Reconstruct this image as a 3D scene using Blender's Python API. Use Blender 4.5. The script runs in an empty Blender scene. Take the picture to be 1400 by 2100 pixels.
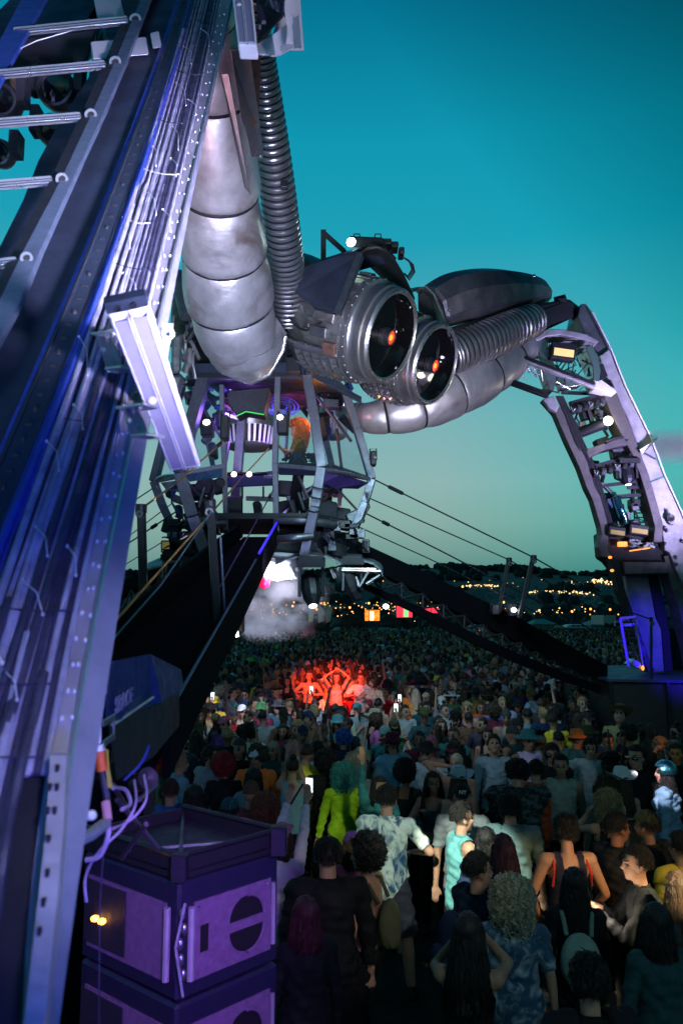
import bpy, bmesh, math, random
import numpy as np
from mathutils import Vector, Matrix, noise
R = math.radians
C = bpy.context.scene.collection
scene = bpy.context.scene
# ------------------------------------------------------------------ camera
F = 1633.33; PITCH = R(7.2); CZ = 3.45
cam_d = bpy.data.cameras.new('camera'); cam = bpy.data.objects.new('camera', cam_d); C.objects.link(cam)
cam.location = (0, 0, CZ); cam.rotation_euler = (R(90) + PITCH, 0, 0)
cam_d.sensor_fit = 'VERTICAL'; cam_d.sensor_height = 36; cam_d.sensor_width = 24; cam_d.lens = 28
cam_d.clip_start = 0.05; cam_d.clip_end = 6000
cam_d.dof.use_dof = True; cam_d.dof.focus_distance = 13; cam_d.dof.aperture_fstop = 4.2
scene.camera = cam
# ------------------------------------------------------------------ dusk sky
world = bpy.data.worlds.new('World'); scene.world = world; world.use_nodes = True
wn, wl = world.node_tree.nodes, world.node_tree.links
wn.clear()
def srgb(r, g, b, k=1.0):
    f = lambda c: ((c/255)/12.92 if c/255 <= .04045 else ((c/255+.055)/1.055)**2.4)*k
    return (f(r), f(g), f(b), 1)
out = wn.new('ShaderNodeOutputWorld'); bg = wn.new('ShaderNodeBackground')
tc = wn.new('ShaderNodeTexCoord'); sep = wn.new('ShaderNodeSeparateXYZ'); ramp = wn.new('ShaderNodeValToRGB')
wl.new(tc.outputs['Generated'], sep.inputs[0]); wl.new(sep.outputs['Z'], ramp.inputs[0])
stops = [(0.0, (62, 104, 100)), (.042, (88, 134, 128)), (.075, (118, 158, 150)), (.11, (136, 173, 165)),
         (.16, (142, 181, 179)), (.24, (124, 178, 183)), (.32, (84, 170, 182)), (.435, (30, 160, 184)), (.53, (16, 151, 178)), (.66, (2, 108, 142)), (.95, (4, 60, 100))]
e = ramp.color_ramp.elements
while len(e) < len(stops): e.new(0.5)
for el, (p, c) in zip(e, stops): el.position = p; el.color = srgb(*c)
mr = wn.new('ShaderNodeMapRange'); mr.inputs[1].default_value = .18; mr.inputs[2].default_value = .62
mr.inputs[1].default_value = .66; mr.inputs[2].default_value = .98; mr.inputs[3].default_value = 1.0; mr.inputs[4].default_value = .35  # sky darkens toward upper right, standing in for lens vignette
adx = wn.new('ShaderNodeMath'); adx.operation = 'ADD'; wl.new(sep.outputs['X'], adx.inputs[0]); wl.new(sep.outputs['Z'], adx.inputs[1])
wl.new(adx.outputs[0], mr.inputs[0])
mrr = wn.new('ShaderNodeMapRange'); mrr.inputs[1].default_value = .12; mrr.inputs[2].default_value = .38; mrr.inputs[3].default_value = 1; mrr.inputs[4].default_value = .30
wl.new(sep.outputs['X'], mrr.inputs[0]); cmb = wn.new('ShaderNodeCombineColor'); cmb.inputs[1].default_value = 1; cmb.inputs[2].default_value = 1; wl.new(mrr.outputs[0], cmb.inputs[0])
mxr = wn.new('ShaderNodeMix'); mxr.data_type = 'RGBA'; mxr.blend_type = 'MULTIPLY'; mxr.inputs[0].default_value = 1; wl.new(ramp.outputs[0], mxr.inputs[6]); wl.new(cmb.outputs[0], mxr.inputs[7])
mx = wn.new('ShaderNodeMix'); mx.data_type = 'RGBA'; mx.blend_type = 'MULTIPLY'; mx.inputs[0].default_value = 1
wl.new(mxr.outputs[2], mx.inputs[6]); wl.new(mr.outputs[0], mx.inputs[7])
mr2 = wn.new('ShaderNodeMapRange'); mr2.inputs[1].default_value = -.25; mr2.inputs[2].default_value = .55
mr2.inputs[3].default_value = .40; mr2.inputs[4].default_value = 1.0; wl.new(sep.outputs['Y'], mr2.inputs[0])   # the east behind the viewer is already dark
mx2 = wn.new('ShaderNodeMix'); mx2.data_type = 'RGBA'; mx2.blend_type = 'MULTIPLY'; mx2.inputs[0].default_value = 1
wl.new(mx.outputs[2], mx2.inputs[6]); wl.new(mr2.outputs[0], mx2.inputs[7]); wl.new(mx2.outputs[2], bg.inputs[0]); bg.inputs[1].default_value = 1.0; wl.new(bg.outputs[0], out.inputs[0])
scene.view_settings.view_transform = 'Standard'; scene.view_settings.look = 'None'
scene.view_settings.exposure = 0; scene.view_settings.gamma = 1
scene.cycles.use_denoising = True
scene.cycles.max_bounces = 6; scene.cycles.transparent_max_bounces = 12
scene.cycles.sample_clamp_indirect = 3

def P(px, py, Y):
    a = (px-700)/F; b = (1050-py)/F
    d = Vector((a, math.cos(PITCH) - b*math.sin(PITCH), math.sin(PITCH) + b*math.cos(PITCH)))
    d *= Y/d.y
    return Vector((0, 0, CZ)) + d
def mpp(Y): return Y/F          # metres per photo pixel at depth Y (about)

# ------------------------------------------------------------------ lights
def spot(name, loc, tgt, power, col, angle, blend=.5, size=.1):
    l = bpy.data.lights.new(name, 'SPOT'); l.energy = power; l.color = col; l.spot_size = R(angle); l.spot_blend = blend
    l.shadow_soft_size = size
    o = bpy.data.objects.new(name, l); C.objects.link(o); o.location = loc
    o.rotation_euler = (Vector(tgt)-Vector(loc)).to_track_quat('-Z', 'Y').to_euler()
    return o
def point(name, loc, power, col, size=.05):
    l = bpy.data.lights.new(name, 'POINT'); l.energy = power; l.color = col; l.shadow_soft_size = size
    o = bpy.data.objects.new(name, l); C.objects.link(o); o.location = loc; return o
LILAC = (.62, .60, 1.0); BLUE = (.02, .06, 1.0); VIOLET = (.45, .12, 1.0)
# stage lamps behind and beside the photographer, on the near leg
spot('wash_light_leg_upper', (1.3, .2, 3.3), P(345, 450, 2.7), 5600, (.64, .60, 1.0), 28, 1.0, .2)
spot('wash_light_leg_top', (1.6, 1.2, 3.0), P(430, 120, 3.6), 260, (.36, .40, 1.0), 40, 1.0, .2)
spot('wash_light_cover', (2.4, 1.2, 3.6), P(560, 60, 4.1), 420, (.80, .72, .92), 26, .8, .2)
spot('wash_light_leg_lower', (.6, -.8, 3.9), P(50, 1850, 1.4), 52, (.24, .28, 1.0), 44, 1.0, .2)
spot('wash_light_leg_blue', (.5, -1.0, 2.6), P(130, 1150, 1.9), 320, (.02, .06, 1.0), 70, 1.0, .2)
spot('wash_light_ladder', (-1.0, .3, 2.9), P(100, 200, 3.6), 900, (.42, .62, 1.0), 34, 1.0, .2)
spot('wash_light_speaker', (.15, .9, 3.3), P(370, 1930, 3.2), 400, (.40, .12, 1.0), 36, .9, .15)
spot('wash_light_connector', (.1, .3, 3.6), P(222, 1600, 1.9), 60, (.75, .70, 1), 40, .9, .05)
spot('wash_light_bracket', P(330, 190, 3.9)+Vector((.4, -.9, -.5)), P(250, 130, 4.0), 25, (.45, .2, 1), 50, .9, .1)
# washes on the spider
spot('wash_light_body', (-.5, 4.0, 3.6), P(500, 620, 12), 5600, (.64, .70, 1.0), 44, .8, 1.0)
spot('wash_light_arm_pink', (-2.4, 5.5, 4.4), P(430, 300, 9.5), 420, (1.0, .50, .66), 40, .9, .4)
spot('wash_light_engines', (3.6, 5.5, 2.6), P(850, 770, 12.5), 2600, (.92, .88, .84), 30, .9, .25)
spot('wash_light_far_leg', (8.5, 10.5, 3.2), P(1300, 860, 17), 8500, (.58, .50, 1.0), 44, .9, .4)
spot('wash_light_far_foot', (6.9, 14.2, 2.6), P(1335, 1360, 17.4), 300, (.04, .01, 1.0), 60, .6)
spot('wash_light_hull', (1.5, 9.0, 4.5), P(930, 640, 14.8), 500, (.60, .58, 1.0), 22, 1.0, .3)
spot('wash_light_pipe', (3.0, 9.0, 3.0), P(960, 790, 15), 1500, (.66, .62, 1.0), 36, .9, .4)
# red beam with its spill, then added fills that brighten the crowd
spot('beam_light_red', P(650, 1245, 11.0), P(676, 1386, 19.2), 19000, (1, .06, .015), 12.5, .5)
spot('beam_light_red_spill', P(650, 1245, 11.0), P(676, 1400, 19.2), 1300, (1, .05, .06), 22, 1.0)
spot('crowd_fill_back', (.5, 10.5, 6.4), (1.5, 17.5, 1.5), 900, (.55, .85, 1.0), 85, 1.0, .8)
spot('crowd_fill_front', (2.6, -.8, 5.6), (1.6, 7.5, 1.5), 300, (.55, .85, .95), 80, 1.0, .8)
# ------------------------------------------------------------------ materials
def mat(name, col, rough=.5, metal=0, noise_amt=0, noise_scale=8, bump=0, bump_scale=40, emit=None, es=1, alpha=None,
        objcol=False, stretch=None, spec=.5, coat=0, streak=0):
    m = bpy.data.materials.new(name); m.use_nodes = True; n, l = m.node_tree.nodes, m.node_tree.links
    b = n['Principled BSDF']; b.inputs['Roughness'].default_value = rough; b.inputs['Metallic'].default_value = metal
    b.inputs['Specular IOR Level'].default_value = spec
    if coat: b.inputs['Coat Weight'].default_value = coat
    col = tuple(col[:3])+(1,)
    b.inputs['Base Color'].default_value = col
    src = None
    if objcol:
        oi = n.new('ShaderNodeObjectInfo'); src = oi.outputs['Color']
    if noise_amt or bump or streak:
        t = n.new('ShaderNodeTexCoord'); mp = n.new('ShaderNodeMapping'); l.new(t.outputs['Object'], mp.inputs[0])
        if stretch: mp.inputs['Scale'].default_value = stretch
    if noise_amt:
        nz = n.new('ShaderNodeTexNoise'); nz.inputs['Scale'].default_value = noise_scale; nz.inputs['Detail'].default_value = 7
        nz.inputs['Roughness'].default_value = .65
        l.new(mp.outputs[0], nz.inputs['Vector'])
        r = n.new('ShaderNodeMapRange'); r.inputs[1].default_value = .3; r.inputs[2].default_value = .7
        r.inputs[3].default_value = 1-noise_amt; r.inputs[4].default_value = 1+noise_amt*.6
        l.new(nz.outputs[0], r.inputs[0])
        mm = n.new('ShaderNodeMix'); mm.data_type = 'RGBA'; mm.blend_type = 'MULTIPLY'; mm.inputs[0].default_value = 1
        if src: l.new(src, mm.inputs[6])
        else: mm.inputs[6].default_value = col
        l.new(r.outputs[0], mm.inputs[7]); src = mm.outputs[2]
        r2 = n.new('ShaderNodeMapRange'); r2.inputs[1].default_value = .3; r2.inputs[2].default_value = .7
        r2.inputs[3].default_value = min(1, rough*1.35); r2.inputs[4].default_value = rough*.75
        l.new(nz.outputs[0], r2.inputs[0]); l.new(r2.outputs[0], b.inputs['Roughness'])
    if src: l.new(src, b.inputs['Base Color'])
    if bump:
        nb = n.new('ShaderNodeTexNoise'); nb.inputs['Scale'].default_value = bump_scale; nb.inputs['Detail'].default_value = 4
        l.new(mp.outputs[0], nb.inputs['Vector'])
        bp = n.new('ShaderNodeBump'); bp.inputs['Strength'].default_value = bump; bp.inputs['Distance'].default_value = .02
        l.new(nb.outputs[0], bp.inputs['Height']); l.new(bp.outputs[0], b.inputs['Normal'])
    if emit:
        b.inputs['Emission Color'].default_value = tuple(emit[:3])+(1,); b.inputs['Emission Strength'].default_value = es
    if alpha is not None: b.inputs['Alpha'].default_value = alpha
    return m
M = {}
M['steel'] = mat('brushed_steel', (.42, .42, .44), .34, .9, .30, 3, .12, 9)
M['steel_dark'] = mat('dark_steel', (.16, .17, .19), .42, .85, .4, 5, .15, 14)
M['steel_bright'] = mat('bright_steel', (.62, .62, .64), .28, .95, .2, 6, .1, 20)
M['engine'] = mat('engine_metal', (.36, .35, .34), .36, .9, .45, 6, .2, 22)
M['hull'] = mat('hull_metal', (.20, .20, .23), .42, .8, .5, 2.5, .12, 8)
M['black'] = mat('black_paint', (.012, .013, .017), .5, 0, .3, 12, .05, 60)
M['blacksteel'] = mat('black_steel', (.02, .022, .028), .45, .4, .4, 9, .1, 40)
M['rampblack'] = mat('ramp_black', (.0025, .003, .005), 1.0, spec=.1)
M['deck'] = mat('black_deck', (.008, .009, .012), .75, 0, .4, 10, .2, 80)
M['beam'] = mat('leg_paint', (.035, .05, .075), .42, .35, .35, 4, .06, 120)
M['plate'] = mat('pale_plate', (.46, .45, .48), .5, .45, .35, 3.5, .08, 16)
M['rail'] = mat('dull_rail', (.13, .12, .12), .5, .5, .35, 5, .08, 30)
M['alu'] = mat('aluminium', (.66, .67, .70), .32, .85, .15, 10, .05, 60)
M['alurail'] = mat('ladder_rail', (.20, .26, .34), .42, .7, .25, 12, .05, 80)
M['cable'] = mat('cable_rubber', (.04, .04, .07), .45, 0, .5, 20, .2, 90)
M['cableblue'] = mat('cable_blue', (.03, .06, .32), .42, 0, .3, 20, .1, 90)
M['cablelight'] = mat('cable_pale', (.30, .30, .38), .45, 0, .45, 14, .15, 60)
M['tie'] = mat('nylon_tie', (.62, .62, .66), .4)
M['orange'] = mat('orange_plastic', (.85, .14, .02), .5)
M['yellowstrap'] = mat('yellow_strap', (.45, .38, .06), .6)
M['pink'] = mat('pink_clamp', (.62, .36, .36), .45, .2)
M['cab'] = mat('speaker_grille', (.20, .12, .22), .62, .15, .25, 30, .35, 260)
M['cabdark'] = mat('speaker_case', (.02, .02, .03), .55, 0, .3, 14, .2, 90)
M['cone'] = mat('speaker_cone', (.008, .008, .01), .6)
M['white'] = mat('white_cloth', (.68, .66, .66), .8, 0, .12, 5, .4, 6)
M['diff'] = mat('frosted_diffuser', (.26, .25, .34), .35, 0, .08, 30, spec=.6)
M['housing'] = mat('pale_housing', (.80, .78, .80), .42, .1, .08, 8)
M['lens'] = mat('lens_glass', (.004, .004, .005), .05, 0, spec=1, coat=1)
M['redlens'] = mat('red_lens', (.5, .02, .01), .2, 0, emit=(1, .045, .015), es=1.5)
M['hotlens'] = mat('hot_lens', (1, .2, .02), .2, 0, emit=(1, .26, .03), es=2.2)
M['amber'] = mat('amber_lamp', (.8, .6, .2), .3, 0, emit=(.85, .62, .22), es=.75)
M['amberdim'] = mat('amber_dim', (.5, .38, .12), .3, 0, emit=(.50, .36, .10), es=.22)
M['whitelamp'] = mat('white_lamp', (1, 1, 1), .3, 0, emit=(.92, .97, 1), es=14)
M['warmlamp'] = mat('warm_lamp', (1, .9, .7), .3, 0, emit=(1, .85, .6), es=8)
M['orangelamp'] = mat('orange_lamp', (1, .5, .1), .3, 0, emit=(1, .42, .06), es=6)
M['status'] = mat('status_lamp', (1, .4, .1), .3, 0, emit=(1, .35, .05), es=1.6)
M['vioscreen'] = mat('violet_glow', (.2, .1, .8), .4, 0, emit=(.10, .10, .85), es=.45)
M['purplepaint'] = mat('purple_paint', (.16, .03, .10), .4, .1, .4, 6)
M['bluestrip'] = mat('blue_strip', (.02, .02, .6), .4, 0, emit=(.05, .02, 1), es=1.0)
M['reddome'] = mat('red_dome', (.8, .01, .06), .15, 0, emit=(1, .01, .08), es=.7, spec=.8)
M['whitedome'] = mat('white_shell', (.75, .75, .8), .45, 0, .1, 4)
M['ropegold'] = mat('gold_rope', (.45, .20, .05), .55, .2)
M['rope'] = mat('steel_rope', (.03, .04, .045), .5, .5)
M['copper'] = mat('rust_brown', (.22, .12, .09), .5, .5, .5, 9)
M['vent'] = mat('vent_slats', (.7, .7, .72), .35, .8)
M['phone'] = mat('phone_case', (.02, .02, .02), .3)
M['phonescreen'] = mat('phone_screen', (.8, .8, .8), .3, 0, emit=(.75, .82, .85), es=1.6)
M['flash'] = mat('phone_flash', (1, 1, .9), .3, 0, emit=(1, .97, .85), es=10)
M['cup'] = mat('paper_cup', (.55, .62, .6), .6)
M['skin'] = mat('skin', (.4, .2, .13), .55, 0, .12, 14, objcol=True, spec=.4)
M['face'] = mat('eye_and_brow', (.015, .01, .01), .4)
M['lip'] = mat('lips', (.22, .06, .05), .45)
M['cloth'] = mat('cloth', (.2, .2, .2), .85, 0, .18, 9, .5, 22, objcol=True, spec=.2)
M['tiedye'] = mat('tie_dye_cloth', (.6, .7, .72), .85)
M['tiedark'] = mat('tie_dye_dark_cloth', (.1, .16, .22), .85)
M['camo'] = mat('leaf_print_cloth', (.05, .05, .05), .85)
def patterned(m, c1, c2, sc, dist, lo=.42, hi=.58, stretch=(1, 1, 1)):
    n, l = m.node_tree.nodes, m.node_tree.links; b = n['Principled BSDF']
    t = n.new('ShaderNodeTexCoord'); mp = n.new('ShaderNodeMapping'); mp.inputs['Scale'].default_value = stretch
    nz = n.new('ShaderNodeTexNoise'); nz.inputs['Scale'].default_value = sc; nz.inputs['Detail'].default_value = 5
    nz.inputs['Distortion'].default_value = dist
    r = n.new('ShaderNodeValToRGB'); r.color_ramp.elements[0].position = lo; r.color_ramp.elements[1].position = hi
    r.color_ramp.elements[0].color = c1; r.color_ramp.elements[1].color = c2
    l.new(t.outputs['Object'], mp.inputs[0]); l.new(mp.outputs[0], nz.inputs['Vector']); l.new(nz.outputs[0], r.inputs[0]); l.new(r.outputs[0], b.inputs['Base Color'])
patterned(M['tiedye'], (.02, .10, .22, 1), (.72, .78, .72, 1), 8, 1.8, .40, .56, (1, 1, .5))
patterned(M['tiedark'], (.02, .07, .13, 1), (.34, .40, .46, 1), 9, 1.6, .45, .7)
patterned(M['camo'], (.008, .010, .012, 1), (.06, .09, .09, 1), 22, .8, .5, .56)
M['hair'] = mat('hair', (.02, .012, .01), .5, 0, .5, 30, .8, 60, objcol=True, spec=.35, stretch=(1, 1, .25))
M['tent'] = mat('tent_fabric', (.3, .3, .3), .7, objcol=True)
M['foil'] = mat('teal_foil', (.10, .35, .42), .18, .95, .3, 14, .5, 20)
# thin clear panel
def glassmat():
    m = bpy.data.materials.new('clear_panel'); m.use_nodes = True; n, l = m.node_tree.nodes, m.node_tree.links; n.clear()
    o = n.new('ShaderNodeOutputMaterial'); mi = n.new('ShaderNodeMixShader'); tr = n.new('ShaderNodeBsdfTransparent')
    tr.inputs[0].default_value = (.86, .90, .93, 1); gl = n.new('ShaderNodeBsdfGlossy'); gl.inputs['Roughness'].default_value = .08
    gl.inputs[0].default_value = (.8, .8, .95, 1); fr = n.new('ShaderNodeFresnel'); fr.inputs[0].default_value = 1.45
    ad = n.new('ShaderNodeMath'); ad.operation = 'ADD'; ad.inputs[1].default_value = .04; l.new(fr.outputs[0], ad.inputs[0])
    mi.inputs[0].default_value = .07; l.new(tr.outputs[0], mi.inputs[1]); l.new(gl.outputs[0], mi.inputs[2]); l.new(mi.outputs[0], o.inputs[0])
    return m
M['glass'] = glassmat()
def smokemat(name, col, dens, scale=2.2, lo=.42, hi=.72, cutr=True):
    m = bpy.data.materials.new(name); m.use_nodes = True; n, l = m.node_tree.nodes, m.node_tree.links; n.clear()
    o = n.new('ShaderNodeOutputMaterial'); v = n.new('ShaderNodeVolumePrincipled'); v.inputs['Color'].default_value = col
    v.inputs['Anisotropy'].default_value = .2
    t = n.new('ShaderNodeTexCoord'); nz = n.new('ShaderNodeTexNoise'); nz.inputs['Scale'].default_value = scale; nz.inputs['Detail'].default_value = 4
    r = n.new('ShaderNodeMapRange'); r.inputs[1].default_value = lo; r.inputs[2].default_value = hi; r.inputs[3].default_value = 0; r.inputs[4].default_value = dens
    l.new(t.outputs['Object'], nz.inputs['Vector']); l.new(nz.outputs[0], r.inputs[0])
    vm = n.new('ShaderNodeVectorMath'); vm.operation = 'LENGTH'; l.new(t.outputs['Object'], vm.inputs[0])
    r2 = n.new('ShaderNodeMapRange'); r2.inputs[1].default_value = 1.0; r2.inputs[2].default_value = .2; r2.inputs[3].default_value = 0; r2.inputs[4].default_value = 1
    l.new(vm.outputs['Value'], r2.inputs[0])
    mu = n.new('ShaderNodeMath'); mu.operation = 'MULTIPLY'; l.new(r.outputs[0], mu.inputs[0]); l.new(r2.outputs[0], mu.inputs[1])
    l.new(mu.outputs[0], v.inputs['Density']); l.new(v.outputs[0], o.inputs['Volume'])
    return m
# ------------------------------------------------------------------ objects
OFF = {}
def prop(o, label=None, cat=None, group=None, kind=None):
    if label: o['label'] = label
    if cat: o['category'] = cat
    if group: o['group'] = group
    if kind: o['kind'] = kind
    return o
def thing(name, label, cat, loc=(0, 0, 0), group=None):
    o = bpy.data.objects.new(name, None); C.objects.link(o); o.location = loc; o.empty_display_size = .2
    OFF[o.name] = Vector(loc); prop(o, label, cat, group); return o
def frame_axes(d, up=Vector((0, 0, 1))):
    d = d.normalized()
    if abs(d.dot(up)) > .98: up = Vector((0, 1, 0))
    s = d.cross(up).normalized(); u = s.cross(d).normalized(); return d, s, u
class MB:
    def __init__(s): s.v = []; s.f = []
    def add(s, vs, fs):
        k = len(s.v); s.v += [tuple(v) for v in vs]; s.f += [tuple(i+k for i in f) for f in fs]; return s
    def hexa(s, a, b):       # two quads (lists of 4 points)
        return s.add(a+b, [(0, 1, 2, 3), (7, 6, 5, 4), (0, 4, 5, 1), (1, 5, 6, 2), (2, 6, 7, 3), (3, 7, 4, 0)])
    def box(s, c, h, rot=None):
        c = Vector(c); rot = rot or Matrix.Identity(3)
        q = lambda z: [c + rot @ Vector((x*h[0], y*h[1], z*h[2])) for x, y in ((-1, -1), (1, -1), (1, 1), (-1, 1))]
        return s.hexa(q(-1), q(1))
    def beam(s, p, q, w, h, up=Vector((0, 0, 1))):
        p, q = Vector(p), Vector(q); d, a, u = frame_axes(q-p, Vector(up))
        f = lambda o: [o - a*w/2 - u*h/2, o + a*w/2 - u*h/2, o + a*w/2 + u*h/2, o - a*w/2 + u*h/2]
        return s.hexa(f(p), f(q))
    def slab(s, pts, off):
        off = Vector(off); n = len(pts); a = [Vector(p) for p in pts]; b = [p+off for p in a]
        return s.add(a+b, [tuple(range(n)), tuple(range(2*n-1, n-1, -1))] + [(i, n+i, n+(i+1) % n, (i+1) % n) for i in range(n)])
    def strip(s, rows, off):  # rows: list of (left point, right point)
        off = Vector(off)
        for i, (l, r) in enumerate(rows):
            k = len(s.v); s.v += [tuple(l), tuple(r), tuple(r+off), tuple(l+off)]
            if i:
                j = k-4
                for a, b in ((0, 1), (1, 2), (2, 3), (3, 0)): s.f.append((j+a, j+b, k+b, k+a))
            else: s.f.append((k+3, k+2, k+1, k))
        k = len(s.v)-4; s.f.append((k, k+1, k+2, k+3)); return s
    def tube(s, pts, r, n=8, caps=True, prof=None):
        pts = [Vector(p) for p in pts]; m = len(pts); rr = r if isinstance(r, (list, tuple)) else [r]*m
        d0, a, u = frame_axes(pts[1]-pts[0]); k = len(s.v)
        for i in range(m):
            t = (pts[min(i+1, m-1)]-pts[max(i-1, 0)]).normalized()
            a = (a - t*a.dot(t)).normalized(); u = a.cross(t)
            for j in range(n):
                th = 2*math.pi*j/n; s.v.append(tuple(pts[i] + (a*math.cos(th)+u*math.sin(th))*rr[i]))
        for i in range(m-1):
            for j in range(n):
                s.f.append((k+i*n+j, k+i*n+(j+1) % n, k+(i+1)*n+(j+1) % n, k+(i+1)*n+j))
        if caps: s.f.append(tuple(k+j for j in range(n-1, -1, -1))); s.f.append(tuple(k+(m-1)*n+j for j in range(n)))
        return s
    def lathe(s, o, axis, prof, n=32, a0=0, a1=360, up=Vector((0, 0, 1))):
        o = Vector(o); d, a, u = frame_axes(Vector(axis), up); k = len(s.v); full = a1-a0 >= 360; m = n if full else n+1
        for t, r in prof:
            for j in range(m):
                th = R(a0 + (a1-a0)*j/n); s.v.append(tuple(o + d*t + (a*math.cos(th)+u*math.sin(th))*r))
        for i in range(len(prof)-1):
            for j in range(n):
                jj = (j+1) % m; s.f.append((k+i*m+j, k+i*m+jj, k+(i+1)*m+jj, k+(i+1)*m+j))
        return s
    def ell(s, c, r, rot=None, nu=12, nv=8):
        c = Vector(c); rot = rot or Matrix.Identity(3); k = len(s.v)
        for i in range(nv+1):
            ph = math.pi*i/nv
            for j in range(nu):
                th = 2*math.pi*j/nu
                s.v.append(tuple(c + rot @ Vector((r[0]*math.sin(ph)*math.cos(th), r[1]*math.sin(ph)*math.sin(th), r[2]*math.cos(ph)))))
        for i in range(nv):
            for j in range(nu): s.f.append((k+i*nu+j, k+(i+1)*nu+j, k+(i+1)*nu+(j+1) % nu, k+i*nu+(j+1) % nu))
        return s
    def build(s, name, m, parent=None, smooth=False, bev=0, label=None, cat=None, group=None, kind=None, sol=0):
        off = OFF[parent.name] if parent else Vector((0, 0, 0))
        if not parent and kind is None:                       # a one-mesh thing: origin at its base
            xs = np.array(s.v); off = Vector((xs[:, 0].mean(), xs[:, 1].mean(), xs[:, 2].min()))
        me = bpy.data.meshes.new(name); me.from_pydata([(v[0]-off.x, v[1]-off.y, v[2]-off.z) for v in s.v], [], s.f)
        if smooth: me.shade_smooth() if hasattr(me, 'shade_smooth') else None
        o = bpy.data.objects.new(name, me); C.objects.link(o); me.materials.append(M[m] if isinstance(m, str) else m)
        if parent: o.parent = parent; OFF[o.name] = off
        else:
            o.location = off; OFF[o.name] = off
        if bev:
            b = o.modifiers.new('bevel', 'BEVEL'); b.width = bev; b.segments = 1; b.limit_method = 'ANGLE'; b.angle_limit = R(50)
        if sol: q = o.modifiers.new('solid', 'SOLIDIFY'); q.thickness = sol
        if smooth: me.set_sharp_from_angle(angle=R(40))
        bm = bmesh.new(); bm.from_mesh(me); bmesh.ops.recalc_face_normals(bm, faces=bm.faces); bm.to_mesh(me); bm.free()
        prop(o, label, cat, group, kind); return o
def lerp(a, b, t): return a + (b-a)*t
def interp(tab, x):          # tab rows: (x, v1, v2, ...)
    tab = sorted(tab)
    if x <= tab[0][0]: a, b = tab[0], tab[1]
    elif x >= tab[-1][0]: a, b = tab[-2], tab[-1]
    else:
        for a, b in zip(tab, tab[1:]):
            if a[0] <= x <= b[0]: break
    t = (x-a[0])/(b[0]-a[0]); return [lerp(p, q, t) for p, q in zip(a[1:], b[1:])]
def path(rows, n):           # rows (px,py,Y[,r]) -> smooth resampled
    out = []
    m = len(rows)
    for i in range(m-1):
        p0 = rows[max(i-1, 0)]; p1 = rows[i]; p2 = rows[i+1]; p3 = rows[min(i+2, m-1)]
        for k in range(n):
            t = k/n; out.append([.5*((2*b)+(-a+c)*t+(2*a-5*b+4*c-d)*t*t+(-a+3*b-3*c+d)*t**3) for a, b, c, d in zip(p0, p1, p2, p3)])
    out.append(list(rows[-1])); return out
# ================================================================== ground, hills, far field
rnd = random.Random(5)
def hill_z(x, y):
    if y < 110: return 0.0
    t = min(1, (y-110)/1290)
    z = -6*math.sin(min(1, (y-110)/260)*math.pi/2)*(1 if y < 500 else max(0, 1-(y-500)/500)) + 70*max(0, (y-260)/1140)**1.35
    z += 7*math.sin(x/210+1)*max(0, (y-400)/1000) + 4*math.sin(x/90)*max(0, (y-600)/900)
    return z
g = MB(); xs = [(-1)**(i < 0)*abs(i)**1.6*7 for i in range(-40, 41)]
ys = [-60, 0, 20, 60, 110] + [110+i*26 for i in range(1, 52)] + [1600, 2200, 3000]
for y in ys:
    for x in xs: g.v.append((x*(1+y/500), y, hill_z(x*(1+y/500), y) if y < 1500 else hill_z(0, 1440)-(y-1500)*.05))
for i in range(len(ys)-1):
    for j in range(len(xs)-1):
        a = i*len(xs)+j; g.f.append((a, a+1, a+len(xs)+1, a+len(xs)))
gm = mat('grass_ground', (.012, .02, .012), .95, 0, .5, .6, .3, 9)
n_, l_ = gm.node_tree.nodes, gm.node_tree.links
vo = n_.new('ShaderNodeTexNoise'); vo.inputs['Scale'].default_value = .009; vo.inputs['Detail'].default_value = 5
rp = n_.new('ShaderNodeValToRGB'); rp.color_ramp.elements[0].position = .40; rp.color_ramp.elements[1].position = .62
rp.color_ramp.elements[0].color = (.008, .015, .014, 1); rp.color_ramp.elements[1].color = (.032, .052, .046, 1)  # teal cast of the hills stands in for distance haze
tcg = n_.new('ShaderNodeTexCoord'); l_.new(tcg.outputs['Object'], vo.inputs['Vector']); l_.new(vo.outputs[0], rp.inputs[0])
l_.new(rp.outputs[0], n_['Principled BSDF'].inputs['Base Color'])
g.build('ground', gm, kind='structure', smooth=True)

def on_ray(px, py):          # where the ray of a pixel meets the far ground
    for y in range(112, 1500, 6):
        p = P(px, py, y)
        if p.z <= hill_z(p.x, y): return p
    return None
# wooded ridges and hedges (one mass)
leafm = mat('far_foliage', (.020, .034, .030), .95, 0, .4, .4)  # haze over the far trees is put into this teal tint
w = MB()
def blob(c, r, n=7):
    k = len(w.v)
    for i in range(n):
        ph = math.pi*(i+.5)/n
        for j in range(n):
            th = 2*math.pi*j/n+i; q = r*(.75+.45*rnd.random())
            w.v.append((c[0]+q*math.sin(ph)*math.cos(th), c[1]+q*math.sin(ph)*math.sin(th), c[2]+q*math.cos(ph)*.9))
    for i in range(n-1):
        for j in range(n): w.f.append((k+i*n+j, k+(i+1)*n+j, k+(i+1)*n+(j+1) % n, k+i*n+(j+1) % n))
for i in range(900):         # skyline trees
    y = rnd.uniform(1380, 1440); x = rnd.uniform(-620, 720); r = rnd.uniform(4, 8)*(1+.8*(noise.noise(Vector((x/90, 0, 0)))))
    blob((x, y, hill_z(x, y)+r*.5), r)
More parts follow.
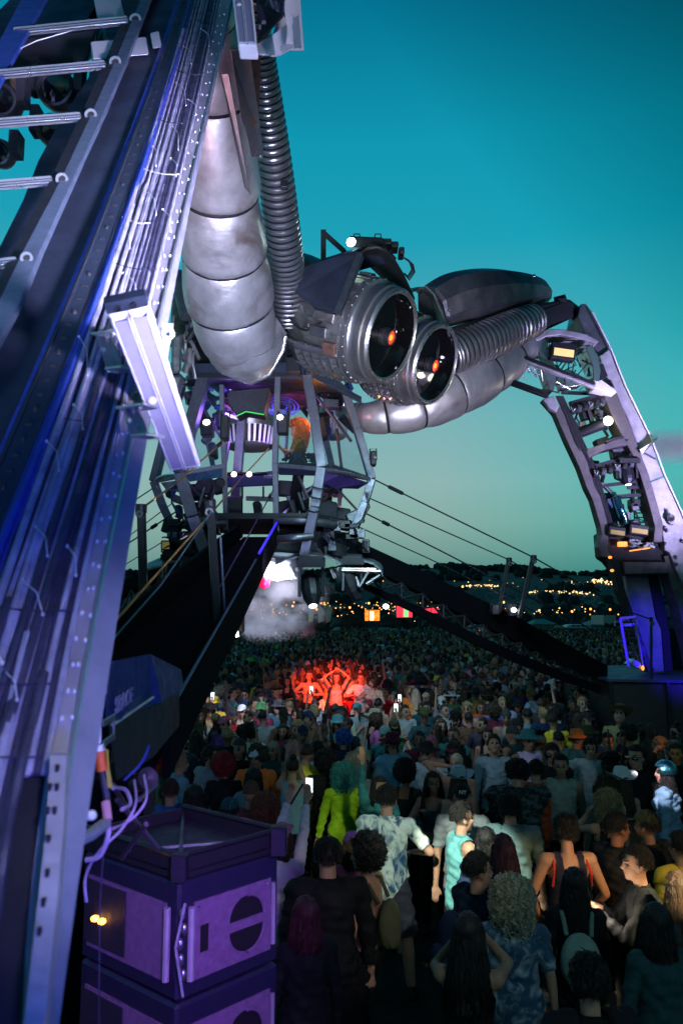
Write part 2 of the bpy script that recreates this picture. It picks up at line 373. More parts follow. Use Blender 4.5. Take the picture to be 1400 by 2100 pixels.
for i in range(700):         # hedges on the slope
    y = rnd.choice((380, 470, 600, 760, 980, 1150))+rnd.uniform(-12, 12); x = rnd.uniform(-.45, .5)*y
    if noise.noise(Vector((x/80, y/60, 3))) < -.05: continue
    r = rnd.uniform(2.5, 5.5)*(.6+y/900); blob((x, y, hill_z(x, y)+r*.4), r)
w.build('woodland', leafm, kind='stuff', label='dark mass of trees and hedges along the far hills', cat='woodland')
w = MB()
for i in range(520):         # tree line behind the field
    x = rnd.uniform(-70, 85); y = rnd.uniform(150, 210); r = rnd.uniform(1.4, 3.2)
    if -16 < x < 22 and rnd.random() < .5: r *= .55
    blob((x, y, hill_z(x, y)+r*.75), r, 6)
w.build('tree_line', leafm, kind='stuff', label='dark line of bushes and trees behind the crowded field', cat='tree line')
# small pale tents covering the far slope
tn = MB()
for i in range(3200):
    px = rnd.uniform(180, 1420); py = rnd.gauss(1216, 9) if px > 620 else rnd.gauss(1222, 8)
    if not 1196 < py < 1240: continue
    p = on_ray(px, py)
    if p is None: continue
    s = rnd.uniform(1.2, 2.2); z = hill_z(p.x, p.y)
    tn.add([(p.x-s, p.y-s, z), (p.x+s, p.y-s, z), (p.x+s, p.y+s, z), (p.x-s, p.y+s, z), (p.x, p.y, z+s*1.2)], [(0, 1, 4), (1, 2, 4), (2, 3, 4), (3, 0, 4)])
tn.build('tent_field', mat('pale_tents', (.16, .21, .20), .8, 0, .6, .05), kind='stuff', label='thousands of tiny pale tents on the far slope', cat='campsite')
# distant camp lights: one mass of tiny lamps
def lamps(name, label, m, rows):
    q = MB()
    for (px, py, y, r) in rows:
        p = P(px, py, y) if y else on_ray(px, py)
        if p is None: continue
        if not y: p.z += 3; r = r*p.y/620
        q.ell(p, (r, r, r), nu=6, nv=4)
    q.build(name, m, kind='stuff', label=label, cat='lights')
yl = mat('camp_lamp_yellow', (1, .7, .3), .3, 0, emit=(1, .62, .26), es=2.2)
ol = mat('camp_lamp_orange', (1, .4, .1), .3, 0, emit=(1, .40, .09), es=3.6)
rows = []
for i in range(45): t = rnd.random(); rows.append((950+t*75, 1209-3*math.sin(t*3)+rnd.gauss(0, 1), 0, .55*rnd.uniform(.4, 1)))
for i in range(70): t = rnd.random(); rows.append((1085+t*135, 1222-6*t*(1-t)*2+rnd.gauss(0, 1.8)+3*t, 0, .6*rnd.uniform(.4, 1.1)))
for i in range(50): t = rnd.random(); rows.append((1210+t*60, 1197+rnd.gauss(0, 2.5), 0, .7*rnd.uniform(.4, 1)))
for i in range(30): rows.append((rnd.uniform(760, 1290), rnd.gauss(1203, 7), 0, .5*rnd.uniform(.3, .9)))
for i in range(26): rows.append((rnd.uniform(1340, 1400), rnd.gauss(1196, 2.5), 0, .7*rnd.uniform(.5, 1)))
for i in range(25): rows.append((rnd.uniform(790, 900), 1191+rnd.gauss(0, 1), 0, .4*rnd.uniform(.3, .9)))
lamps('hillside_lights', 'strings of tiny yellow lights across the far hillside', yl, rows)
rows = []
for i in range(120):
    px = rnd.uniform(500, 905); py = rnd.gauss(1246, 10)
    rows.append((px, py, rnd.uniform(135, 150), .085*rnd.uniform(.4, 1.5)))
for i in range(36): rows.append((rnd.uniform(240, 335), rnd.gauss(1256, 9), 140, .08*rnd.uniform(.5, 1.3)))
for i in range(26): rows.append((rnd.uniform(910, 1290), rnd.gauss(1254, 4), 140, .12*rnd.uniform(.5, 1.2)))
lamps('festoon_lights', 'scattered orange lights of the stalls behind the crowd', ol, rows)
# taller lamp posts among the stalls
for i, (px, py, Y) in enumerate([(556, 1240, 120), (600, 1243, 122), (649, 1250, 118), (717, 1246, 124), (756, 1237, 121), (884, 1233, 126), (948, 1203, 128), (1032, 1235, 118),
                                 (1105, 1252, 122), (1142, 1255, 119), (1172, 1254, 124), (1210, 1249, 121), (1250, 1250, 123), (283, 1262, 120), (330, 1256, 124)]):
    p = P(px, py, Y); t = thing('lamp_post', 'thin lamp post with orange bulb, %s' % (
        ['left edge of the smoke', 'under the smoke', 'right of the smoke', 'below the big hanging lamp', 'left of the orange screen', 'right of the orange screen',
         'behind the walkway truss', 'beside the leaning walkway post', 'nearest right of the walkway post pair', 'second one right of the walkway post pair', 'third one right of the walkway post pair',
         'left of the pale truck', 'just left of the far leg', 'left of the tall black post', 'right of the tall black post'][i]), 'lamp post', (p.x, p.y, hill_z(p.x, p.y)), 'lamp posts behind the field')
    MB().tube([(p.x, p.y, hill_z(p.x, p.y)-.1), (p.x, p.y, p.z)], .06, 6).build('pole', 'black', t)
    MB().ell(p, (.17, .17, .17), nu=10, nv=6).build('bulb', ol, t)
# stage screens in the distance
scr = mat('orange_screen', (1, .4, .05), .4, 0, emit=(1, .20, .02), es=1.6)
patt = scr.node_tree; v_ = patt.nodes.new('ShaderNodeTexBrick'); v_.inputs['Scale'].default_value = 1.4; v_.inputs['Color1'].default_value = (1, .16, .01, 1); v_.inputs['Color2'].default_value = (1, .42, .06, 1)
v_.inputs['Mortar'].default_value = (.25, .03, 0, 1); tt = patt.nodes.new('ShaderNodeTexCoord'); mpp_ = patt.nodes.new('ShaderNodeMapping'); mpp_.inputs['Rotation'].default_value = (R(90), 0, 0)
patt.links.new(tt.outputs['Object'], mpp_.inputs[0]); patt.links.new(mpp_.outputs[0], v_.inputs['Vector']); patt.links.new(v_.outputs[0], patt.nodes['Principled BSDF'].inputs['Emission Color'])
scr2 = mat('red_screen', (1, .05, .08), .4, 0, emit=(1, .04, .08), es=1.4)
core = mat('screen_core', (1, .8, .5), .4, 0, emit=(1, .72, .35), es=2.5); coreg = mat('screen_figure', (.3, 1, .4), .4, 0, emit=(.25, .8, .25), es=1.3)
for nm, lab, a, b, c, d, m1, m2, cc in (('stage_screen', 'orange glowing square screen with a pale vertical stripe far behind the crowd', 748, 1251, 778, 1273, scr, core, (762, 4)),
                                ('stage_screen', 'red glowing screen with a green figure left part hidden by walkway truss', 813, 1243, 845, 1266, scr2, coreg, (832, 5)),
                                ('stage_screen', 'low red glowing screen seen through the walkway truss, right of the green figure', 858, 1246, 898, 1257, scr2, core, (868, 2))):
    t = thing(nm, lab, 'screen', (P((a+c)/2, d, 130).x, 130, 0))
    MB().slab([P(a, b, 130), P(c, b, 130), P(c, d, 130), P(a, d, 130)], (0, .4, 0)).build('panel', m1, t)
    MB().slab([P(cc[0]-cc[1], b+3, 129.9), P(cc[0]+cc[1], b+3, 129.9), P(cc[0]+cc[1], d-1, 129.9), P(cc[0]-cc[1], d-1, 129.9)], (0, .06, 0)).build('picture', m2, t)
    for q in (a+2, c-2): MB().beam((P(q, d, 130).x, 130.2, -6), P(q, d-2, 130.2), .3, .3).build('leg', 'black', t)
# flags
for i, px in enumerate((632, 652, 668)):
    p = P(px, 1246, 100); t = thing('feather_flag', 'pale yellow feather flag, %s of three behind the crowd' % ('leftmost', 'middle', 'rightmost')[i], 'flag', (p.x, 100, 0))
    MB().tube([(p.x, 100, 0), (p.x, 100, p.z+.4)], .04, 6).build('pole', 'black', t)
    MB().slab([(p.x, 99.96, p.z+.5), (p.x+.75, 99.96, p.z-.2), (p.x+.6, 99.96, p.z-1.7), (p.x+.03, 99.96, p.z-1.9)], (0, .03, 0)).build('cloth', mat('flag_cloth', (.55, .6, .25), .8), t)
# big tents and stalls behind the crowd
def setcol(o, c): o.color = (c[0], c[1], c[2], 1); return o
def dome_tent(px, py, wpx, hpx, Y, col, label):
    b = P(px, py, Y); s = mpp(Y); t = thing('dome_tent', label, 'tent', (b.x, Y, b.z), 'tents at the back of the field')
    q = MB(); k = 12; rx, rz = wpx*s/2, hpx*s
    for i in range(7):
        ph = math.pi/2*i/6
        for j in range(k):
            th = 2*math.pi*j/k; q.v.append((b.x+rx*math.cos(ph)*math.cos(th), Y+rx*math.cos(ph)*math.sin(th), b.z+rz*math.sin(ph)))
    for i in range(6):
        for j in range(k): q.f.append((i*k+j, i*k+(j+1) % k, (i+1)*k+(j+1) % k, (i+1)*k+j))
    setcol(q.build('canopy', 'tent', t, smooth=True), col)
    d = MB().slab([(b.x-rx*.3, Y-rx*.98, b.z), (b.x+rx*.3, Y-rx*.98, b.z), (b.x, Y-rx*.86, b.z+rz*.45)], (0, .05, 0)).build('door', 'tent', t)
    setcol(d, tuple(c*.35 for c in col))
for i, (px, py, w_, h_, col, lab) in enumerate([
    (579, 1311, 22, 14, (.45, .45, .42), 'pale grey tunnel tent left of the dark barrier'), (680, 1301, 14, 10, (.8, .2, .03), 'small orange dome tent at the field edge'),
    (692, 1293, 20, 7, (.35, .45, .45), 'pale teal dome tent behind the orange one'), (711, 1304, 24, 12, (.02, .12, .22), 'blue dome tent standing right of the orange one'),
    (738, 1301, 26, 9, (.35, .07, .03), 'rust red dome tent right of the blue one'), (762, 1298, 20, 7, (.25, .36, .36), 'grey green dome tent right of the rust red one'),
    (785, 1296, 26, 9, (.08, .26, .26), 'teal dome tent, leftmost of the teal row'), (808, 1297, 22, 8, (.12, .30, .30), 'pale teal dome tent in the middle of the teal row'),
    (828, 1299, 24, 9, (.07, .22, .22), 'teal dome tent, rightmost of the teal row')]): dome_tent(px, py, w_, h_, 88-i*.7, col, lab)
def marquee(px0, px1, pyt, pyb, Y, col, colr, label, name='marquee', cat='marquee'):
    a = P(px0, pyb, Y); b = P(px1, pyb, Y); t = thing(name, label, cat, ((a.x+b.x)/2, Y, a.z))
    top = P(px0, pyt, Y).z; wl_ = lerp(a.z, top, .5)
    setcol(MB().hexa([(a.x, Y, a.z), (b.x, Y, a.z), (b.x, Y+4, a.z), (a.x, Y+4, a.z)], [(a.x, Y, wl_), (b.x, Y, wl_), (b.x, Y+4, wl_), (a.x, Y+4, wl_)]).build('wall', 'tent', t), col)
    m_ = (a.x+b.x)/2; e_ = (b.x-a.x)*.06
    setcol(MB().add([(a.x-e_, Y-.3, wl_+.02), (b.x+e_, Y-.3, wl_+.02), (b.x+e_, Y+4.3, wl_+.02), (a.x-e_, Y+4.3, wl_+.02), (lerp(a.x, b.x, .3), Y+2, top), (lerp(a.x, b.x, .7), Y+2, top)],
                    [(0, 1, 5, 4), (1, 2, 5), (2, 3, 4, 5), (3, 0, 4), (3, 2, 1, 0)]).build('roof', 'tent', t), colr)
    return t
marquee(1093, 1140, 1270, 1291, 92, (.10, .20, .17), (.13, .28, .24), 'pale green marquee tent right of the two walkway posts')
marquee(1140, 1170, 1282, 1292, 90, (.3, .17, .08), (.36, .2, .1), 'low tan canopy tent between green marquee and white van')
marquee(958, 1010, 1281, 1310, 80, (.42, .36, .26), (.30, .36, .34), 'food stall with pale roof seen through the walkway truss', 'food_stall', 'stall')
marquee(1212, 1243, 1272, 1293, 88, (.12, .20, .18), (.16, .26, .24), 'grey green tent right of the white van')
setcol(MB().slab([P(977, 1292, 79.8), P(992, 1292, 79.8), P(992, 1303, 79.8), P(977, 1303, 79.8)], (0, .05, 0)).build('stall_sign', mat('stall_sign_lit', (1, .2, .05), .5, 0, emit=(1, .18, .04), es=.9), label='small lit red sign on the food stall counter', cat='sign'), (1, 1, 1))
def van(px0, px1, py0, py1, Y, label):
    a, b = P(px0, py1, Y), P(px1, py0, Y); t = thing('parked_van', label, 'van', ((a.x+b.x)/2, Y, a.z)); w_ = b.x-a.x; h = b.z-a.z
    MB().slab([(a.x, Y, a.z+h*.15), (b.x, Y, a.z+h*.15), (b.x, Y, b.z), (a.x+w_*.18, Y, b.z), (a.x, Y, a.z+h*.55)], (0, 2, 0)).build('body', mat('van_white', (.5, .55, .52), .4), t, bev=.05)
    for k in range(3): MB().slab([(a.x+w_*(.25+.24*k), Y-.02, a.z+h*.55), (a.x+w_*(.43+.24*k), Y-.02, a.z+h*.55), (a.x+w_*(.43+.24*k), Y-.02, b.z-h*.12), (a.x+w_*(.25+.24*k), Y-.02, b.z-h*.12)], (0, .015, 0)).build('window', 'lens', t)
    for k in (.2, .8): MB().lathe((a.x+w_*k, Y-.03, a.z+h*.15), (0, 1, 0), [(0, .001), (0, h*.15), (.2, h*.15)], 14).build('wheel', 'black', t)
van(1161, 1202, 1281, 1290, 86, 'white van parked behind the field barrier')
# pale truck at the right, dark barriers
def boxthing(name, label, cat, px0, px1, py0, py1, Y, dep, m, extra=True, group=None):
    a, b = P(px0, py1, Y), P(px1, py0, Y); t = thing(name, label, cat, ((a.x+b.x)/2, Y, a.z), group)
    MB().hexa([(a.x, Y, a.z), (b.x, Y, a.z), (b.x, Y+dep, a.z), (a.x, Y+dep, a.z)], [(a.x, Y, b.z), (b.x, Y, b.z), (b.x, Y+dep, b.z), (a.x, Y+dep, b.z)]).build('panel', m, t, bev=.02)
    if extra:
        n = max(2, int((b.x-a.x)/2.4))
        for i in range(n+1): x = lerp(a.x, b.x, i/n); MB().beam((x, Y-.05, a.z), (x, Y-.05, b.z+.05), .07, .07).build('post', 'blacksteel', t)
    return t
boxthing('field_barrier', 'long dark solid barrier fence behind the crowd on the left', 'barrier', 484, 575, 1290, 1311, 84, .1, mat('barrier_blue', (.010, .022, .035), .7, 0, .3, 2))
boxthing('field_barrier', 'dark reddish barrier fence behind the centre of the crowd', 'barrier', 577, 676, 1289, 1310, 83, .1, mat('barrier_red', (.028, .014, .020), .7, 0, .3, 2))
boxthing('field_barrier', 'dark barrier fence behind the crowd left of the far leg', 'barrier', 1080, 1300, 1291, 1309, 82, .1, mat('barrier_dark', (.010, .014, .014), .7, 0, .3, 2))
boxthing('sound_tower', 'dark boxy scaffold cabin standing above the red barrier', 'cabin', 596, 640, 1276, 1291, 86, 3, mat('cabin_dark', (.02, .016, .022), .7))
t = boxthing('parked_truck', 'pale box truck with a dark cab beside the far leg', 'truck', 1237, 1262, 1262, 1281, 60, 3, mat('truck_white', (.42, .46, .42), .5), False)
p, q = P(1262, 1281, 60), P(1290, 1264, 60); MB().slab([(p.x, 60, p.z), (q.x, 60, p.z), (q.x, 60, q.z-.25), (lerp(p.x, q.x, .6), 60, q.z), (p.x, 60, q.z)], (0, 2.3, 0)).build('cab', 'black', t, bev=.04)
for k in (1243, 1256, 1283):
    p = P(k, 1283, 59.9); MB().lathe(p, (0, 1, 0), [(0, .001), (0, .2), (.25, .2)], 14).build('wheel', 'black', t)
# ================================================================== near leg (the photographer stands beside it)
def YL(py): s = math.tan(PITCH+math.atan((1050-py)/F)); return -2.075/(s-1.262)
def L(px, py, dy=0.0): return P(px, py, YL(py)+dy)
leg = thing('spider_leg', 'huge leaning steel leg in the left foreground covered with bundled cables under blue violet light', 'leg', (-1.6, 2.2, 0))
TB = [(-60, 378, 402, 452, 486), (0, 362, 390, 442, 475), (119, 328, 358, 430, 462), (251, 283, 316, 403, 430), (330, 250, 292, 388, 412), (411, 218, 262, 361, 393), (520, 169, 219, 330, 375), (614, 128, 183, 316, 357),
      (750, 73, 140, 277, 328), (820, 46, 114, 250, 312), (902, 8, 78, 219, 294), (1026, -44, 24, 214, 276), (1100, -80, -8, 206, 268), (1240, -140, -58, 140, 240), (1400, -210, -120, 127, 224), (1550, -270, -180, 103, 204), (1700, -330, -250, 90, 180), (1800, -370, -300, 80, 166), (2100, -480, -420, 52, 122), (2250, -540, -480, 38, 98)]
# columns: y, rail left, rail right / cables left, perforated left, outer right edge
def smooth_tab(tab, deg=3):
    a = np.array(tab, float); ysd = np.arange(-60, 2260, 30.0); cols_ = [np.polyval(np.polyfit(a[:, 0]/1000, a[:, k], deg), ysd/1000) for k in range(1, a.shape[1])]
    return [tuple([float(y_)]+[float(c_[i_]) for c_ in cols_]) for i_, y_ in enumerate(ysd)]
TB = smooth_tab(TB)
PT = smooth_tab([(-60, 478), (119, 458), (251, 425), (411, 372), (614, 336), (902, 268), (1100, 235), (1240, 195), (1400, 162), (1550, 136), (1700, 127), (1800, 122), (2100, 95), (2250, 85)])
PERF = lambda y: interp(PT, y)[0]
ys = [-60, 0, 60, 119, 185, 251, 330, 411, 520, 614, 680, 750, 820, 902, 1026, 1100, 1170, 1240, 1320, 1400, 1550, 1700, 1800, 1950, 2100, 2250]
LE = [(-60, 235), (0, 228), (120, 208), (297, 92), (457, 30), (560, -30), (800, -140), (2250, -900)]
rows = [(L(interp(LE, y)[0], y, .12), L(interp(TB, y)[0]+8, y, .12)) for y in ys]
MB().strip(rows, (-.25, .45, .0)).build('main_beam', 'beam', leg)
MB().strip([(L(interp(TB, y)[0]-3, y, .06), L(interp(TB, y)[0]+5, y, .06)) for y in ys], (0, .06, 0)).build('edge_lip', 'cableblue', leg)
# perforated rail, with real slots
q = MB(); q.strip([(L(interp(TB, y)[0]+5, y, .03), L(interp(TB, y)[1], y, .03)) for y in ys], (0, .05, 0)); tray = q.build('cable_tray', 'beam', leg)
q = MB()
y = -30
while y < 1500:
    a, b = interp(TB, y)[:2]; c = (a+b)/2+3; Y_ = YL(y); s = mpp(Y_); p = L(c, y, .026)
    k = int(y/30) % 3
    (MB().ell(p, (.0075, .004, .011), nu=8, nv=5) if k == 0 else MB().box(p, (.009, .003, .0035))).build('slot', 'cone', tray)
    y += .042/s*.93
q = MB()
for f in (.12, .9): q.strip([(L(lerp(interp(TB, y)[0]+5, interp(TB, y)[1], f)-1.2, y, .022), L(lerp(interp(TB, y)[0]+5, interp(TB, y)[1], f)+1.2, y, .022)) for y in ys], (0, .01, 0))
q.build('tray_lip', 'steel_dark', tray)
# outer side: perforated angle and smooth side plate
MB().strip([(L(interp(TB, y)[2]-2, y, .05), L(PERF(y), y, .05)) for y in ys], (0, .03, 0)).build('perforated_angle', 'plate', leg)
MB().strip([(L(PERF(y), y, .052), L(interp(TB, y)[3], y, .09)) for y in ys], (-.03, .05, 0)).build('side_plate', mat('side_plate_paint', (.26, .27, .34), .5, .3, .35, 4, .08, 40), leg)
MB().tube([L(PERF(y), y, .045) for y in ys], .006, 6).build('edge_bead', 'alu', leg)
q = MB(); rnd = random.Random(3); y = -20
while y < 1500:
    for f in (.3, .72):
        a, b = interp(TB, y)[2], PERF(y); p = L(lerp(a, b, f+rnd.uniform(-.1, .1)), y+rnd.uniform(-4, 4), .045); MB().ell(p, (.0045, .006, .0055), nu=6, nv=4).build('bolt', 'tie', leg)
    y += .052/mpp(YL(y))
# backing board behind the cables
MB().strip([(L(interp(TB, y)[1]-2, y, .07), L(interp(TB, y)[2]+2, y, .07)) for y in ys], (0, .04, 0)).build('backing_board', 'black', leg)
# cables
NC = 32
for i in range(NC):
    f = (i+.5)/NC; ph = rnd.random()*6; amp = rnd.uniform(.1, .35)/NC; rad = rnd.choice((.0055, .006, .0065, .007)); lift = rnd.uniform(0, .018)
    y1 = 2250; y0 = -60
    if i % 5 == 2: y0 = rnd.choice((380, 440, 560))
    if i > 25: y1 = 1600
    pts = []
    yy = y0
    while yy <= y1:
        a, b = interp(TB, yy)[1:3]; x = lerp(a, b, min(.99, max(.01, f + (amp*math.sin(yy/190+ph) + .2*amp*math.sin(yy/47+ph*2))*(1 if yy < 900 else .35))))
        pts.append(L(x, yy, .045-lift+.004*math.sin(yy/60+ph))); yy += 22 if yy < 900 else 34
    m_ = 'cableblue' if i in (0, 1, 2, 4) else ('cablelight' if i % 3 == 1 or i in (6, 14, 20, 27) else 'cable')
    MB().tube(pts, rad, 7).build('cable', m_, leg, smooth=True)
# loose upper layer cables
for (f0, f1, ya, yb, r_, m_) in ((.05, .22, 60, 900, .009, 'cablelight'), (.12, .05, 100, 1300, .010, 'cableblue'), (.3, .45, 380, 1500, .008, 'cablelight'), (.55, .5, 700, 2250, .009, 'cable'), (.15, .35, 420, 2250, .009, 'cablelight'),
                                  (.62, .70, 1300, 2250, .011, 'cablelight'), (.42, .52, 1350, 2250, .010, 'cablelight'), (.82, .80, 1380, 2250, .010, 'cable'), (.35, .38, 1230, 2250, .012, 'cable'), (.72, .60, 850, 1700, .011, 'cable')):
    pts = []
    for k in range(40):
        yy = lerp(ya, yb, k/39); a, b = interp(TB, yy)[1:3]; pts.append(L(lerp(a, b, lerp(f0, f1, k/39)+.008*math.sin(k*.3+f0*9)), yy, .018-.004*math.sin(k*.9)))
    MB().tube(pts, r_, 8).build('cable', m_, leg, smooth=True)
# cable ties with sticking tails
for y, f, fl, s in [(60, .62, .95, 34), (95, .22, .5, 36), (170, .3, .62, 46), (205, .75, 1.0, 30), (255, .45, .7, 52), (300, .18, .3, 40), (325, .68, .85, 36), (390, .3, .6, 50), (430, .8, 1.0, 44), (470, .1, .3, 40), (560, .38, .7, 50),
                    (600, .75, .9, 30), (690, .02, .18, 80), (830, .3, .45, 50), (905, .12, .3, 60), (1080, .35, .5, 60), (1120, .75, .86, 60), (1190, .4, .62, 70), (1300, .15, .4, 60), (1375, .5, .62, 60), (1500, .3, .55, 60), (1700, .5, .7, 40), (1840, .2, .6, 20)]:
    a, b = interp(TB, y)[1:3]; p0 = L(lerp(a, b, f), y, .012); p1 = L(lerp(a, b, (f+fl)/2)+6, y+s*.35, -.004); p2 = L(lerp(a, b, fl)-4, y+s, .008)
    q = MB(); q.tube([p0, (p0+p1)/2+Vector((0, -.006, .002)), p1, p2], .0013, 5); q.ell(p0, (.004, .004, .005), nu=6, nv=4); q.ell(p2, (.0035, .0035, .004), nu=6, nv=4)
    q.build('cable_tie', 'tie', leg, smooth=True)
for y, f0, f1 in ((38, .35, .9), (140, .1, .98), (240, .0, .75), (345, .1, .95), (445, .02, .6), (540, .2, .95), (850, .05, .6), (1240, .1, .95), (1390, .2, .9), (1540, .0, .95), (1845, .2, .8)):
    a, b = interp(TB, y)[1:3]; MB().tube([L(lerp(a, b, lerp(f0, f1, k/8)), y+18*math.sin(k/8*math.pi)*.3+k*1.5, .006) for k in range(9)], .0016 if y < 1200 else .002, 5).build('cable_tie', 'tie' if y % 2 else 'cable', leg)
# pale plate low on the leg, with slots
MB().strip([(L(a, y, -.03), L(b, y, -.03)) for y, a, b in ((1548, 103, 137), (1700, 95, 130), (1850, 78, 118), (2100, 50, 92), (2250, 30, 74))], (0, .02, 0)).build('mending_plate', 'plate', leg)
q = MB()
for y, a in ((1575, 118), (1614, 103), (1614, 117), (1662, 98), (1662, 113), (1720, 100), (1790, 98), (1850, 90), (1910, 82)): MB().box(L(a, y, -.033), (.003, .003, .006)).build('slot', 'cone', leg)
# far member of the leg behind the ladder, dark
MB().strip([(L(a, y, 1.0), L(b, y, 1.0)) for y, a, b in ((-60, 60, 240), (0, 20, 205), (60, -40, 165), (140, -120, 60))], (0, .3, 0)).build('upper_member', 'beam', leg)
# ---- ladder leaning along the leg
lad = thing('ladder', 'metal ladder leaning along the foreground leg at the top left', 'ladder', (-2.6, 3.2, 2.5))
RT = [(-60, 300, 340), (0, 268, 308), (128, 214, 258), (236, 166, 212), (368, 104, 151), (516, 26, 84), (620, -24, 42), (900, -180, -110)]
yl_ = [-60, 0, 128, 236, 368, 516, 620, 900]
MB().strip([(L(interp(RT, y)[0]+20, y, -.10), L(interp(RT, y)[1], y, -.10)) for y in yl_], (0, .03, 0)).build('rail', 'alurail', lad, bev=.003)
MB().strip([(L(interp(RT, y)[0], y, -.085), L(interp(RT, y)[0]+24, y, -.10)) for y in yl_], (0, .03, 0)).build('rail_side', 'black', lad)
MB().strip([(L(a, y, .0), L(b, y, -.02)) for y, a, b in ((-60, 74, 130), (0, 44, 92), (75, 4, 52), (140, -30, 15), (300, -120, -70))], (0, .03, 0)).build('rail', mat('ladder_rail_blue', (.05, .10, .45), .4, .5, .2, 12), lad)
for (xa, ya, xb, yb) in ((30, 66, 262, 42), (-60, 158, 216, 133), (-90, 259, 166, 240), (-110, 388, 108, 371), (-130, 556, 36, 537)):
    Ya = YL((ya+yb)/2)
    q = MB(); s = mpp(Ya)
    q.beam(P(xa, ya, Ya-.05), P(xb, yb, Ya-.05), .03, 17*s, (0, 0, 1))
    rg = q.build('rung', 'alu', lad, bev=.003)
    q = MB()
    for k in (-5, 0, 5): q.beam(P(xa, ya+k, Ya-.067), P(xb, yb+k, Ya-.067), .004, 2.0*s)
    q.build('groove', 'steel_dark', rg)
for (x, y) in ((278, 40), (237, 128), (187, 236), (128, 368), (56, 530), (-20, 700)):
    p = L(x, y, -.106); s = mpp(YL(y)); q = MB(); q.lathe(p, (0, -1, -.1), [(0, 13*s), (.006, 13*s), (.006, 8*s), (-.002, 8*s)], 16)
    o = q.build('rung_end', 'alu', lad, smooth=True); o.scale = (1, 1, 1)
    MB().lathe(p, (0, -1, -.1), [(.001, 8*s), (.002, .0001)], 14).build('rung_socket', 'cone', lad)
# violet lit clamp and pale bracket behind the ladder
cl = thing('lamp_bracket', 'pale square bracket and clamp catching violet light behind the ladder', 'bracket', L(250, 95, .1))
MB().hexa([L(186, 86, -.02), L(300, 76, -.02), L(305, 112, -.02), L(190, 122, -.02)], [L(186, 86, .09), L(300, 76, .09), L(305, 112, .09), L(190, 122, .09)]).build('bar', 'housing', cl, bev=.006)
MB().hexa([L(308, 68, -.06), L(326, 64, -.06), L(332, 96, -.06), L(314, 100, -.06)], [L(308, 68, .09), L(326, 64, .09), L(332, 96, .09), L(314, 100, .09)]).build('end_block', 'housing', cl, bev=.005)
MB().hexa([L(186, -40, .05), L(240, -40, .05), L(256, 36, .05), L(200, 38, .05)], [L(186, -40, .16), L(240, -40, .16), L(256, 36, .16), L(200, 38, .16)]).build('upright', 'housing', cl, bev=.006)
MB().tube([L(20, 110, .02), L(75, 84, .02), L(150, 62, .02)], .003, 5).build('wire', 'tie', cl)
# dark moving lamps hanging behind the ladder
def round_lamp(px, py, Y, r, label, ry=1.0, tilt=(0, -1, -.25)):
    c = P(px, py, Y); s = mpp(Y); r = r*s; t = thing('stage_lamp', label, 'stage lamp', c)
    MB().lathe(c, tilt, [(-r*1.1, .001), (-r*1.05, r*.6), (-r*.6, r*.95), (0, r), (r*.5, r*.92), (r*.55, r*.8), (r*.4, r*.75), (r*.35, .001)], 28).build('head', 'blacksteel', t, smooth=True)
    d = Vector(tilt).normalized(); MB().lathe(c+d*(r*.40), d, [(0, r*.72), (.01, r*.5), (.02, .001)], 24).build('lens', 'lens', t)
    MB().beam(c+Vector((-r*1.12, 0, -r*.2)), c+Vector((-r*1.12, 0, r*1.5)), .05, .09).build('yoke', 'black', t)
    MB().beam(c+Vector((r*1.12, 0, -r*.2)), c+Vector((r*1.12, 0, r*1.5)), .05, .09).build('yoke', 'black', t)
    return t
round_lamp(8, 210, 4.2, 38, 'round black stage lamp at the left edge behind the second ladder rung')
round_lamp(2, 315, 4.0, 30, 'round black stage lamp at the left edge below the third ladder rung')
round_lamp(118, 185, 4.4, 44, 'round black stage lamp between ladder rail and the second rung')
round_lamp(112, 270, 4.3, 36, 'smaller round black stage lamp hanging under the third rung')
MB().hexa([P(-60, 90, 4.7), P(200, 60, 4.7), P(180, 125, 4.7), P(-60, 160, 4.7)], [P(-60, 90, 5.1), P(200, 60, 5.1), P(180, 125, 5.1), P(-60, 160, 5.1)]).build('lamp_truss', 'black', bev=.01, label='dark crossbeam carrying the lamps behind the ladder rungs', cat='beam')
MB().hexa([P(-60, 160, 4.6), P(84, 152, 4.6), P(84, 186, 4.6), P(-60, 190, 4.6)], [P(-60, 160, 4.7), P(84, 152, 4.7), P(84, 186, 4.7), P(-60, 190, 4.7)]).build('lamp_plate', 'copper', bev=.01, label='brownish plate under the dark crossbeam at the top left', cat='plate')
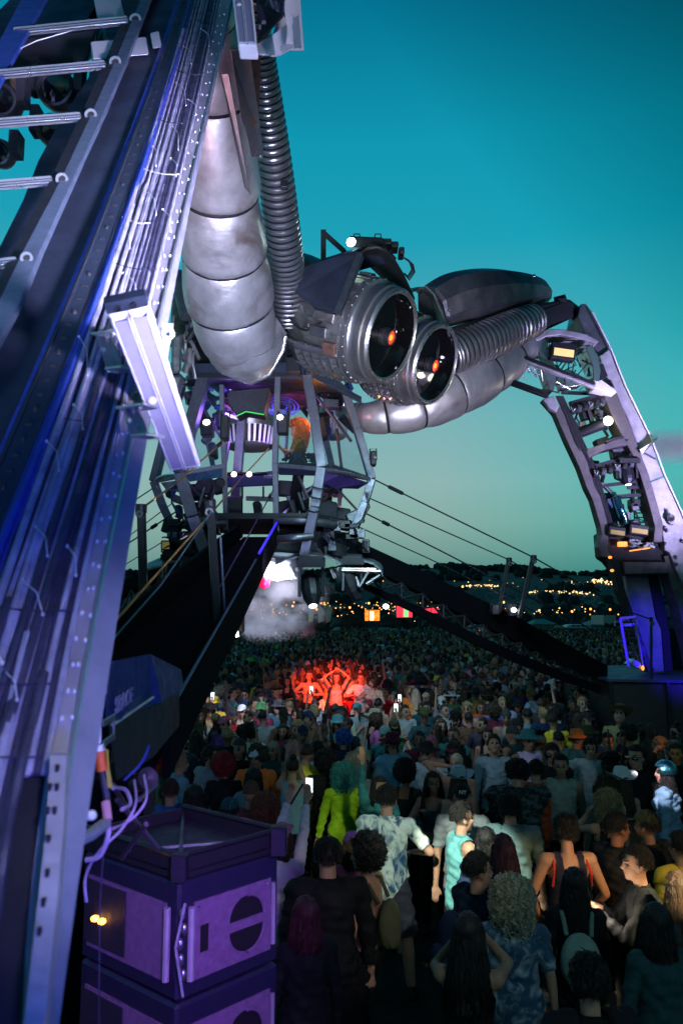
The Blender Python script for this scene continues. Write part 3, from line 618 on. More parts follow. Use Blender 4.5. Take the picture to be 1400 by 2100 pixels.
# ---- light bars on the leg
def light_bar(tl, tr, br, bl, Ys, label, dep=.035, end=True):
    a, b, c, d = P(*tl, Ys[0]), P(*tr, Ys[0]), P(*br, Ys[1]), P(*bl, Ys[1]); t = thing('light_bar', label, 'light bar', a)
    nrm = (b-a).cross(d-a).normalized()
    if nrm.y < 0: nrm = -nrm
    MB().hexa([a, b, c, d], [a+nrm*dep, b+nrm*dep, c+nrm*dep, d+nrm*dep]).build('housing', 'housing', t, bev=.006)
    f = lambda u, v, o: a + (b-a)*u*(1-v) + (c-d)*u*v + (d-a)*v - nrm*o
    for u0, u1 in ((.10, .44), (.55, .90)):
        MB().hexa([f(u0, .035, .006), f(u1, .035, .006), f(u1, .97, .006), f(u0, .97, .006)], [f(u0, .035, 0), f(u1, .035, 0), f(u1, .97, 0), f(u0, .97, 0)]).build('diffuser', 'diff', t)
        for e0, e1 in ((u0-.035, u0), (u1, u1+.03)):
            MB().hexa([f(e0, .02, .011), f(e1, .02, .011), f(e1, .985, .011), f(e0, .985, .011)], [f(e0, .02, 0), f(e1, .02, 0), f(e1, .985, 0), f(e0, .985, 0)]).build('fin', 'housing', t)
    MB().hexa([f(.485, .0, .004), f(.505, .0, .004), f(.505, 1, .004), f(.485, 1, .004)], [f(.485, .0, 0), f(.505, .0, 0), f(.505, 1, 0), f(.485, 1, 0)]).build('seam', mat('seam_red', (.10, .02, .03), .5), t)
    if end:
        e = MB().hexa([a-(d-a)*.055, b-(c-b)*.055, b, a], [a-(d-a)*.055+nrm*dep, b-(c-b)*.055+nrm*dep, b+nrm*dep, a+nrm*dep]).build('end_cap', 'beam', t, bev=.003)
        for u in (.3, .68): MB().lathe(f(u, -.027, .001), -nrm, [(0, .008), (.006, .008), (.006, .005), (0, .005)], 12).build('socket', 'cone', e)
    MB().lathe(f(.30, .49, .008), -nrm, [(-.004, .012), (.004, .011), (.006, .001)], 14).build('screw', 'housing', t, smooth=True)
    return t, f, nrm
lb, f_, nr = light_bar((221, 647), (306, 629), (412, 958), (350, 968), (1.86, 2.35), 'long pale twin-panel light bar slanting across the foreground leg')
for (v0, x, y, w_, h_) in ((.28, 232, 724, 52, 70), (.62, 285, 868, 44, 56)):      # brackets to the leg
    a = L(x-30, y-h_/2, .0); q = MB()
    q.beam(L(x-32, y-h_*.5, -.03), L(x+24, y-h_*.5-8, -.10), .05, .006); q.beam(L(x-22, y-h_*.5, -.03), L(x, y+h_*.55, -.06), .03, .006); q.beam(L(x, y+h_*.5, -.05), L(x+34, y+h_*.45, -.12), .05, .006)
    q.beam(L(x-6, y-h_*.4, -.05), L(x+14, y+h_*.4, -.08), .004, .03)
    for dx, dy_ in ((2, -h_*.5-6), (16, h_*.42), (-20, -h_*.1)): q.ell(L(x+dx, y+dy_, -.09), (.009, .009, .009), nu=8, nv=5)
    q.build('bracket', 'alu', lb)
MB().lathe(L(346, 685, -.22), (0, -1, -.1), [(0, .017), (.008, .017), (.008, .008), (0, .008)], 18).build('hanging_eye', 'housing', lb, smooth=True)
MB().hexa([L(332, 662, -.2), L(356, 664, -.2), L(344, 735, -.2), L(326, 700, -.2)], [L(332, 662, -.17), L(356, 664, -.17), L(344, 735, -.17), L(326, 700, -.17)]).build('hanger', 'housing', lb)
lb2, _, _ = light_bar((470, -60), (512, -62), (527, 93), (488, 92), (3.9, 3.7), 'short pale light bar at the top of the leg beside a covered box', .08, False)
# covered control box
cb = thing('control_box', 'open black electrical box wrapped in a pale rain cover at the top of the leg', 'control box', P(560, 80, 4.2))
MB().hexa([P(524, -50, 4.1), P(590, -50, 4.3), P(590, 26, 4.3), P(530, 88, 4.1)], [P(524, -50, 4.35), P(590, -50, 4.55), P(590, 26, 4.55), P(530, 88, 4.35)]).build('case', 'cabdark', cb, bev=.01)
q = MB()
for (x, y, w_, h_) in ((541, 46, 8, 6), (533, 56, 5, 8)): q.box(P(x, y, 4.08), (w_*mpp(4.1)/2, .006, h_*mpp(4.1)/2))
q.build('label_plate', 'diff', cb)
for i in range(6): MB().tube([P(545+i*7, 10+i*3, 4.1), P(552+i*7, -6+i*5, 4.03), P(560+i*5, 14+i*4, 4.02), P(570+i*3, 22-i*6, 4.1)], .007, 6).build('cable', 'cable' if i % 2 else 'steel', cb, smooth=True)
rows = []
for k in range(15):
    t_ = k/14; x0, y0 = lerp(505, 612, t_), lerp(104, 30, t_**1.2) - 0; lo = lerp(118, 98, t_) - 5*math.sin(t_*9)
    rows.append((P(x0, min(y0, lo-8), 4.05-.04*math.sin(k)), P(x0+6, lo, 4.0+.03*math.sin(k*1.7))))
MB().strip(rows, (0, .015, 0)).build('rain_cover', 'white', cb, smooth=True)
rows = [(P(586+3*math.sin(k), -60+k*16, 4.0+.02*math.sin(k*2)), P(612+1.2*k*.9, -60+k*16, 4.1)) for k in range(11)]
MB().strip(rows, (0, .015, 0)).build('rain_cover', 'white', cb, smooth=True)
MB().strip([(P(x0, y0, 4.28), P(x1, y0, 4.28)) for y0, x0, x1 in ((-60, 560, 600), (20, 575, 604), (70, 560, 612), (96, 520, 622))], (0, .015, 0)).build('rain_cover', 'white', cb)
# ---- dark speaker with lettering, lower left
sp = thing('hanging_speaker', 'blurred dark blue speaker box with pale slanted lettering hanging beside the lower leg', 'speaker', P(260, 1480, 2.7))
a = [P(218, 1352, 2.5), P(308, 1388, 3.1), P(314, 1440, 3.05), P(240, 1478, 2.55), P(214, 1486, 2.5)]
MB().slab(a, (.02, .5, .0)).build('case', mat('speaker_blue', (.010, .022, .13), .6, 0, .3, 20), sp, bev=.01)
b = [P(222, 1484, 2.54), P(313, 1436, 3.04), P(312, 1520, 3.05), P(240, 1600, 2.6)]
MB().slab(b, (.02, .4, 0)).build('lower_face', 'black', sp)
MB().tube([P(232, 1486, 2.5), P(314, 1430, 2.98)], .006, 6).build('edge_trim', 'plate', sp)
MB().tube([P(214, 1360, 2.46), P(213, 1424, 2.46)], .009, 6).build('edge_guard', 'cablelight', sp)
# lettering
def text_mesh(name, txt, m, parent, o, ex, ey, size, thick=.003):
    cu = bpy.data.curves.new(name, 'FONT'); cu.body = txt; cu.size = size; cu.extrude = thick; cu.offset = .002*size/.1
    ob = bpy.data.objects.new('tmp', cu); C.objects.link(ob); dg = bpy.context.evaluated_depsgraph_get(); me = bpy.data.meshes.new_from_object(ob.evaluated_get(dg))
    bpy.data.objects.remove(ob); ex = ex.normalized(); ez = ex.cross(ey).normalized(); ey = ez.cross(ex)
    mt = Matrix((ex, ey, ez)).transposed().to_4x4(); mt.translation = o - OFF[parent.name]; me.transform(mt); me.name = name
    r = bpy.data.objects.new(name, me); C.objects.link(r); me.materials.append(M[m]); r.parent = parent; OFF[r.name] = OFF[parent.name]; return r
p0, p1 = P(246, 1460, 2.62), P(291, 1428, 2.90)
text_mesh('lettering', 'SPACE', 'diff', sp, p0-Vector((0, .05, 0)), p1-p0, Vector((0, 0, 1)), .072)
# connector, straps and cables in front of it
cn = thing('cable_connector', 'pale plug box with orange sleeve hanging in front of the dark speaker', 'connector', P(205, 1540, 1.9))
MB().hexa([P(194, 1484, 1.9), P(208, 1484, 1.9), P(208, 1526, 1.9), P(194, 1526, 1.9)], [P(194, 1484, 1.95), P(208, 1484, 1.95), P(208, 1526, 1.95), P(194, 1526, 1.95)]).build('plug', 'housing', cn, bev=.004)
MB().hexa([P(185, 1474, 1.88), P(193, 1472, 1.88), P(196, 1534, 1.88), P(189, 1538, 1.88)], [P(185, 1474, 1.93), P(193, 1472, 1.93), P(196, 1534, 1.93), P(189, 1538, 1.93)]).build('cover', 'yellowstrap', cn, bev=.004)
q = MB(); q.beam(P(212, 1484, 1.93), P(236, 1470, 2.0), .004, .014); q.beam(P(212, 1526, 1.93), P(236, 1509, 2.0), .004, .014); q.beam(P(234, 1472, 2.0), P(234, 1508, 2.0), .004, .010); q.build('hook', 'steel', cn)
MB().tube([P(203, 1528, 1.9), P(206, 1548, 1.9)], .012, 8).build('collar', 'housing', cn)
MB().tube([P(205, 1540, 1.9), P(211, 1580, 1.9)], [.013, .014], 10).build('sleeve', 'orange', cn, smooth=True)
MB().tube([P(216, 1537, 1.91), P(220, 1580, 1.91), P(226, 1616, 1.9)], .007, 6).build('strap', 'yellowstrap', cn)
MB().tube([P(*p) for p in path([(210, 1580, 1.9), (215, 1612, 1.9), (220, 1640, 1.9), (216, 1680, 1.88)], 6)], .008, 8).build('lead', 'cable', cn, smooth=True)
MB().tube([P(217, 1645, 1.88), P(222, 1682, 1.86)], .010, 8).build('sleeve', 'pink', cn, smooth=True)
wires = [([(222, 1682, 1.86), (222, 1715, 1.85), (205, 1755, 1.85), (176, 1764, 1.85)], .0055, 'cablelight', 'pale cable hanging down from the pink sleeve'),
         ([(276, 1600, 2.1), (278, 1650, 2.0), (250, 1700, 1.95), (200, 1750, 1.9), (176, 1800, 1.9), (178, 1850, 1.9)], .0035, 'cablelight', 'thin violet cable looping over the speaker stack'),
         ([(296, 1590, 2.2), (300, 1640, 2.1), (270, 1680, 2.05), (230, 1700, 2.0)], .0035, 'cablelight', 'thin cable loop behind the tube clamp'),
         ([(212, 1750, 1.9), (206, 1850, 1.92), (204, 1990, 1.95), (203, 2110, 1.98)], .0016, 'cable', 'thin dark wire running straight down past the speaker stack'),
         ([(306, 1530, 2.3), (290, 1565, 2.25), (255, 1600, 2.2)], .004, 'cableblue', 'thin blue wire slanting above the tube clamp'),
         ([(232, 1616, 2.0), (258, 1620, 2.1), (268, 1648, 2.1), (250, 1660, 2.05)], .005, 'cablelight', 'short bright cable end curled above the clamp')]
for pts, r_, m_, lab in wires: MB().tube([P(*p) for p in path(pts, 8)], r_, 7).build('cable', m_, smooth=True, label=lab, cat='cable')
# tube clamp
tcl = thing('tube_clamp', 'pinkish ring clamp fixed to a pale tube beside the lower leg', 'clamp', P(142, 1706, 1.5))
MB().lathe(P(138, 1704, 1.5), (.15, -1, .1), [(0, .021), (0, .033), (.03, .033), (.03, .021), (0, .021)], 26).build('ring', 'pink', tcl, smooth=True)
MB().tube([P(150, 1728, 1.5), P(185, 1712, 1.55), P(215, 1690, 1.65)], .012, 8).build('tube', 'cablelight', tcl, smooth=True)
for (x, y) in ((172, 1676), (188, 1672), (148, 1678)): MB().ell(P(x, y, 1.5), (.010, .01, .009), nu=10, nv=6).build('wing_nut', 'housing', tcl, smooth=True)
MB().tube([P(120, 1722, 1.5), P(128, 1742, 1.5), P(150, 1738, 1.5)], .010, 8).build('lower_jaw', 'orange', tcl, smooth=True)
# tripod-like dark lamp with tubes behind the clamp
tl = thing('tilted_lamp', 'dark lamp on crossed thin tubes standing behind the clamp above the speaker stack', 'stage lamp', P(290, 1640, 2.6))
MB().lathe(P(296, 1600, 2.6), (.5, -.6, .3), [(-.08, .001), (-.075, .02), (-.01, .032), (.03, .034), (.03, .027), (.02, .001)], 20).build('head', 'black', tl, smooth=True)
for a, b in (((240, 1640), (325, 1740)), ((300, 1690), (250, 1760)), ((232, 1610), (262, 1660)), ((285, 1640), (320, 1610))): MB().tube([P(*a, 2.5), P(*b, 2.7)], .008, 7).build('leg', 'steel_dark', tl)
# ---- speaker stack
def speaker(A, B, D, label, hh, sgn):   # A near corner (px,py,Y), B right, D left: top corners; hh metres high
    a, b, d = P(*A), P(*B), P(*D); b.z = a.z; d.z = a.z; c = b + d - a; dn = Vector((0, 0, -hh))
    t = thing('speaker_cabinet', label, 'speaker', (a+c)/2+dn, 'stacked speaker cabinets')
    ed = .045
    MB().hexa([a+dn, b+dn, c+dn, d+dn], [a, b, c, d]).build('case', mat('case_violet', (.012, .012, .035), .5, 0, .3, 14, .2, 90), t, bev=.012)
    for (s0, s1, nm) in ((a, b, 'front_grille'), (a, d, 'side_panel')):
        e1 = (s1-s0).normalized(); nn = e1.cross(Vector((0, 0, 1))).normalized()
        if nn.dot(-a.xyz) < 0 and nn.y > 0: nn = -nn
        if nn.y > 0: nn = -nn
        w_ = (s1-s0).length; q = lambda u, v, o: s0 + e1*u + Vector((0, 0, -v)) + nn*o
        u0, u1, v0, v1 = .07, w_-.05, .085, hh-.06
        fg = MB().hexa([q(u0, v0, .006), q(u1, v0, .006), q(u1, v1, .006), q(u0, v1, .006)], [q(u0, v0, -.01), q(u1, v0, -.01), q(u1, v1, -.01), q(u0, v1, -.01)]).build(nm, 'cab', t)
        MB().tube([q(.05, v0+.01, .015), q(.05, v1-.01, .015)], .014, 8).build('corner_bar', 'plate', t, smooth=True)
        if nm == 'front_grille':
            MB().tube([q(u1+.01, v0+.02, .01), q(u1+.01, v1-.02, .01)], .010, 8).build('corner_bar', 'plate', t, smooth=True)
            cx = w_*.64; cy = (v0+v1)/2; rr = hh*.20
            o_ = q(cx, cy, .008)
            for su in (u0+.02, (u0+u1)/2, u1-.02):
                for sv in (v0+.02, v1-.02): MB().ell(q(su, sv, .008), (.005, .005, .005), nu=6, nv=4).build('screw', 'steel_dark', fg)
            MB().hexa([q(u0+.03, cy-.05, .007), q(u0+.07, cy-.05, .007), q(u0+.07, cy+.05, .007), q(u0+.03, cy+.05, .007)], [q(u0+.03, cy-.05, .001), q(u0+.07, cy-.05, .001), q(u0+.07, cy+.05, .001), q(u0+.03, cy+.05, .001)]).build('hand_hole', 'cone', fg)
            for s in (1, -1):           # split round port: two dark half moons with a ridge
                pts = [o_ + e1*(rr*math.cos(R(k))) + Vector((0, 0, s*(rr*math.sin(R(k))+.02))) for k in range(0, 181, 12)]
                MB().slab(pts if s > 0 else pts[::-1], nn*.004).build('port', 'cone', fg)
                MB().tube([o_ + e1*(rr*1.04*math.cos(R(k))) + Vector((0, 0, s*(rr*1.04*math.sin(R(k))+.02))) + nn*.01 for k in range(0, 100, 10)], .007, 6).build('port_rim', 'cab', fg, smooth=True)
        else:
            o_ = q(w_*.58, .085, .012)
            MB().hexa([q(w_*.5, .10, .012), q(w_*.95, .10, .012), q(w_*.95, hh-.08, .012), q(w_*.5, hh-.08, .012)], [q(w_*.5, .10, 0), q(w_*.95, .10, 0), q(w_*.95, hh-.08, 0), q(w_*.5, hh-.08, 0)]).build('rear_plate', 'cabdark', fg)
            if sgn:
                for k in (0, 1): MB().ell(q(w_*.78-.05*k, hh*.55, .03), (.018, .02, .012), nu=8, nv=6).build('indicator', 'orangelamp', fg)
    for k in range(4):
        pass
    # latches on the near corner
    for k in range(5):
        z = -.10-k*(hh-.16)/5; MB().ell(a+Vector((.02+.008*math.sin(k*2), -.03, z)), (.013, .012, .022), nu=8, nv=6).build('latch', 'steel', t, smooth=True)
    MB().tube([a+Vector((.03, -.035, -.06)), a+Vector((.0, -.045, -hh*.5)), a+Vector((.03, -.035, -hh+.04))], .006, 6).build('latch_cable', 'cablelight', t, smooth=True)
    return a, b, c, d
topA = (368, 1812, 3.2)
a, b, c, d = speaker(topA, (572, 1762, 3.58), (172, 1790, 3.62), 'top speaker cabinet of the foreground stack with violet lit grille', .43, 1)
za = a.z
for k, lab in ((1, 'second speaker cabinet of the foreground stack, cut by the picture bottom'), (2, 'third speaker cabinet down the foreground stack'), (3, 'fourth speaker cabinet down the foreground stack'), (4, 'lowest speaker cabinet of the foreground stack on the grass')):
    hh = .43 if k < 4 else za-.44*4
    Yk = 3.2; pz = za - .44*k
    def at(pt, z): return (700 + 0, 0, 0)
    a2 = Vector((a.x, a.y, pz)); b2 = Vector((b.x, b.y, pz)); d2 = Vector((d.x, d.y, pz))
    inv = lambda v: v
    _P = P; P = lambda x, y, Y: Vector((x, y, Y))
    speaker(tuple(a2), tuple(b2), tuple(d2), lab, min(hh, .43), 0); P = _P
# tray frame on top of the stack
fr = thing('stack_frame', 'black open steel frame lying on top of the foreground speaker stack', 'frame', (a+c)/2)
up = Vector((0, 0, 1))
for s0, s1 in ((a, b), (b, c), (c, d), (d, a)): MB().hexa([s0+up*.005, s1+up*.005, s1+up*.012, s0+up*.012], [s0+up*.09, s1+up*.09, s1*1.0+(c-s1)*0+up*.09+Vector((0, .02, 0)), s0+up*.09+Vector((0, .02, 0))]).build('side', 'black', fr)
for s0, s1 in ((a, b), (b, c), (d, a)): MB().tube([s0+up*.10, s1+up*.10], .012, 6).build('lip', 'blacksteel', fr)
m0 = (a+d)/2; m1 = (b+c)/2
MB().slab([a+up*.03, b+up*.03, c+up*.03, d+up*.03], (0, 0, .01)).build('base_plate', 'cabdark', fr)
for s0, s1 in ((m0, b), (a, c)): MB().tube([s0+up*.06, s1+up*.06], .010, 6).build('brace', 'steel_dark', fr)
MB().box(a+up*.06, (.03, .03, .05)).build('corner_post', 'blacksteel', fr, bev=.004)
MB().box(b+up*.06+Vector((.0, -.02, 0)), (.035, .035, .06)).build('corner_post', 'blacksteel', fr, bev=.006)
# ================================================================== spider body
body = thing('spider_sculpture', 'giant steel spider body with two jet engine eyes and jointed arms above the cabin', 'spider sculpture', P(560, 760, 13.2))
def ringframe(rows, n=30, extra=None):
    pass
def seg_tube(rows, seams, n=34, name='segment', m='steel', parent=None, flare=.07, arm=None):
    """swept barrel segments: rows (px,py,Y,r_px); seams: fractions where one shell overlaps the next"""
    pts = path(rows, 10); m_ = len(pts)-1
    def at(t):
        k = min(m_-1e-6, max(0, t*m_)); i = int(k); f = k-i; r = [lerp(a, b, f) for a, b in zip(pts[i], pts[i+1])]
        return P(r[0], r[1], r[2]), r[3]*mpp(r[2])
    for i in range(len(seams)-1):
        t0, t1 = seams[i], seams[i+1]; q = MB(); C_, R_ = [], []
        prof = [(-.03, .86), (0, .895), (.03, .93), (.08, .96), (.16, .983), (.28, 1.0), (.42, 1.012), (.56, 1.022), (.70, 1.03), (.82, 1.032), (.90, 1.024), (.95, 1.005), (.98, .975), (1.0, .93), (1.0, .80)]
        for u, k in prof:
            p, r = at(lerp(t0, t1, min(1, max(0, u)))); p2, _ = at(min(1, lerp(t0, t1, u)+.01)); C_.append(p if 0 <= u <= 1 else p + (p2-p)*0); R_.append(r*k)
        for j in range(1, len(C_)):
            if (C_[j]-C_[j-1]).length < .004: C_[j] = C_[j] + ((at(t1)[0]-at(t0)[0]).normalized())*.006*j/3
        q.tube(C_, R_, n, caps=False)
        for vi_, v_ in enumerate(q.v):       # shallow dents
            cc = C_[vi_//n]; dv = Vector(v_)-cc; nn_ = noise.noise(Vector(v_)*2.3+Vector((i*7, 0, 0))) + .5*noise.noise(Vector(v_)*5.5); q.v[vi_] = tuple(cc+dv*(1+.035*nn_))
        sg = q.build(name, m, parent, smooth=True)
        if i:
            p_, r_ = at(t0); p2_, _ = at(t0+.01); d_ = (p2_-p_).normalized(); MB().lathe(p_, d_, [(-.035, r_*.80), (-.03, r_*.965), (-.005, r_*.985), (.022, r_*.965), (.04, r_*.80)], n).build('seam_shade_band', 'seam', sg, smooth=True)  # added dark band paints the overlap shade at each joint
# dented, brushed look for the big shells
sm = mat('beaten_steel', (.56, .55, .57), .44, .62, .34, 2.0, .5, 3.0, streak=1, stretch=(1.6, 1.6, .8))
M['seam'] = mat('shaded_seam', (.02, .016, .02), .7, .3, .4, 9)  # near-black colour stands in for shade where shells overlap
def stain(m, brown):
    n, l = m.node_tree.nodes, m.node_tree.links; b = n['Principled BSDF']; src = b.inputs['Base Color'].links[0].from_socket
    t = n.new('ShaderNodeTexCoord'); z = n.new('ShaderNodeTexNoise'); z.inputs['Scale'].default_value = 1.1; z.inputs['Detail'].default_value = 8; z.inputs['Distortion'].default_value = .8; l.new(t.outputs['Object'], z.inputs['Vector'])
    r = n.new('ShaderNodeMapRange'); r.inputs[1].default_value = .54; r.inputs[2].default_value = .76; l.new(z.outputs[0], r.inputs[0])
    mx_ = n.new('ShaderNodeMix'); mx_.data_type = 'RGBA'; l.new(r.outputs[0], mx_.inputs[0]); l.new(src, mx_.inputs[6]); mx_.inputs[7].default_value = brown; l.new(mx_.outputs[2], b.inputs['Base Color'])
    # fine brushed scratches across the sheet
    mp = n.new('ShaderNodeMapping'); mp.inputs['Scale'].default_value = (3, 3, 60); l.new(t.outputs['Object'], mp.inputs[0]); z2 = n.new('ShaderNodeTexNoise'); z2.inputs['Scale'].default_value = 2; l.new(mp.outputs[0], z2.inputs['Vector'])
    r2 = n.new('ShaderNodeMapRange'); r2.inputs[1].default_value = .35; r2.inputs[2].default_value = .7; r2.inputs[3].default_value = .30; r2.inputs[4].default_value = .62; l.new(z2.outputs[0], r2.inputs[0]); l.new(r2.outputs[0], b.inputs['Roughness'])
stain(sm, (.20, .13, .11, 1)); stain(M['engine'], (.16, .10, .07, 1)); stain(M['hull'], (.07, .07, .09, 1)); stain(M['plate'], (.30, .27, .30, 1))
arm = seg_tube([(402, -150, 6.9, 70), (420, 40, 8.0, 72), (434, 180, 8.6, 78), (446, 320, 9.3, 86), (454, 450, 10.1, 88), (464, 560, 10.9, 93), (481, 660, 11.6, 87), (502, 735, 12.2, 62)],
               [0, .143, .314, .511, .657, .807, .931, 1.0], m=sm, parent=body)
# pointed end cup
pts = [(498, 700, 11.95, 84), (503, 725, 12.1, 76), (508, 750, 12.25, 58), (511, 770, 12.35, 34), (513, 782, 12.4, 8)]
MB().tube([P(*p[:3]) for p in pts], [p[3]*mpp(p[2]) for p in pts], 34).build('end_cup', sm, body, smooth=True)
MB().tube([P(430, 680, 12.0), P(446, 740, 12.2), P(480, 775, 12.3), P(515, 786, 12.4), P(552, 768, 12.4), P(580, 720, 12.3), P(586, 690, 12.2)], .035, 8).build('cup_rim', 'steel_bright', body, smooth=True)
q = MB(); q.strip([(P(430, 684, 12.05), P(470, 700, 11.8)), (P(447, 738, 12.2), P(482, 736, 11.9)), (P(480, 773, 12.3), P(500, 758, 12.0)), (P(515, 784, 12.4), P(515, 768, 12.0)), (P(552, 766, 12.4), P(540, 744, 12.0)), (P(580, 720, 12.3), P(560, 700, 11.9)), (P(588, 684, 12.2), P(566, 650, 11.9))], (0, .04, 0))
q.build('cup_shell', sm, body, smooth=True)
def duct(rows, rings, m, parent, name='corrugated_duct', depth=.10, n=28):
    """flexible hose: black inner tube paints the shade between ribs, one steel hoop per rib"""
    pts = path(rows, 14); k = len(pts)-1
    def at(t):
        t = min(k-1e-6, max(0, t*k)); a = int(t); f = t-a; r = [lerp(x, y, f) for x, y in zip(pts[a], pts[a+1])]; return P(*r[:3]), r[3]*mpp(r[2])
    q = MB(); cs = [at(i/40) for i in range(41)]; q.tube([c[0] for c in cs], [c[1]*.86 for c in cs], n)
    core = q.build(name, 'black', parent, smooth=True); q = MB()
    for i in range(rings):
        c0, r0 = at((i+.5)/rings); c1, _ = at(min(1, (i+.6)/rings)); ax = (c1-c0).normalized(); gap = (at(min(1, (i+1)/rings))[0]-at(i/rings)[0]).length*.36
        q.lathe(c0, ax, [(gap*math.cos(R(a_)), r0*.93+r0*.09*math.sin(R(a_))) for a_ in range(0, 361, 45)], n)
    q.build('rib_pattern', m, core, smooth=True); return core
duct([(512, -150, 7.4, 26), (528, 40, 8.6, 27), (537, 120, 9.0, 31), (551, 240, 9.7, 36), (567, 370, 10.5, 39), (580, 490, 11.3, 40), (588, 580, 12.0, 40), (592, 660, 12.5, 37)], 60, 'steel', body)
# flat brace plates between arm and duct
MB().hexa([P(472, 100, 8.0), P(512, 98, 8.0), P(541, 318, 9.2), P(506, 324, 9.1)], [P(472, 100, 8.15), P(512, 98, 8.15), P(541, 318, 9.35), P(506, 324, 9.25)]).build('brace_plate', 'steel', body, bev=.01)
MB().hexa([P(452, 150, 7.8), P(470, 150, 7.8), P(515, 400, 8.9), P(502, 385, 8.8)], [P(452, 150, 7.9), P(470, 150, 7.9), P(515, 400, 9.0), P(502, 385, 8.9)]).build('brace_plate', 'steel', body, bev=.01)
MB().tube([P(478, 150, 8.5), P(508, 250, 9.0), P(520, 310, 9.4)], .03, 8).build('strut', 'blacksteel', body)
MB().hexa([P(505, 100, 8.2), P(536, 100, 8.3), P(530, 250, 8.8), P(517, 262, 8.8)], [P(505, 100, 8.4), P(536, 100, 8.5), P(530, 250, 9.0), P(517, 262, 9.0)]).build('rusty_plate', 'copper', body)
for (x, y) in ((522, 318), (534, 320)): MB().ell(P(x, y, 9.5), (.035, .04, .035)).build('bolt', 'steel_bright', body, smooth=True)
MB().tube([P(578, 290, 10.2), P(584, 330, 10.4), P(582, 380, 10.6)], .03, 6).build('hose_clip', 'blacksteel', body)
for y in (292, 345, 380): MB().box(P(583, y, 10.3), (.05, .05, .05)).build('hose_clip', 'blacksteel', body, bev=.01)
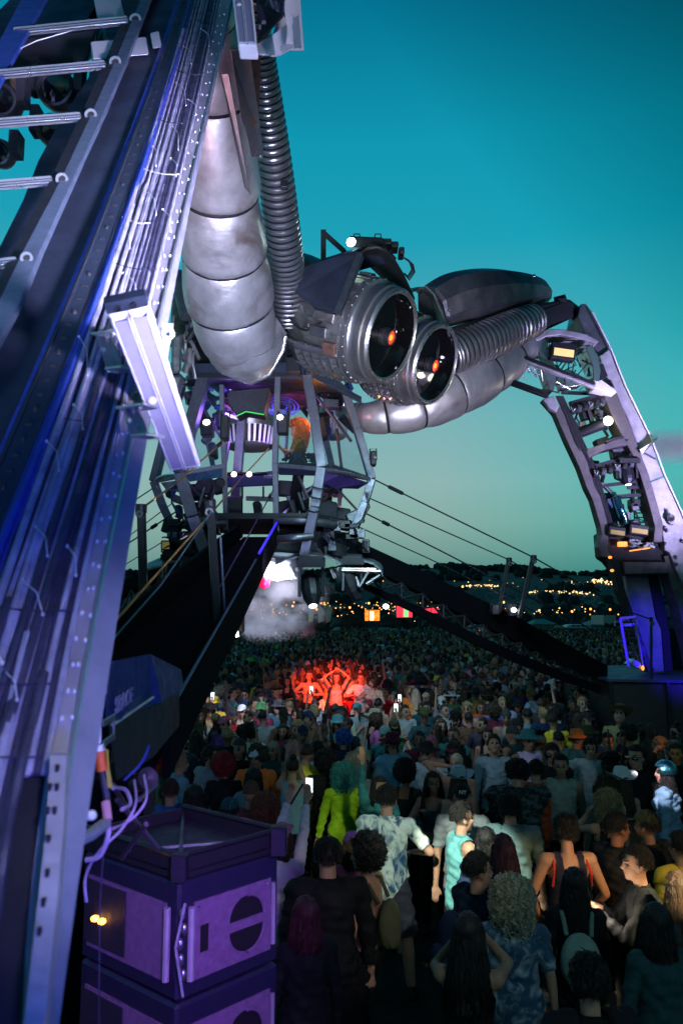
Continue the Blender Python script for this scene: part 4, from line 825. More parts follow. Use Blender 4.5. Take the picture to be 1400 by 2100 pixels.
# ---------------- engines
def engine(px, py, Y, ry, sc_len, seed, dark=False):
    c = P(px, py, Y); v = (c-Vector((0, 0, CZ))).normalized(); rt = v.cross(Vector((0, 0, 1))).normalized(); upv = rt.cross(v)
    ax = (-v*.50 + (rt*.965 - upv*.26)*.866).normalized(); r = ry*mpp(Y)*1.06
    E = MB().lathe(c, ax, [(-sc_len*.98, r*.55), (-sc_len*.94, r*.8), (-sc_len*.80, r*.99), (-sc_len*.5, r*1.09), (-.55, r*1.13), (-.42, r*1.10)], 48).build('engine_barrel', 'engine', body, smooth=True)
    MB().lathe(c, ax, [(-.44, r*1.06), (-.42, r*1.13), (-.34, r*1.13), (-.33, r*1.05), (-.30, r*1.02), (-.22, r*1.02), (-.20, r*1.055), (-.12, r*1.06), (-.10, r*1.02), (-.04, r*1.02), (-.01, r*1.03), (.02, r*1.0), (.025, r*.95), (.0, r*.90)], 56).build('intake_ring', 'steel', E, smooth=True)
    MB().lathe(c, ax, [(.012, r*1.0), (.035, r*.985), (.035, r*.945), (.012, r*.93)], 56).build('lip', 'steel_bright', E, smooth=True)
    MB().lathe(c, ax, [(.0, r*.905), (-.06, r*.885), (-.30, r*.87)], 48).build('bore', 'lens', E, smooth=True)
    q = MB(); d, a, u = frame_axes(ax)
    for k in range(32):
        th = 2*math.pi*k/32; q.ell(c+d*(-.36)+(a*math.cos(th)+u*math.sin(th))*r*1.132, (.018, .018, .018), nu=6, nv=4)
    q.build('rivet_row', 'steel_dark', E)
    MB().lathe(c+d*(-.17), ax, [(.0, .001), (.0, r*.895)], 40).build('dark_glass', 'lens', E)
    lc = c + d*(-.16) + a*(.0) + u*(-.02)
    MB().lathe(lc, ax, [(0, r*.20), (.07, r*.20), (.08, r*.18), (.17, r*.175), (.18, r*.155), (.14, r*.15)], 28).build('lens_barrel', 'black', E, smooth=True)
    MB().lathe(lc, ax, [(.15, .001), (.148, r*.15)], 28).build('red_lens', 'redlens', E, smooth=True)
    MB().lathe(lc, ax, [(.156, .001), (.155, r*.07)], 20).build('lens_core', 'hotlens', E, smooth=True)
    rn = random.Random(seed); q = MB()
    def onb(t, ang, lift=0): return c + d*t + (a*math.cos(ang)+u*math.sin(ang))*(r*1.11+lift)
    A0 = math.radians(0)
    # ribs, hatches and pipes round the barrel
    for k in range(26):
        th = 2*math.pi*k/26+.05*rn.random(); t0 = -.46; t1 = -rn.uniform(.75, sc_len*.8); p0, p1 = onb(t0, th, .01), onb(t1, th, -.01)
        q.beam(p0, p1, .05 if k % 3 else .11, .035 if k % 3 else .05, (a*math.cos(th)+u*math.sin(th)))
    q.build('rib_pattern', 'engine', E)
    for k in range(7):
        th = rn.uniform(-2.4, 2.4)+math.pi/2*0; t0 = rn.uniform(-.9, -.5); rad = (a*math.cos(th)+u*math.sin(th)); tg = rad.cross(d)
        mt = Matrix((d, tg, rad)).transposed(); MB().box(onb(t0, th, .03), (rn.uniform(.08, .2), rn.uniform(.06, .14), .035), mt).build('hatch', ('engine', 'steel_dark', 'copper')[k % 3], E, bev=.012)
    for k in range(5):
        th = rn.uniform(0, 6.28); MB().tube([onb(lerp(-.5, -sc_len*.8, i/8), th+.5*math.sin(i*.5+k)*.5, .045) for i in range(9)], .018, 6).build('pipe', 'steel_dark' if k % 2 else 'black', E, smooth=True)
    # bright grille of raised tiles underneath, toward the viewer
    def ang_of(vec): return math.atan2(vec.dot(u), vec.dot(a))
    mid = ang_of((-v*.35 - upv*.80 - rt*.35)); q = MB(); g = MB()
    nt, na = 5, 7
    for i in range(nt):
        for j in range(na):
            t0, t1 = lerp(-.50, -1.25*sc_len/1.6, i/nt), lerp(-.50, -1.25*sc_len/1.6, (i+.78)/nt); w0, w1 = mid-.48+.98*j/na, mid-.48+.98*(j+.78)/na
            if j < i*.7-2.5: continue
            b_ = [onb(t0, w0, .035), onb(t0, w1, .035), onb(t1, w1, .035), onb(t1, w0, .035)]; tp = onb((t0+t1)/2, (w0+w1)/2, .10)
            g.add(b_+[tp], [(0, 1, 4), (1, 2, 4), (2, 3, 4), (3, 0, 4)])
    g.build('grille', 'steel_bright', E)
    gg = MB(); k0 = len(gg.v)
    for i in range(9):
        for j in range(11):
            gg.v.append(tuple(onb(lerp(-.44, -1.32*sc_len/1.6, i/8), mid-.60+1.2*j/10, .028)))
    for i in range(8):
        for j in range(10): gg.f.append((i*11+j, i*11+j+1, (i+1)*11+j+1, (i+1)*11+j))
    gg.build('cowl_plate', 'hull', E, smooth=True, sol=.02)
    MB().tube([onb(-.44, mid-.60+1.2*j/12, .04) for j in range(13)], .022, 6).build('cowl_edge', 'steel_bright', E, smooth=True)
    MB().tube([onb(lerp(-.44, -1.32*sc_len/1.6, i/6), mid+.62, .04) for i in range(7)], .022, 6).build('cowl_edge', 'steel_bright', E, smooth=True)
    MB().tube([onb(lerp(-.44, -1.32*sc_len/1.6, i/6), mid-.62, .04) for i in range(7)], .022, 6).build('cowl_edge', 'steel_bright', E, smooth=True)
    return c, ax, r, v, rt, upv
e2 = engine(893, 748, 14.0, 80, 1.45, 8)
e1 = engine(803, 690, 12.1, 93, 1.75, 4)
# ---------------- hood above the first engine
c, ax, r, v, rt, upv = e1
hb = mat('hood_panel', (.045, .055, .085), .5, .5, .4, 2.5, .08, 10)
MB().slab([P(600, 556, 11.9), P(610, 552, 11.9), P(668, 532, 11.6), P(725, 514, 11.4), P(741, 520, 11.3), P(718, 580, 11.2), P(693, 640, 11.1), P(640, 628, 11.5), P(606, 600, 11.8)], (.05, .12, 0)).build('hood_side', hb, body, bev=.01)
MB().hexa([P(732, 516, 11.25), P(744, 520, 11.25), P(697, 644, 11.0), P(684, 640, 11.0)], [P(732, 516, 11.35), P(744, 520, 11.35), P(697, 644, 11.1), P(684, 640, 11.1)]).build('hood_edge', 'steel_dark', body)
rows = []
for (x, y) in ((738, 516), (752, 507), (772, 504), (792, 512), (812, 535), (828, 562), (842, 592), (850, 610)): rows.append((P(x, y, 12.15), P(x-40+(y-500)*.15, y+28-(y-500)*.05, 13.6)))
MB().strip(rows, (0, .03, -.03)).build('hood', 'black', body, smooth=True)
rows = []
for (x, y) in ((725, 514), (740, 506), (765, 500), (790, 506), (812, 528)): rows.append((P(x, y, 12.3), P(x-110, y+34, 13.9)))
MB().strip(rows, (0, .04, -.02)).build('hood_top', hb, body, smooth=True)
# small hood over the second engine
rows = [(P(x, y, 14.0), P(x-22, y+4, 15.3)) for x, y in ((846, 596), (858, 588), (872, 588), (888, 602), (904, 636), (916, 668), (922, 690))]
MB().strip(rows, (0, .03, -.03)).build('hood', 'blacksteel', body, smooth=True)
MB().tube([P(873, 588, 13.95), P(890, 604, 13.95), (P(906, 640, 13.95)), P(921, 690, 13.95)], .022, 6).build('hood_edge', 'steel_bright', body, smooth=True)
# clutter between arm and engine: pipes and boxes
rn = random.Random(2)
for i in range(16):
    x, y = rn.uniform(600, 665), rn.uniform(575, 745); Y = 12.9+rn.random()*.5
    MB().tube([P(x, y, Y), P(x+rn.uniform(15, 40), y+rn.uniform(-16, 10), Y-.1), P(x+rn.uniform(25, 60), y+rn.uniform(-18, 26), Y-.1)], rn.uniform(.015, .06), 8).build('pipe', ('engine', 'black', 'steel_dark', 'copper')[i % 4], body, smooth=True)
for i in range(12):
    x, y = rn.uniform(596, 640), rn.uniform(590, 760); MB().box(P(x, y, 13.3), (rn.uniform(.08, .22), .2, rn.uniform(.05, .18)), Matrix.Rotation(rn.uniform(-.4, .4), 3, 'Y')).build('machine_box', ('blacksteel', 'engine', 'black')[i % 3], body, bev=.012)
MB().tube([P(634, 668, 12.1), P(712, 672, 12.0)], .10, 14).build('pipe', 'engine', body, smooth=True)
MB().lathe(P(560, 660, 14.6), (0, 0, 1), [(-1.5, .3), (-1.2, 1.2), (-.3, 1.9), (.4, 1.9), (.9, 1.2), (1.1, .1)], 28).build('hub', 'blacksteel', body, smooth=True)
# machinery seen left of the arm
for i in range(14):
    x, y = rn.uniform(352, 408), rn.uniform(600, 770); MB().tube([P(x, y, 13), P(x+rn.uniform(-22, 22), y+rn.uniform(10, 45), 13), P(x+rn.uniform(-15, 30), y+rn.uniform(30, 60), 13.1)], rn.uniform(.02, .07), 8).build('pipe', ('engine', 'steel_dark', 'black', 'steel')[i % 4], body, smooth=True)
MB().hexa([P(352, 690, 12.8), P(374, 682, 12.8), P(372, 764, 12.8), P(352, 768, 12.8)], [P(352, 690, 13.2), P(374, 682, 13.2), P(372, 764, 13.2), P(352, 768, 13.2)]).build('machine_box', 'engine', body, bev=.04)
MB().hexa([P(352, 770, 12.7), P(378, 768, 12.7), P(360, 815, 12.7), P(350, 812, 12.7)], [P(352, 770, 13.0), P(378, 768, 13.0), P(360, 815, 13.0), P(350, 812, 13.0)]).build('machine_box', 'steel', body, bev=.04)
MB().tube([P(362, 560, 12.6), P(372, 600, 12.6), P(384, 650, 12.5)], .12, 12).build('pipe', 'steel_dark', body, smooth=True)
# lamp on top of the hood with post and cable loops
fl = thing('roof_floodlight', 'white glowing lamp in a black housing on top of the first engine hood', 'floodlight', P(745, 505, 12.7))
MB().hexa([P(716, 484, 12.5), P(785, 487, 12.6), P(792, 512, 12.6), P(712, 506, 12.5)], [P(716, 484, 13.0), P(785, 487, 13.1), P(792, 512, 13.1), P(712, 506, 13.0)]).build('housing', 'black', fl, bev=.02)
MB().lathe(P(720, 497, 12.42), (-.25, -1, -.1), [(0, .001), (.01, .075)], 20).build('lamp_face', 'whitelamp', fl)
for x in (725, 768): MB().tube([P(x, 486, 12.6), P(x+1, 480, 12.6), P(x+12, 480, 12.6), P(x+13, 486, 12.6)], .012, 6).build('handle', 'black', fl)
point('roof_lamp_light', P(722, 506, 12.2), 5, (.6, 1, .75))
fx = thing('roof_fixture', 'row of small black boxes with cable loops behind the white roof lamp', 'stage lamp', P(805, 520, 12.9))
for (x, y, w_, h_) in ((792, 502, 20, 12), (808, 508, 16, 12), (822, 520, 12, 14)): MB().box(P(x, y, 13.0), (w_*mpp(13)/2, .15, h_*mpp(13)/2)).build('box', 'black', fx, bev=.015)
for k in range(4): MB().tube([P(824, 526, 12.9), P(838+3*k, 534+k*3, 12.9), P(844+2*k, 552+k*2, 12.9), P(836+k, 566+k*3, 12.9), P(828, 560, 12.9)], .012, 6).build('cable_loop', 'black', fx, smooth=True)
po = thing('roof_post', 'short black post with slanted brace behind the hood', 'post', P(663, 534, 13))
MB().beam(P(663, 538, 13), P(663, 473, 13), .09, .09).build('upright', 'black', po); MB().beam(P(664, 478, 13), P(706, 516, 12.9), .08, .08).build('brace', 'black', po)
# ---------------- right arm: hull, duct, lower pipe
hl = [(884, 634, 14.7, 50), (925, 616, 14.9, 56), (975, 606, 15.2, 56), (1025, 600, 15.6, 50), (1070, 598, 16.2, 40), (1100, 600, 16.6, 30), (1114, 606, 16.9, 20)]
pts = path(hl, 5); MB().tube([P(*p[:3]) for p in pts], [p[3]*mpp(p[2]) for p in pts], 9).build('upper_hull', 'hull', body, bev=.06)
MB().tube([P(905, 684, 14.5), P(960, 668, 14.8), P(1030, 648, 15.4), P(1090, 632, 16.0), P(1150, 622, 16.6)], .07, 8).build('hull_rail', 'black', body, smooth=True)
for (x, y) in ((920, 636), (986, 596), (1055, 600), (1094, 566)): MB().ell(P(x, y, interp([(900, 14.1), (1100, 16)], x)[0]-.1), (.04, .04, .04)).build('bolt', 'steel_bright', body)
MB().hexa([P(1060, 650, 15.6), P(1165, 612, 16.6), P(1200, 640, 17), P(1090, 690, 16)], [P(1060, 650, 16.2), P(1165, 612, 17.2), P(1200, 640, 17.6), P(1090, 690, 16.6)]).build('knee_block', 'black', body, bev=.05)
MB().lathe(P(1150, 616, 16.6), (.9, -.3, .1), [(-.15, .001), (-.15, .11), (.1, .12), (.12, .001)], 8).build('knee_bolt', 'blacksteel', body)
duct([(916, 730, 14.7, 42), (960, 712, 14.9, 44), (1010, 692, 15.2, 43), (1050, 674, 15.5, 41), (1092, 656, 16.0, 36)], 22, 'steel', body)
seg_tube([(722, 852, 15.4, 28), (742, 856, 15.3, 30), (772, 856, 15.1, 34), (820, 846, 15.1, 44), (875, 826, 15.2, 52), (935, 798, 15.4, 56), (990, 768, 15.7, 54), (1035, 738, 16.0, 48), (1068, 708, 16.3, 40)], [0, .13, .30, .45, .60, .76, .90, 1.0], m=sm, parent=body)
# ================================================================== DJ cabin under the body
dj = thing('dj_cabin', 'hexagonal glazed steel cabin hanging under the spider body', 'cabin', P(545, 1090, 14.6))
def strut(pts, w, m='rail', name='strut', d=None, parent=None):
    q = MB()
    for a, b in zip(pts, pts[1:]):
        pa, pb = P(*a), P(*b); wd = w*mpp(a[2]); q.beam(pa, pb, wd, d or wd*1.2, (0, -1, .3))
    q.build(name, m, parent or dj, bev=.008)
CB = mat('cabin_steel', (.17, .18, .22), .42, .7, .3, 5, .06, 20)
strut([(420, 772, 13.6), (390, 880, 13.3), (369, 972, 13.2), (395, 1060, 13.2), (424, 1140, 13.3)], 24, CB)
strut([(372, 790, 14.8), (338, 900, 14.8), (316, 988, 14.8), (334, 1038, 14.8), (358, 1088, 14.8)], 17, CB)
strut([(500, 800, 16.2), (496, 860, 16.2), (487, 978, 16.3), (482, 1030, 16.3)], 18, CB)
strut([(455, 790, 13.5), (456, 870, 13.5), (460, 952, 13.5), (464, 1088, 13.5)], 10, CB)
strut([(570, 772, 13.4), (567, 860, 13.4), (564, 952, 13.4), (567, 1090, 13.4)], 12, CB)
strut([(629, 772, 13.3), (645, 862, 13.2), (659, 960, 13.1), (646, 1040, 13.1), (624, 1140, 13.2)], 20, CB)
strut([(706, 800, 14.4), (732, 880, 14.4), (762, 983, 14.4), (748, 1030, 14.4), (722, 1096, 14.4)], 16, CB)
strut([(662, 880, 16.0), (672, 920, 16.0), (680, 955, 16.0), (674, 1010, 16)], 12, CB)
strut([(425, 900, 14.9), (438, 960, 14.9), (410, 1030, 14.9)], 10, CB)
# ring rail, desk and clear panels
ring = [(369, 972, 13.2), (460, 955, 13.4), (564, 954, 13.4), (659, 962, 13.1), (762, 983, 14.4), (680, 955, 16.0), (487, 978, 16.3), (425, 966, 15.2), (316, 988, 14.8), (369, 972, 13.2)]
for a, b in zip(ring, ring[1:]):
    if (a[0], b[0]) == (460, 564): continue
    MB().beam(P(*a), P(*b), .05, .07).build('ring_rail', CB, dj)
MB().tube([P(*p) for p in path([(659, 966, 13.1), (700, 968, 13.4), (735, 976, 13.9), (758, 984, 14.3)], 5)], .022, 8).build('curved_rail', 'steel_bright', dj, smooth=True)
MB().tube([P(*p) for p in path([(369, 975, 13.2), (345, 974, 13.6), (324, 980, 14.2), (318, 990, 14.7), (325, 1000, 14.5)], 5)], .022, 8).build('curved_rail', 'steel_bright', dj, smooth=True)
def pane(pts, name='clear_panel', m='glass', t=.008): MB().slab([P(*p) for p in pts], (0, t, 0)).build(name, m, dj)
pane([(425, 785, 13.55), (455, 785, 13.55), (459, 950, 13.45), (376, 966, 13.25), (394, 880, 13.35)])
pane([(575, 785, 13.4), (625, 785, 13.3), (655, 955, 13.1), (569, 950, 13.4)])
pane([(636, 785, 13.3), (702, 808, 14.3), (758, 975, 14.3), (664, 958, 13.1)])
pane([(334, 905, 14.8), (386, 885, 13.4), (364, 968, 13.2), (320, 980, 14.7)])
pane([(330, 990, 14.7), (362, 985, 13.3), (395, 1000, 13.3), (378, 1012, 13.5), (340, 1004, 14.2)], 'lower_skirt', 'cableblue')
pane([(662, 968, 13.1), (700, 972, 13.5), (756, 990, 14.3), (735, 1002, 14.3), (690, 1002, 13.6), (662, 990, 13.1)], 'lower_skirt', mat('violet_skirt', (.06, .03, .16), .3, .2, .3, 6))
pane([(380, 972, 13.3), (458, 957, 13.5), (458, 978, 13.5), (388, 988, 13.3)], 'lower_skirt', mat('teal_skirt', (.05, .10, .2), .25, .3, .3, 6))
# desk with decks
MB().hexa([P(462, 978, 14.6), P(562, 975, 14.6), P(562, 996, 14.6), P(462, 1000, 14.6)], [P(462, 978, 15.2), P(562, 975, 15.2), P(562, 996, 15.2), P(462, 1000, 15.2)]).build('desk', mat('desk_navy', (.02, .02, .10), .4, .2), dj, bev=.02)
for x in (478, 505, 534): MB().lathe(P(x, 974, 14.8), (0, 0, 1), [(0, .14), (.03, .14), (.035, .001)], 20).build('deck_platter', 'blacksteel', dj)
for x in (480, 511): MB().lathe(P(x, 973, 14.6), (0, -1, .2), [(0, .001), (.01, .05)], 14).build('deck_light', 'warmlamp', dj)
text_mesh('desk_lettering', 'Pioneer', 'diff', dj, P(541, 981, 14.58), Vector((1, 0, 0)), Vector((0, 0, 1)), .09)
MB().hexa([P(664, 985, 13.8), P(735, 990, 14.5), P(735, 1003, 14.5), P(664, 1000, 13.8)], [P(664, 985, 14.8), P(735, 990, 15.2), P(735, 1003, 15.2), P(664, 1000, 14.8)]).build('desk', mat('desk_violet', (.05, .02, .10), .4), dj)
for x in (497, 540, 700): MB().beam(P(x, 998, 14.9), P(x, 1022, 14.9), .035, .035).build('desk_leg', 'black', dj)
MB().beam(P(505, 1022, 15), P(563, 1024, 15), .1, .08).build('rear_rail', 'steel_dark', dj)
q = MB(); q.hexa([P(640, 1008, 14.2), P(700, 1014, 14.8), P(700, 1020, 14.8), P(640, 1015, 14.2)], [P(640, 1008, 14.3), P(700, 1014, 14.9), P(700, 1020, 14.9), P(640, 1015, 14.3)])
q.hexa([P(692, 1014, 14.7), P(702, 1002, 14.7), P(700, 1038, 14.7), P(692, 1040, 14.7)], [P(692, 1014, 14.8), P(702, 1002, 14.8), P(700, 1038, 14.8), P(692, 1040, 14.8)]); q.build('folding_bracket', mat('pink_bracket', (.5, .2, .3), .5), dj)
# top plate and ceiling
MB().slab([P(388, 745, 13.5), P(641, 742, 13.3), P(641, 774, 13.3), P(385, 778, 13.5)], (0, .1, 0)).build('top_plate', 'beam', dj, bev=.01)
MB().slab([P(641, 742, 13.3), P(668, 758, 13.3), P(741, 818, 14.4), P(741, 826, 14.4), P(641, 774, 13.3)], (0, .1, 0)).build('top_plate', 'beam', dj, bev=.01)
MB().slab([P(388, 774, 13.4), P(641, 772, 13.3), P(741, 822, 14.4), P(690, 800, 16.3), P(480, 800, 16.3), P(370, 792, 14.9)], (0, 0, .08)).build('ceiling', 'blacksteel', dj)
MB().lathe(P(590, 815, 14.9), (0, 0, -1), [(-.1, .001), (-.08, .5), (.1, .62), (.12, .55), (.1, .001)], 30).build('ceiling_disc', 'purplepaint', dj, smooth=True)
for k in range(4): MB().lathe(P(578, 822, 14.7), (0, -.35, -1), [(.13, .09+.07*k), (.14, .12+.07*k)], 26).build('ceiling_rings', 'vioscreen', dj)
for i in range(22):
    x, y = rn.uniform(390, 470), rn.uniform(792, 850); MB().tube([P(x, y, 14.8), P(x+rn.uniform(-14, 22), y+rn.uniform(-12, 12), 14.6), P(x+rn.uniform(5, 30), y+rn.uniform(-8, 20), 14.7)], rn.uniform(.02, .06), 6).build('clutter_pipe', ('purplepaint', 'steel', 'steel_dark', 'cableblue')[i % 4], dj, smooth=True)
for i in range(10):
    x, y = rn.uniform(585, 700), rn.uniform(792, 830); MB().tube([P(x, y, 15.2), P(x+rn.uniform(-14, 22), y+rn.uniform(-8, 12), 15.1), P(x+rn.uniform(5, 30), y+rn.uniform(0, 20), 15.2)], rn.uniform(.02, .05), 6).build('clutter_pipe', ('purplepaint', 'steel', 'copper', 'pink')[i % 4], dj, smooth=True)
# floor, base pipes and the dark plant under the floor
ft = [P(*p) for p in ((424, 1088, 13.3), (567, 1070, 13.3), (640, 1076, 13.3), (722, 1082, 14.4), (660, 1075, 16), (480, 1075, 16), (358, 1086, 14.8))]
zf = P(590, 1062, 14).z
MB().slab([Vector((p.x, p.y, zf)) for p in ft], (0, 0, -.10)).build('floor', 'black', dj)
MB().tube([P(*p) for p in path([(568, 1066, 13.3), (620, 1068, 13.2), (670, 1074, 13.4), (712, 1082, 14.1)], 5)], .07, 12).build('floor_pipe', 'steel_dark', dj, smooth=True)
MB().tube([P(*p) for p in path([(400, 1072, 13.3), (430, 1072, 13.2), (462, 1074, 13.3)], 4)], .07, 12).build('floor_pipe', 'steel_dark', dj, smooth=True)
MB().tube([P(*p) for p in path([(556, 1108, 13.2), (600, 1104, 13.0), (640, 1100, 13.1)], 4)], .07, 12).build('floor_pipe', 'steel_dark', dj, smooth=True)
MB().hexa([P(560, 1078, 13.6), P(735, 1094, 14.2), P(735, 1150, 14.2), P(560, 1128, 13.6)], [P(560, 1078, 16), P(735, 1094, 16), P(735, 1150, 16), P(560, 1128, 16)]).build('plant_box', 'black', dj, bev=.04)
MB().hexa([P(346, 1092, 14.3), P(440, 1084, 13.8), P(440, 1140, 13.8), P(346, 1140, 14.3)], [P(346, 1092, 16), P(440, 1084, 16), P(440, 1140, 16), P(346, 1140, 16)]).build('plant_box', 'black', dj, bev=.04)
for (x, y, w_, h_, nm, m) in ((690, 1030, 0, 0, '', ''),):
    pass
MB().hexa([P(652, 1024, 13.8), P(692, 1030, 14.0), P(692, 1080, 14.0), P(652, 1078, 13.8)], [P(652, 1024, 14.5), P(692, 1030, 14.7), P(692, 1080, 14.7), P(652, 1078, 14.5)]).build('equipment_case', 'cabdark', dj, bev=.03)
MB().hexa([P(462, 1018, 14), P(498, 1016, 14), P(498, 1105, 14), P(462, 1105, 14)], [P(462, 1018, 15), P(498, 1016, 15), P(498, 1105, 15), P(462, 1105, 15)]).build('tall_case', 'black', dj, bev=.03)
for i in range(30):
    x = rn.choice((rn.uniform(345, 455), rn.uniform(640, 740))); y = rn.uniform(1055, 1130); MB().tube([P(x, y, 13.6), P(x+rn.uniform(-16, 16), y+rn.uniform(-10, 22), 13.4), P(x+rn.uniform(-16, 16), y+rn.uniform(-6, 26), 13.6)], rn.uniform(.008, .03), 6).build('plant_cable', ('black', 'cable', 'blacksteel', 'steel')[i % 4], dj, smooth=True)
for i in range(14):
    x = rn.choice((rn.uniform(350, 450), rn.uniform(650, 735))); y = rn.uniform(1070, 1125); MB().box(P(x, y, 13.7), (rn.uniform(.05, .14), .1, rn.uniform(.03, .1))).build('plant_part', ('black', 'steel_dark', 'blacksteel')[i % 3], dj, bev=.01)
for (a, b, c_, d_) in ((330, 1108, 350, 1134), (742, 1106, 758, 1134)):
    MB().hexa([P(a, b, 14.0), P(c_, b, 14.0), P(c_, d_, 14.0), P(a, d_, 14.0)], [P(a, b, 14.4), P(c_, b, 14.4), P(c_, d_, 14.4), P(a, d_, 14.4)]).build('side_unit', 'steel_dark', dj, bev=.02)
    MB().slab([P(a+3, b+3, 13.98), P(c_-3, b+3, 13.98), P(c_-3, d_-3, 13.98), P(a+3, d_-3, 13.98)], (0, .01, 0)).build('unit_face', 'amberdim' if a < 400 else 'cabdark', dj)
# cables tied to the front strut
for (a, b) in (((640, 998), (672, 1002)), ((634, 1018), (668, 1022)), ((630, 1046), (656, 1048))): MB().tube([P(a[0], a[1], 12.98), P((a[0]+b[0])/2, a[1]+5, 12.92), P(b[0], b[1], 13.0)], .016, 6).build('cable_tie', 'black', dj)
for k in range(3): MB().tube([P(748+4*k, 1008, 14.2), P(758-3*k, 1040+4*k, 14.2), P(742, 1066+3*k, 14.2), P(728, 1076, 14.2)], .012, 6).build('cable', 'black', dj, smooth=True)
for k in range(4): MB().tube([P(352+3*k, 1006, 13.7), P(352, 1030, 13.7), P(362+2*k, 1050, 13.7), P(372, 1062, 13.7)], .014, 6).build('cable', ('black', 'cableblue')[k % 2], dj, smooth=True)
# struts inside
for a, b in (((612, 975, 13.6), (632, 1022, 13.6)), ((672, 982, 13.7), (730, 1044, 14.2)), ((612, 1010, 13.8), (624, 1046, 13.8)), ((420, 1000, 14.2), (408, 1040, 14.2))): MB().tube([P(*a), P(*b)], .022, 7).build('inner_strut', 'steel', dj)
MB().lathe(P(452, 991, 13.4), (0, -1, 0), [(0, .06), (.03, .09), (.06, .09), (.08, .05), (.08, .001)], 18).build('pulley', 'black', dj)
# round slatted jet exhausts hanging behind the cabin
def exhaust(px, py, w_, h_, Y, label):
    c = P(px, py, Y); s = mpp(Y); t = thing('jet_exhaust', label, 'jet exhaust', c); rx = w_*s/2
    q = MB(); q.lathe(c+Vector((0, 0, h_*s*.5)), (.05, .25, -1), [(0, rx*.95), (h_*s*.35, rx*1.0), (h_*s*.5, rx)], 30); q.build('shell', 'steel', t, smooth=True)
    q = MB()
    for k in range(30):
        th = 2*math.pi*k/30; p0 = c+Vector((rx*math.cos(th), rx*math.sin(th), 0)); q.beam(p0, p0+Vector((-.10*rx*math.cos(th), -.1*rx*math.sin(th), -h_*s*.5)), .05, .02)
    q.build('slat', 'vent', t)
    MB().lathe(c, (0, 0, -1), [(0, rx*.93), (h_*s*.5, rx*.84)], 30).build('core', 'black', t, smooth=True)
    MB().lathe(c+Vector((0, 0, -h_*s*.5)), (0, 0, -1), [(-.03, rx*.84), (.03, rx*.90), (.06, rx*.8), (.05, .001)], 30).build('rim', 'vent', t, smooth=True)
exhaust(512, 880, 112, 72, 17.2, 'round slatted jet exhaust hanging behind the left half of the cabin')
exhaust(682, 862, 60, 66, 17.2, 'smaller slatted jet exhaust behind the right half of the cabin')
spot('exhaust_wash', P(500, 960, 14.8), P(510, 870, 17), 60, (.7, .6, 1), 60, .6)
# inside lights
def lampbox(px, py, Y, w_, h_, label, lit, m='black', face=(0, 0), group=None, parent=None):
    c = P(px, py, Y); s = mpp(Y); t = thing('stage_lamp', label, 'stage lamp', c, group)
    MB().box(c, (w_*s/2, .12, h_*s/2)).build('housing', m, t, bev=.02)
    if lit: MB().ell(c+Vector((face[0]*s, -.13, -face[1]*s)), (w_*s*.3, .02, w_*s*.24), nu=12, nv=8).build('lamp_face', lit, t)
    MB().tube([c+Vector((-w_*s*.55, 0, -h_*s*.1)), c+Vector((-w_*s*.55, 0, h_*s*.7)), c+Vector((w_*s*.55, 0, h_*s*.7)), c+Vector((w_*s*.55, 0, -h_*s*.1))], .014, 6).build('yoke', 'blacksteel', t)
    return t
lampbox(426, 880, 14.0, 26, 34, 'black cabin lamp with warm glow at the left of the cabin doorway', 'warmlamp', face=(0, -11))
lampbox(580, 872, 13.2, 22, 40, 'black cabin lamp with white glow on the strut beside the orange-haired DJ', 'whitelamp', face=(-5, -13))
lampbox(462, 878, 13.35, 16, 52, 'slim black box fixed to the door strut of the cabin', None)
lampbox(765, 941, 14.3, 12, 30, 'slim black lamp at the right outer corner of the cabin', 'diff', face=(4, 0))
t = lampbox(681, 831, 14.6, 9, 10, 'small glowing orange lamp under the cabin ceiling at the right', 'orangelamp')
t = thing('ceiling_speaker', 'black angular monitor speaker hung under the cabin ceiling with green lit edge', 'speaker', P(512, 815, 13.6))
MB().slab([P(467, 800, 13.3), P(553, 793, 13.3), P(541, 848, 13.3), P(504, 842, 13.3), P(484, 852, 13.3), P(466, 826, 13.3)], (0, .5, 0)).build('case', 'cabdark', t, bev=.02)
MB().tube([P(484, 854, 13.28), P(504, 844, 13.28), P(541, 850, 13.28)], .012, 6).build('lit_edge', mat('green_edge', (.05, .6, .1), .4, emit=(.06, .8, .12), es=.25), t)
MB().slab([P(514, 803, 13.27), P(548, 797, 13.27), P(537, 842, 13.27), P(520, 838, 13.27)], (0, .02, 0)).build('grille', 'black', t)
point('cabin_orange', P(640, 850, 14.2), 9, (1, .32, .03), .1)
point('cabin_white', P(590, 862, 13.8), 5, (1, .75, .6), .05)
point('cabin_violet', P(480, 860, 14.2), 34, (.35, .12, 1), .1)
spot('cabin_dj_key', P(668, 825, 14.1), P(612, 885, 14.4), 190, (1, .34, .02), 44, .9)
spot('strut_wash', P(560, 1180, 10.5), P(540, 980, 13.4), 45, (.55, .5, 1), 70, .8)
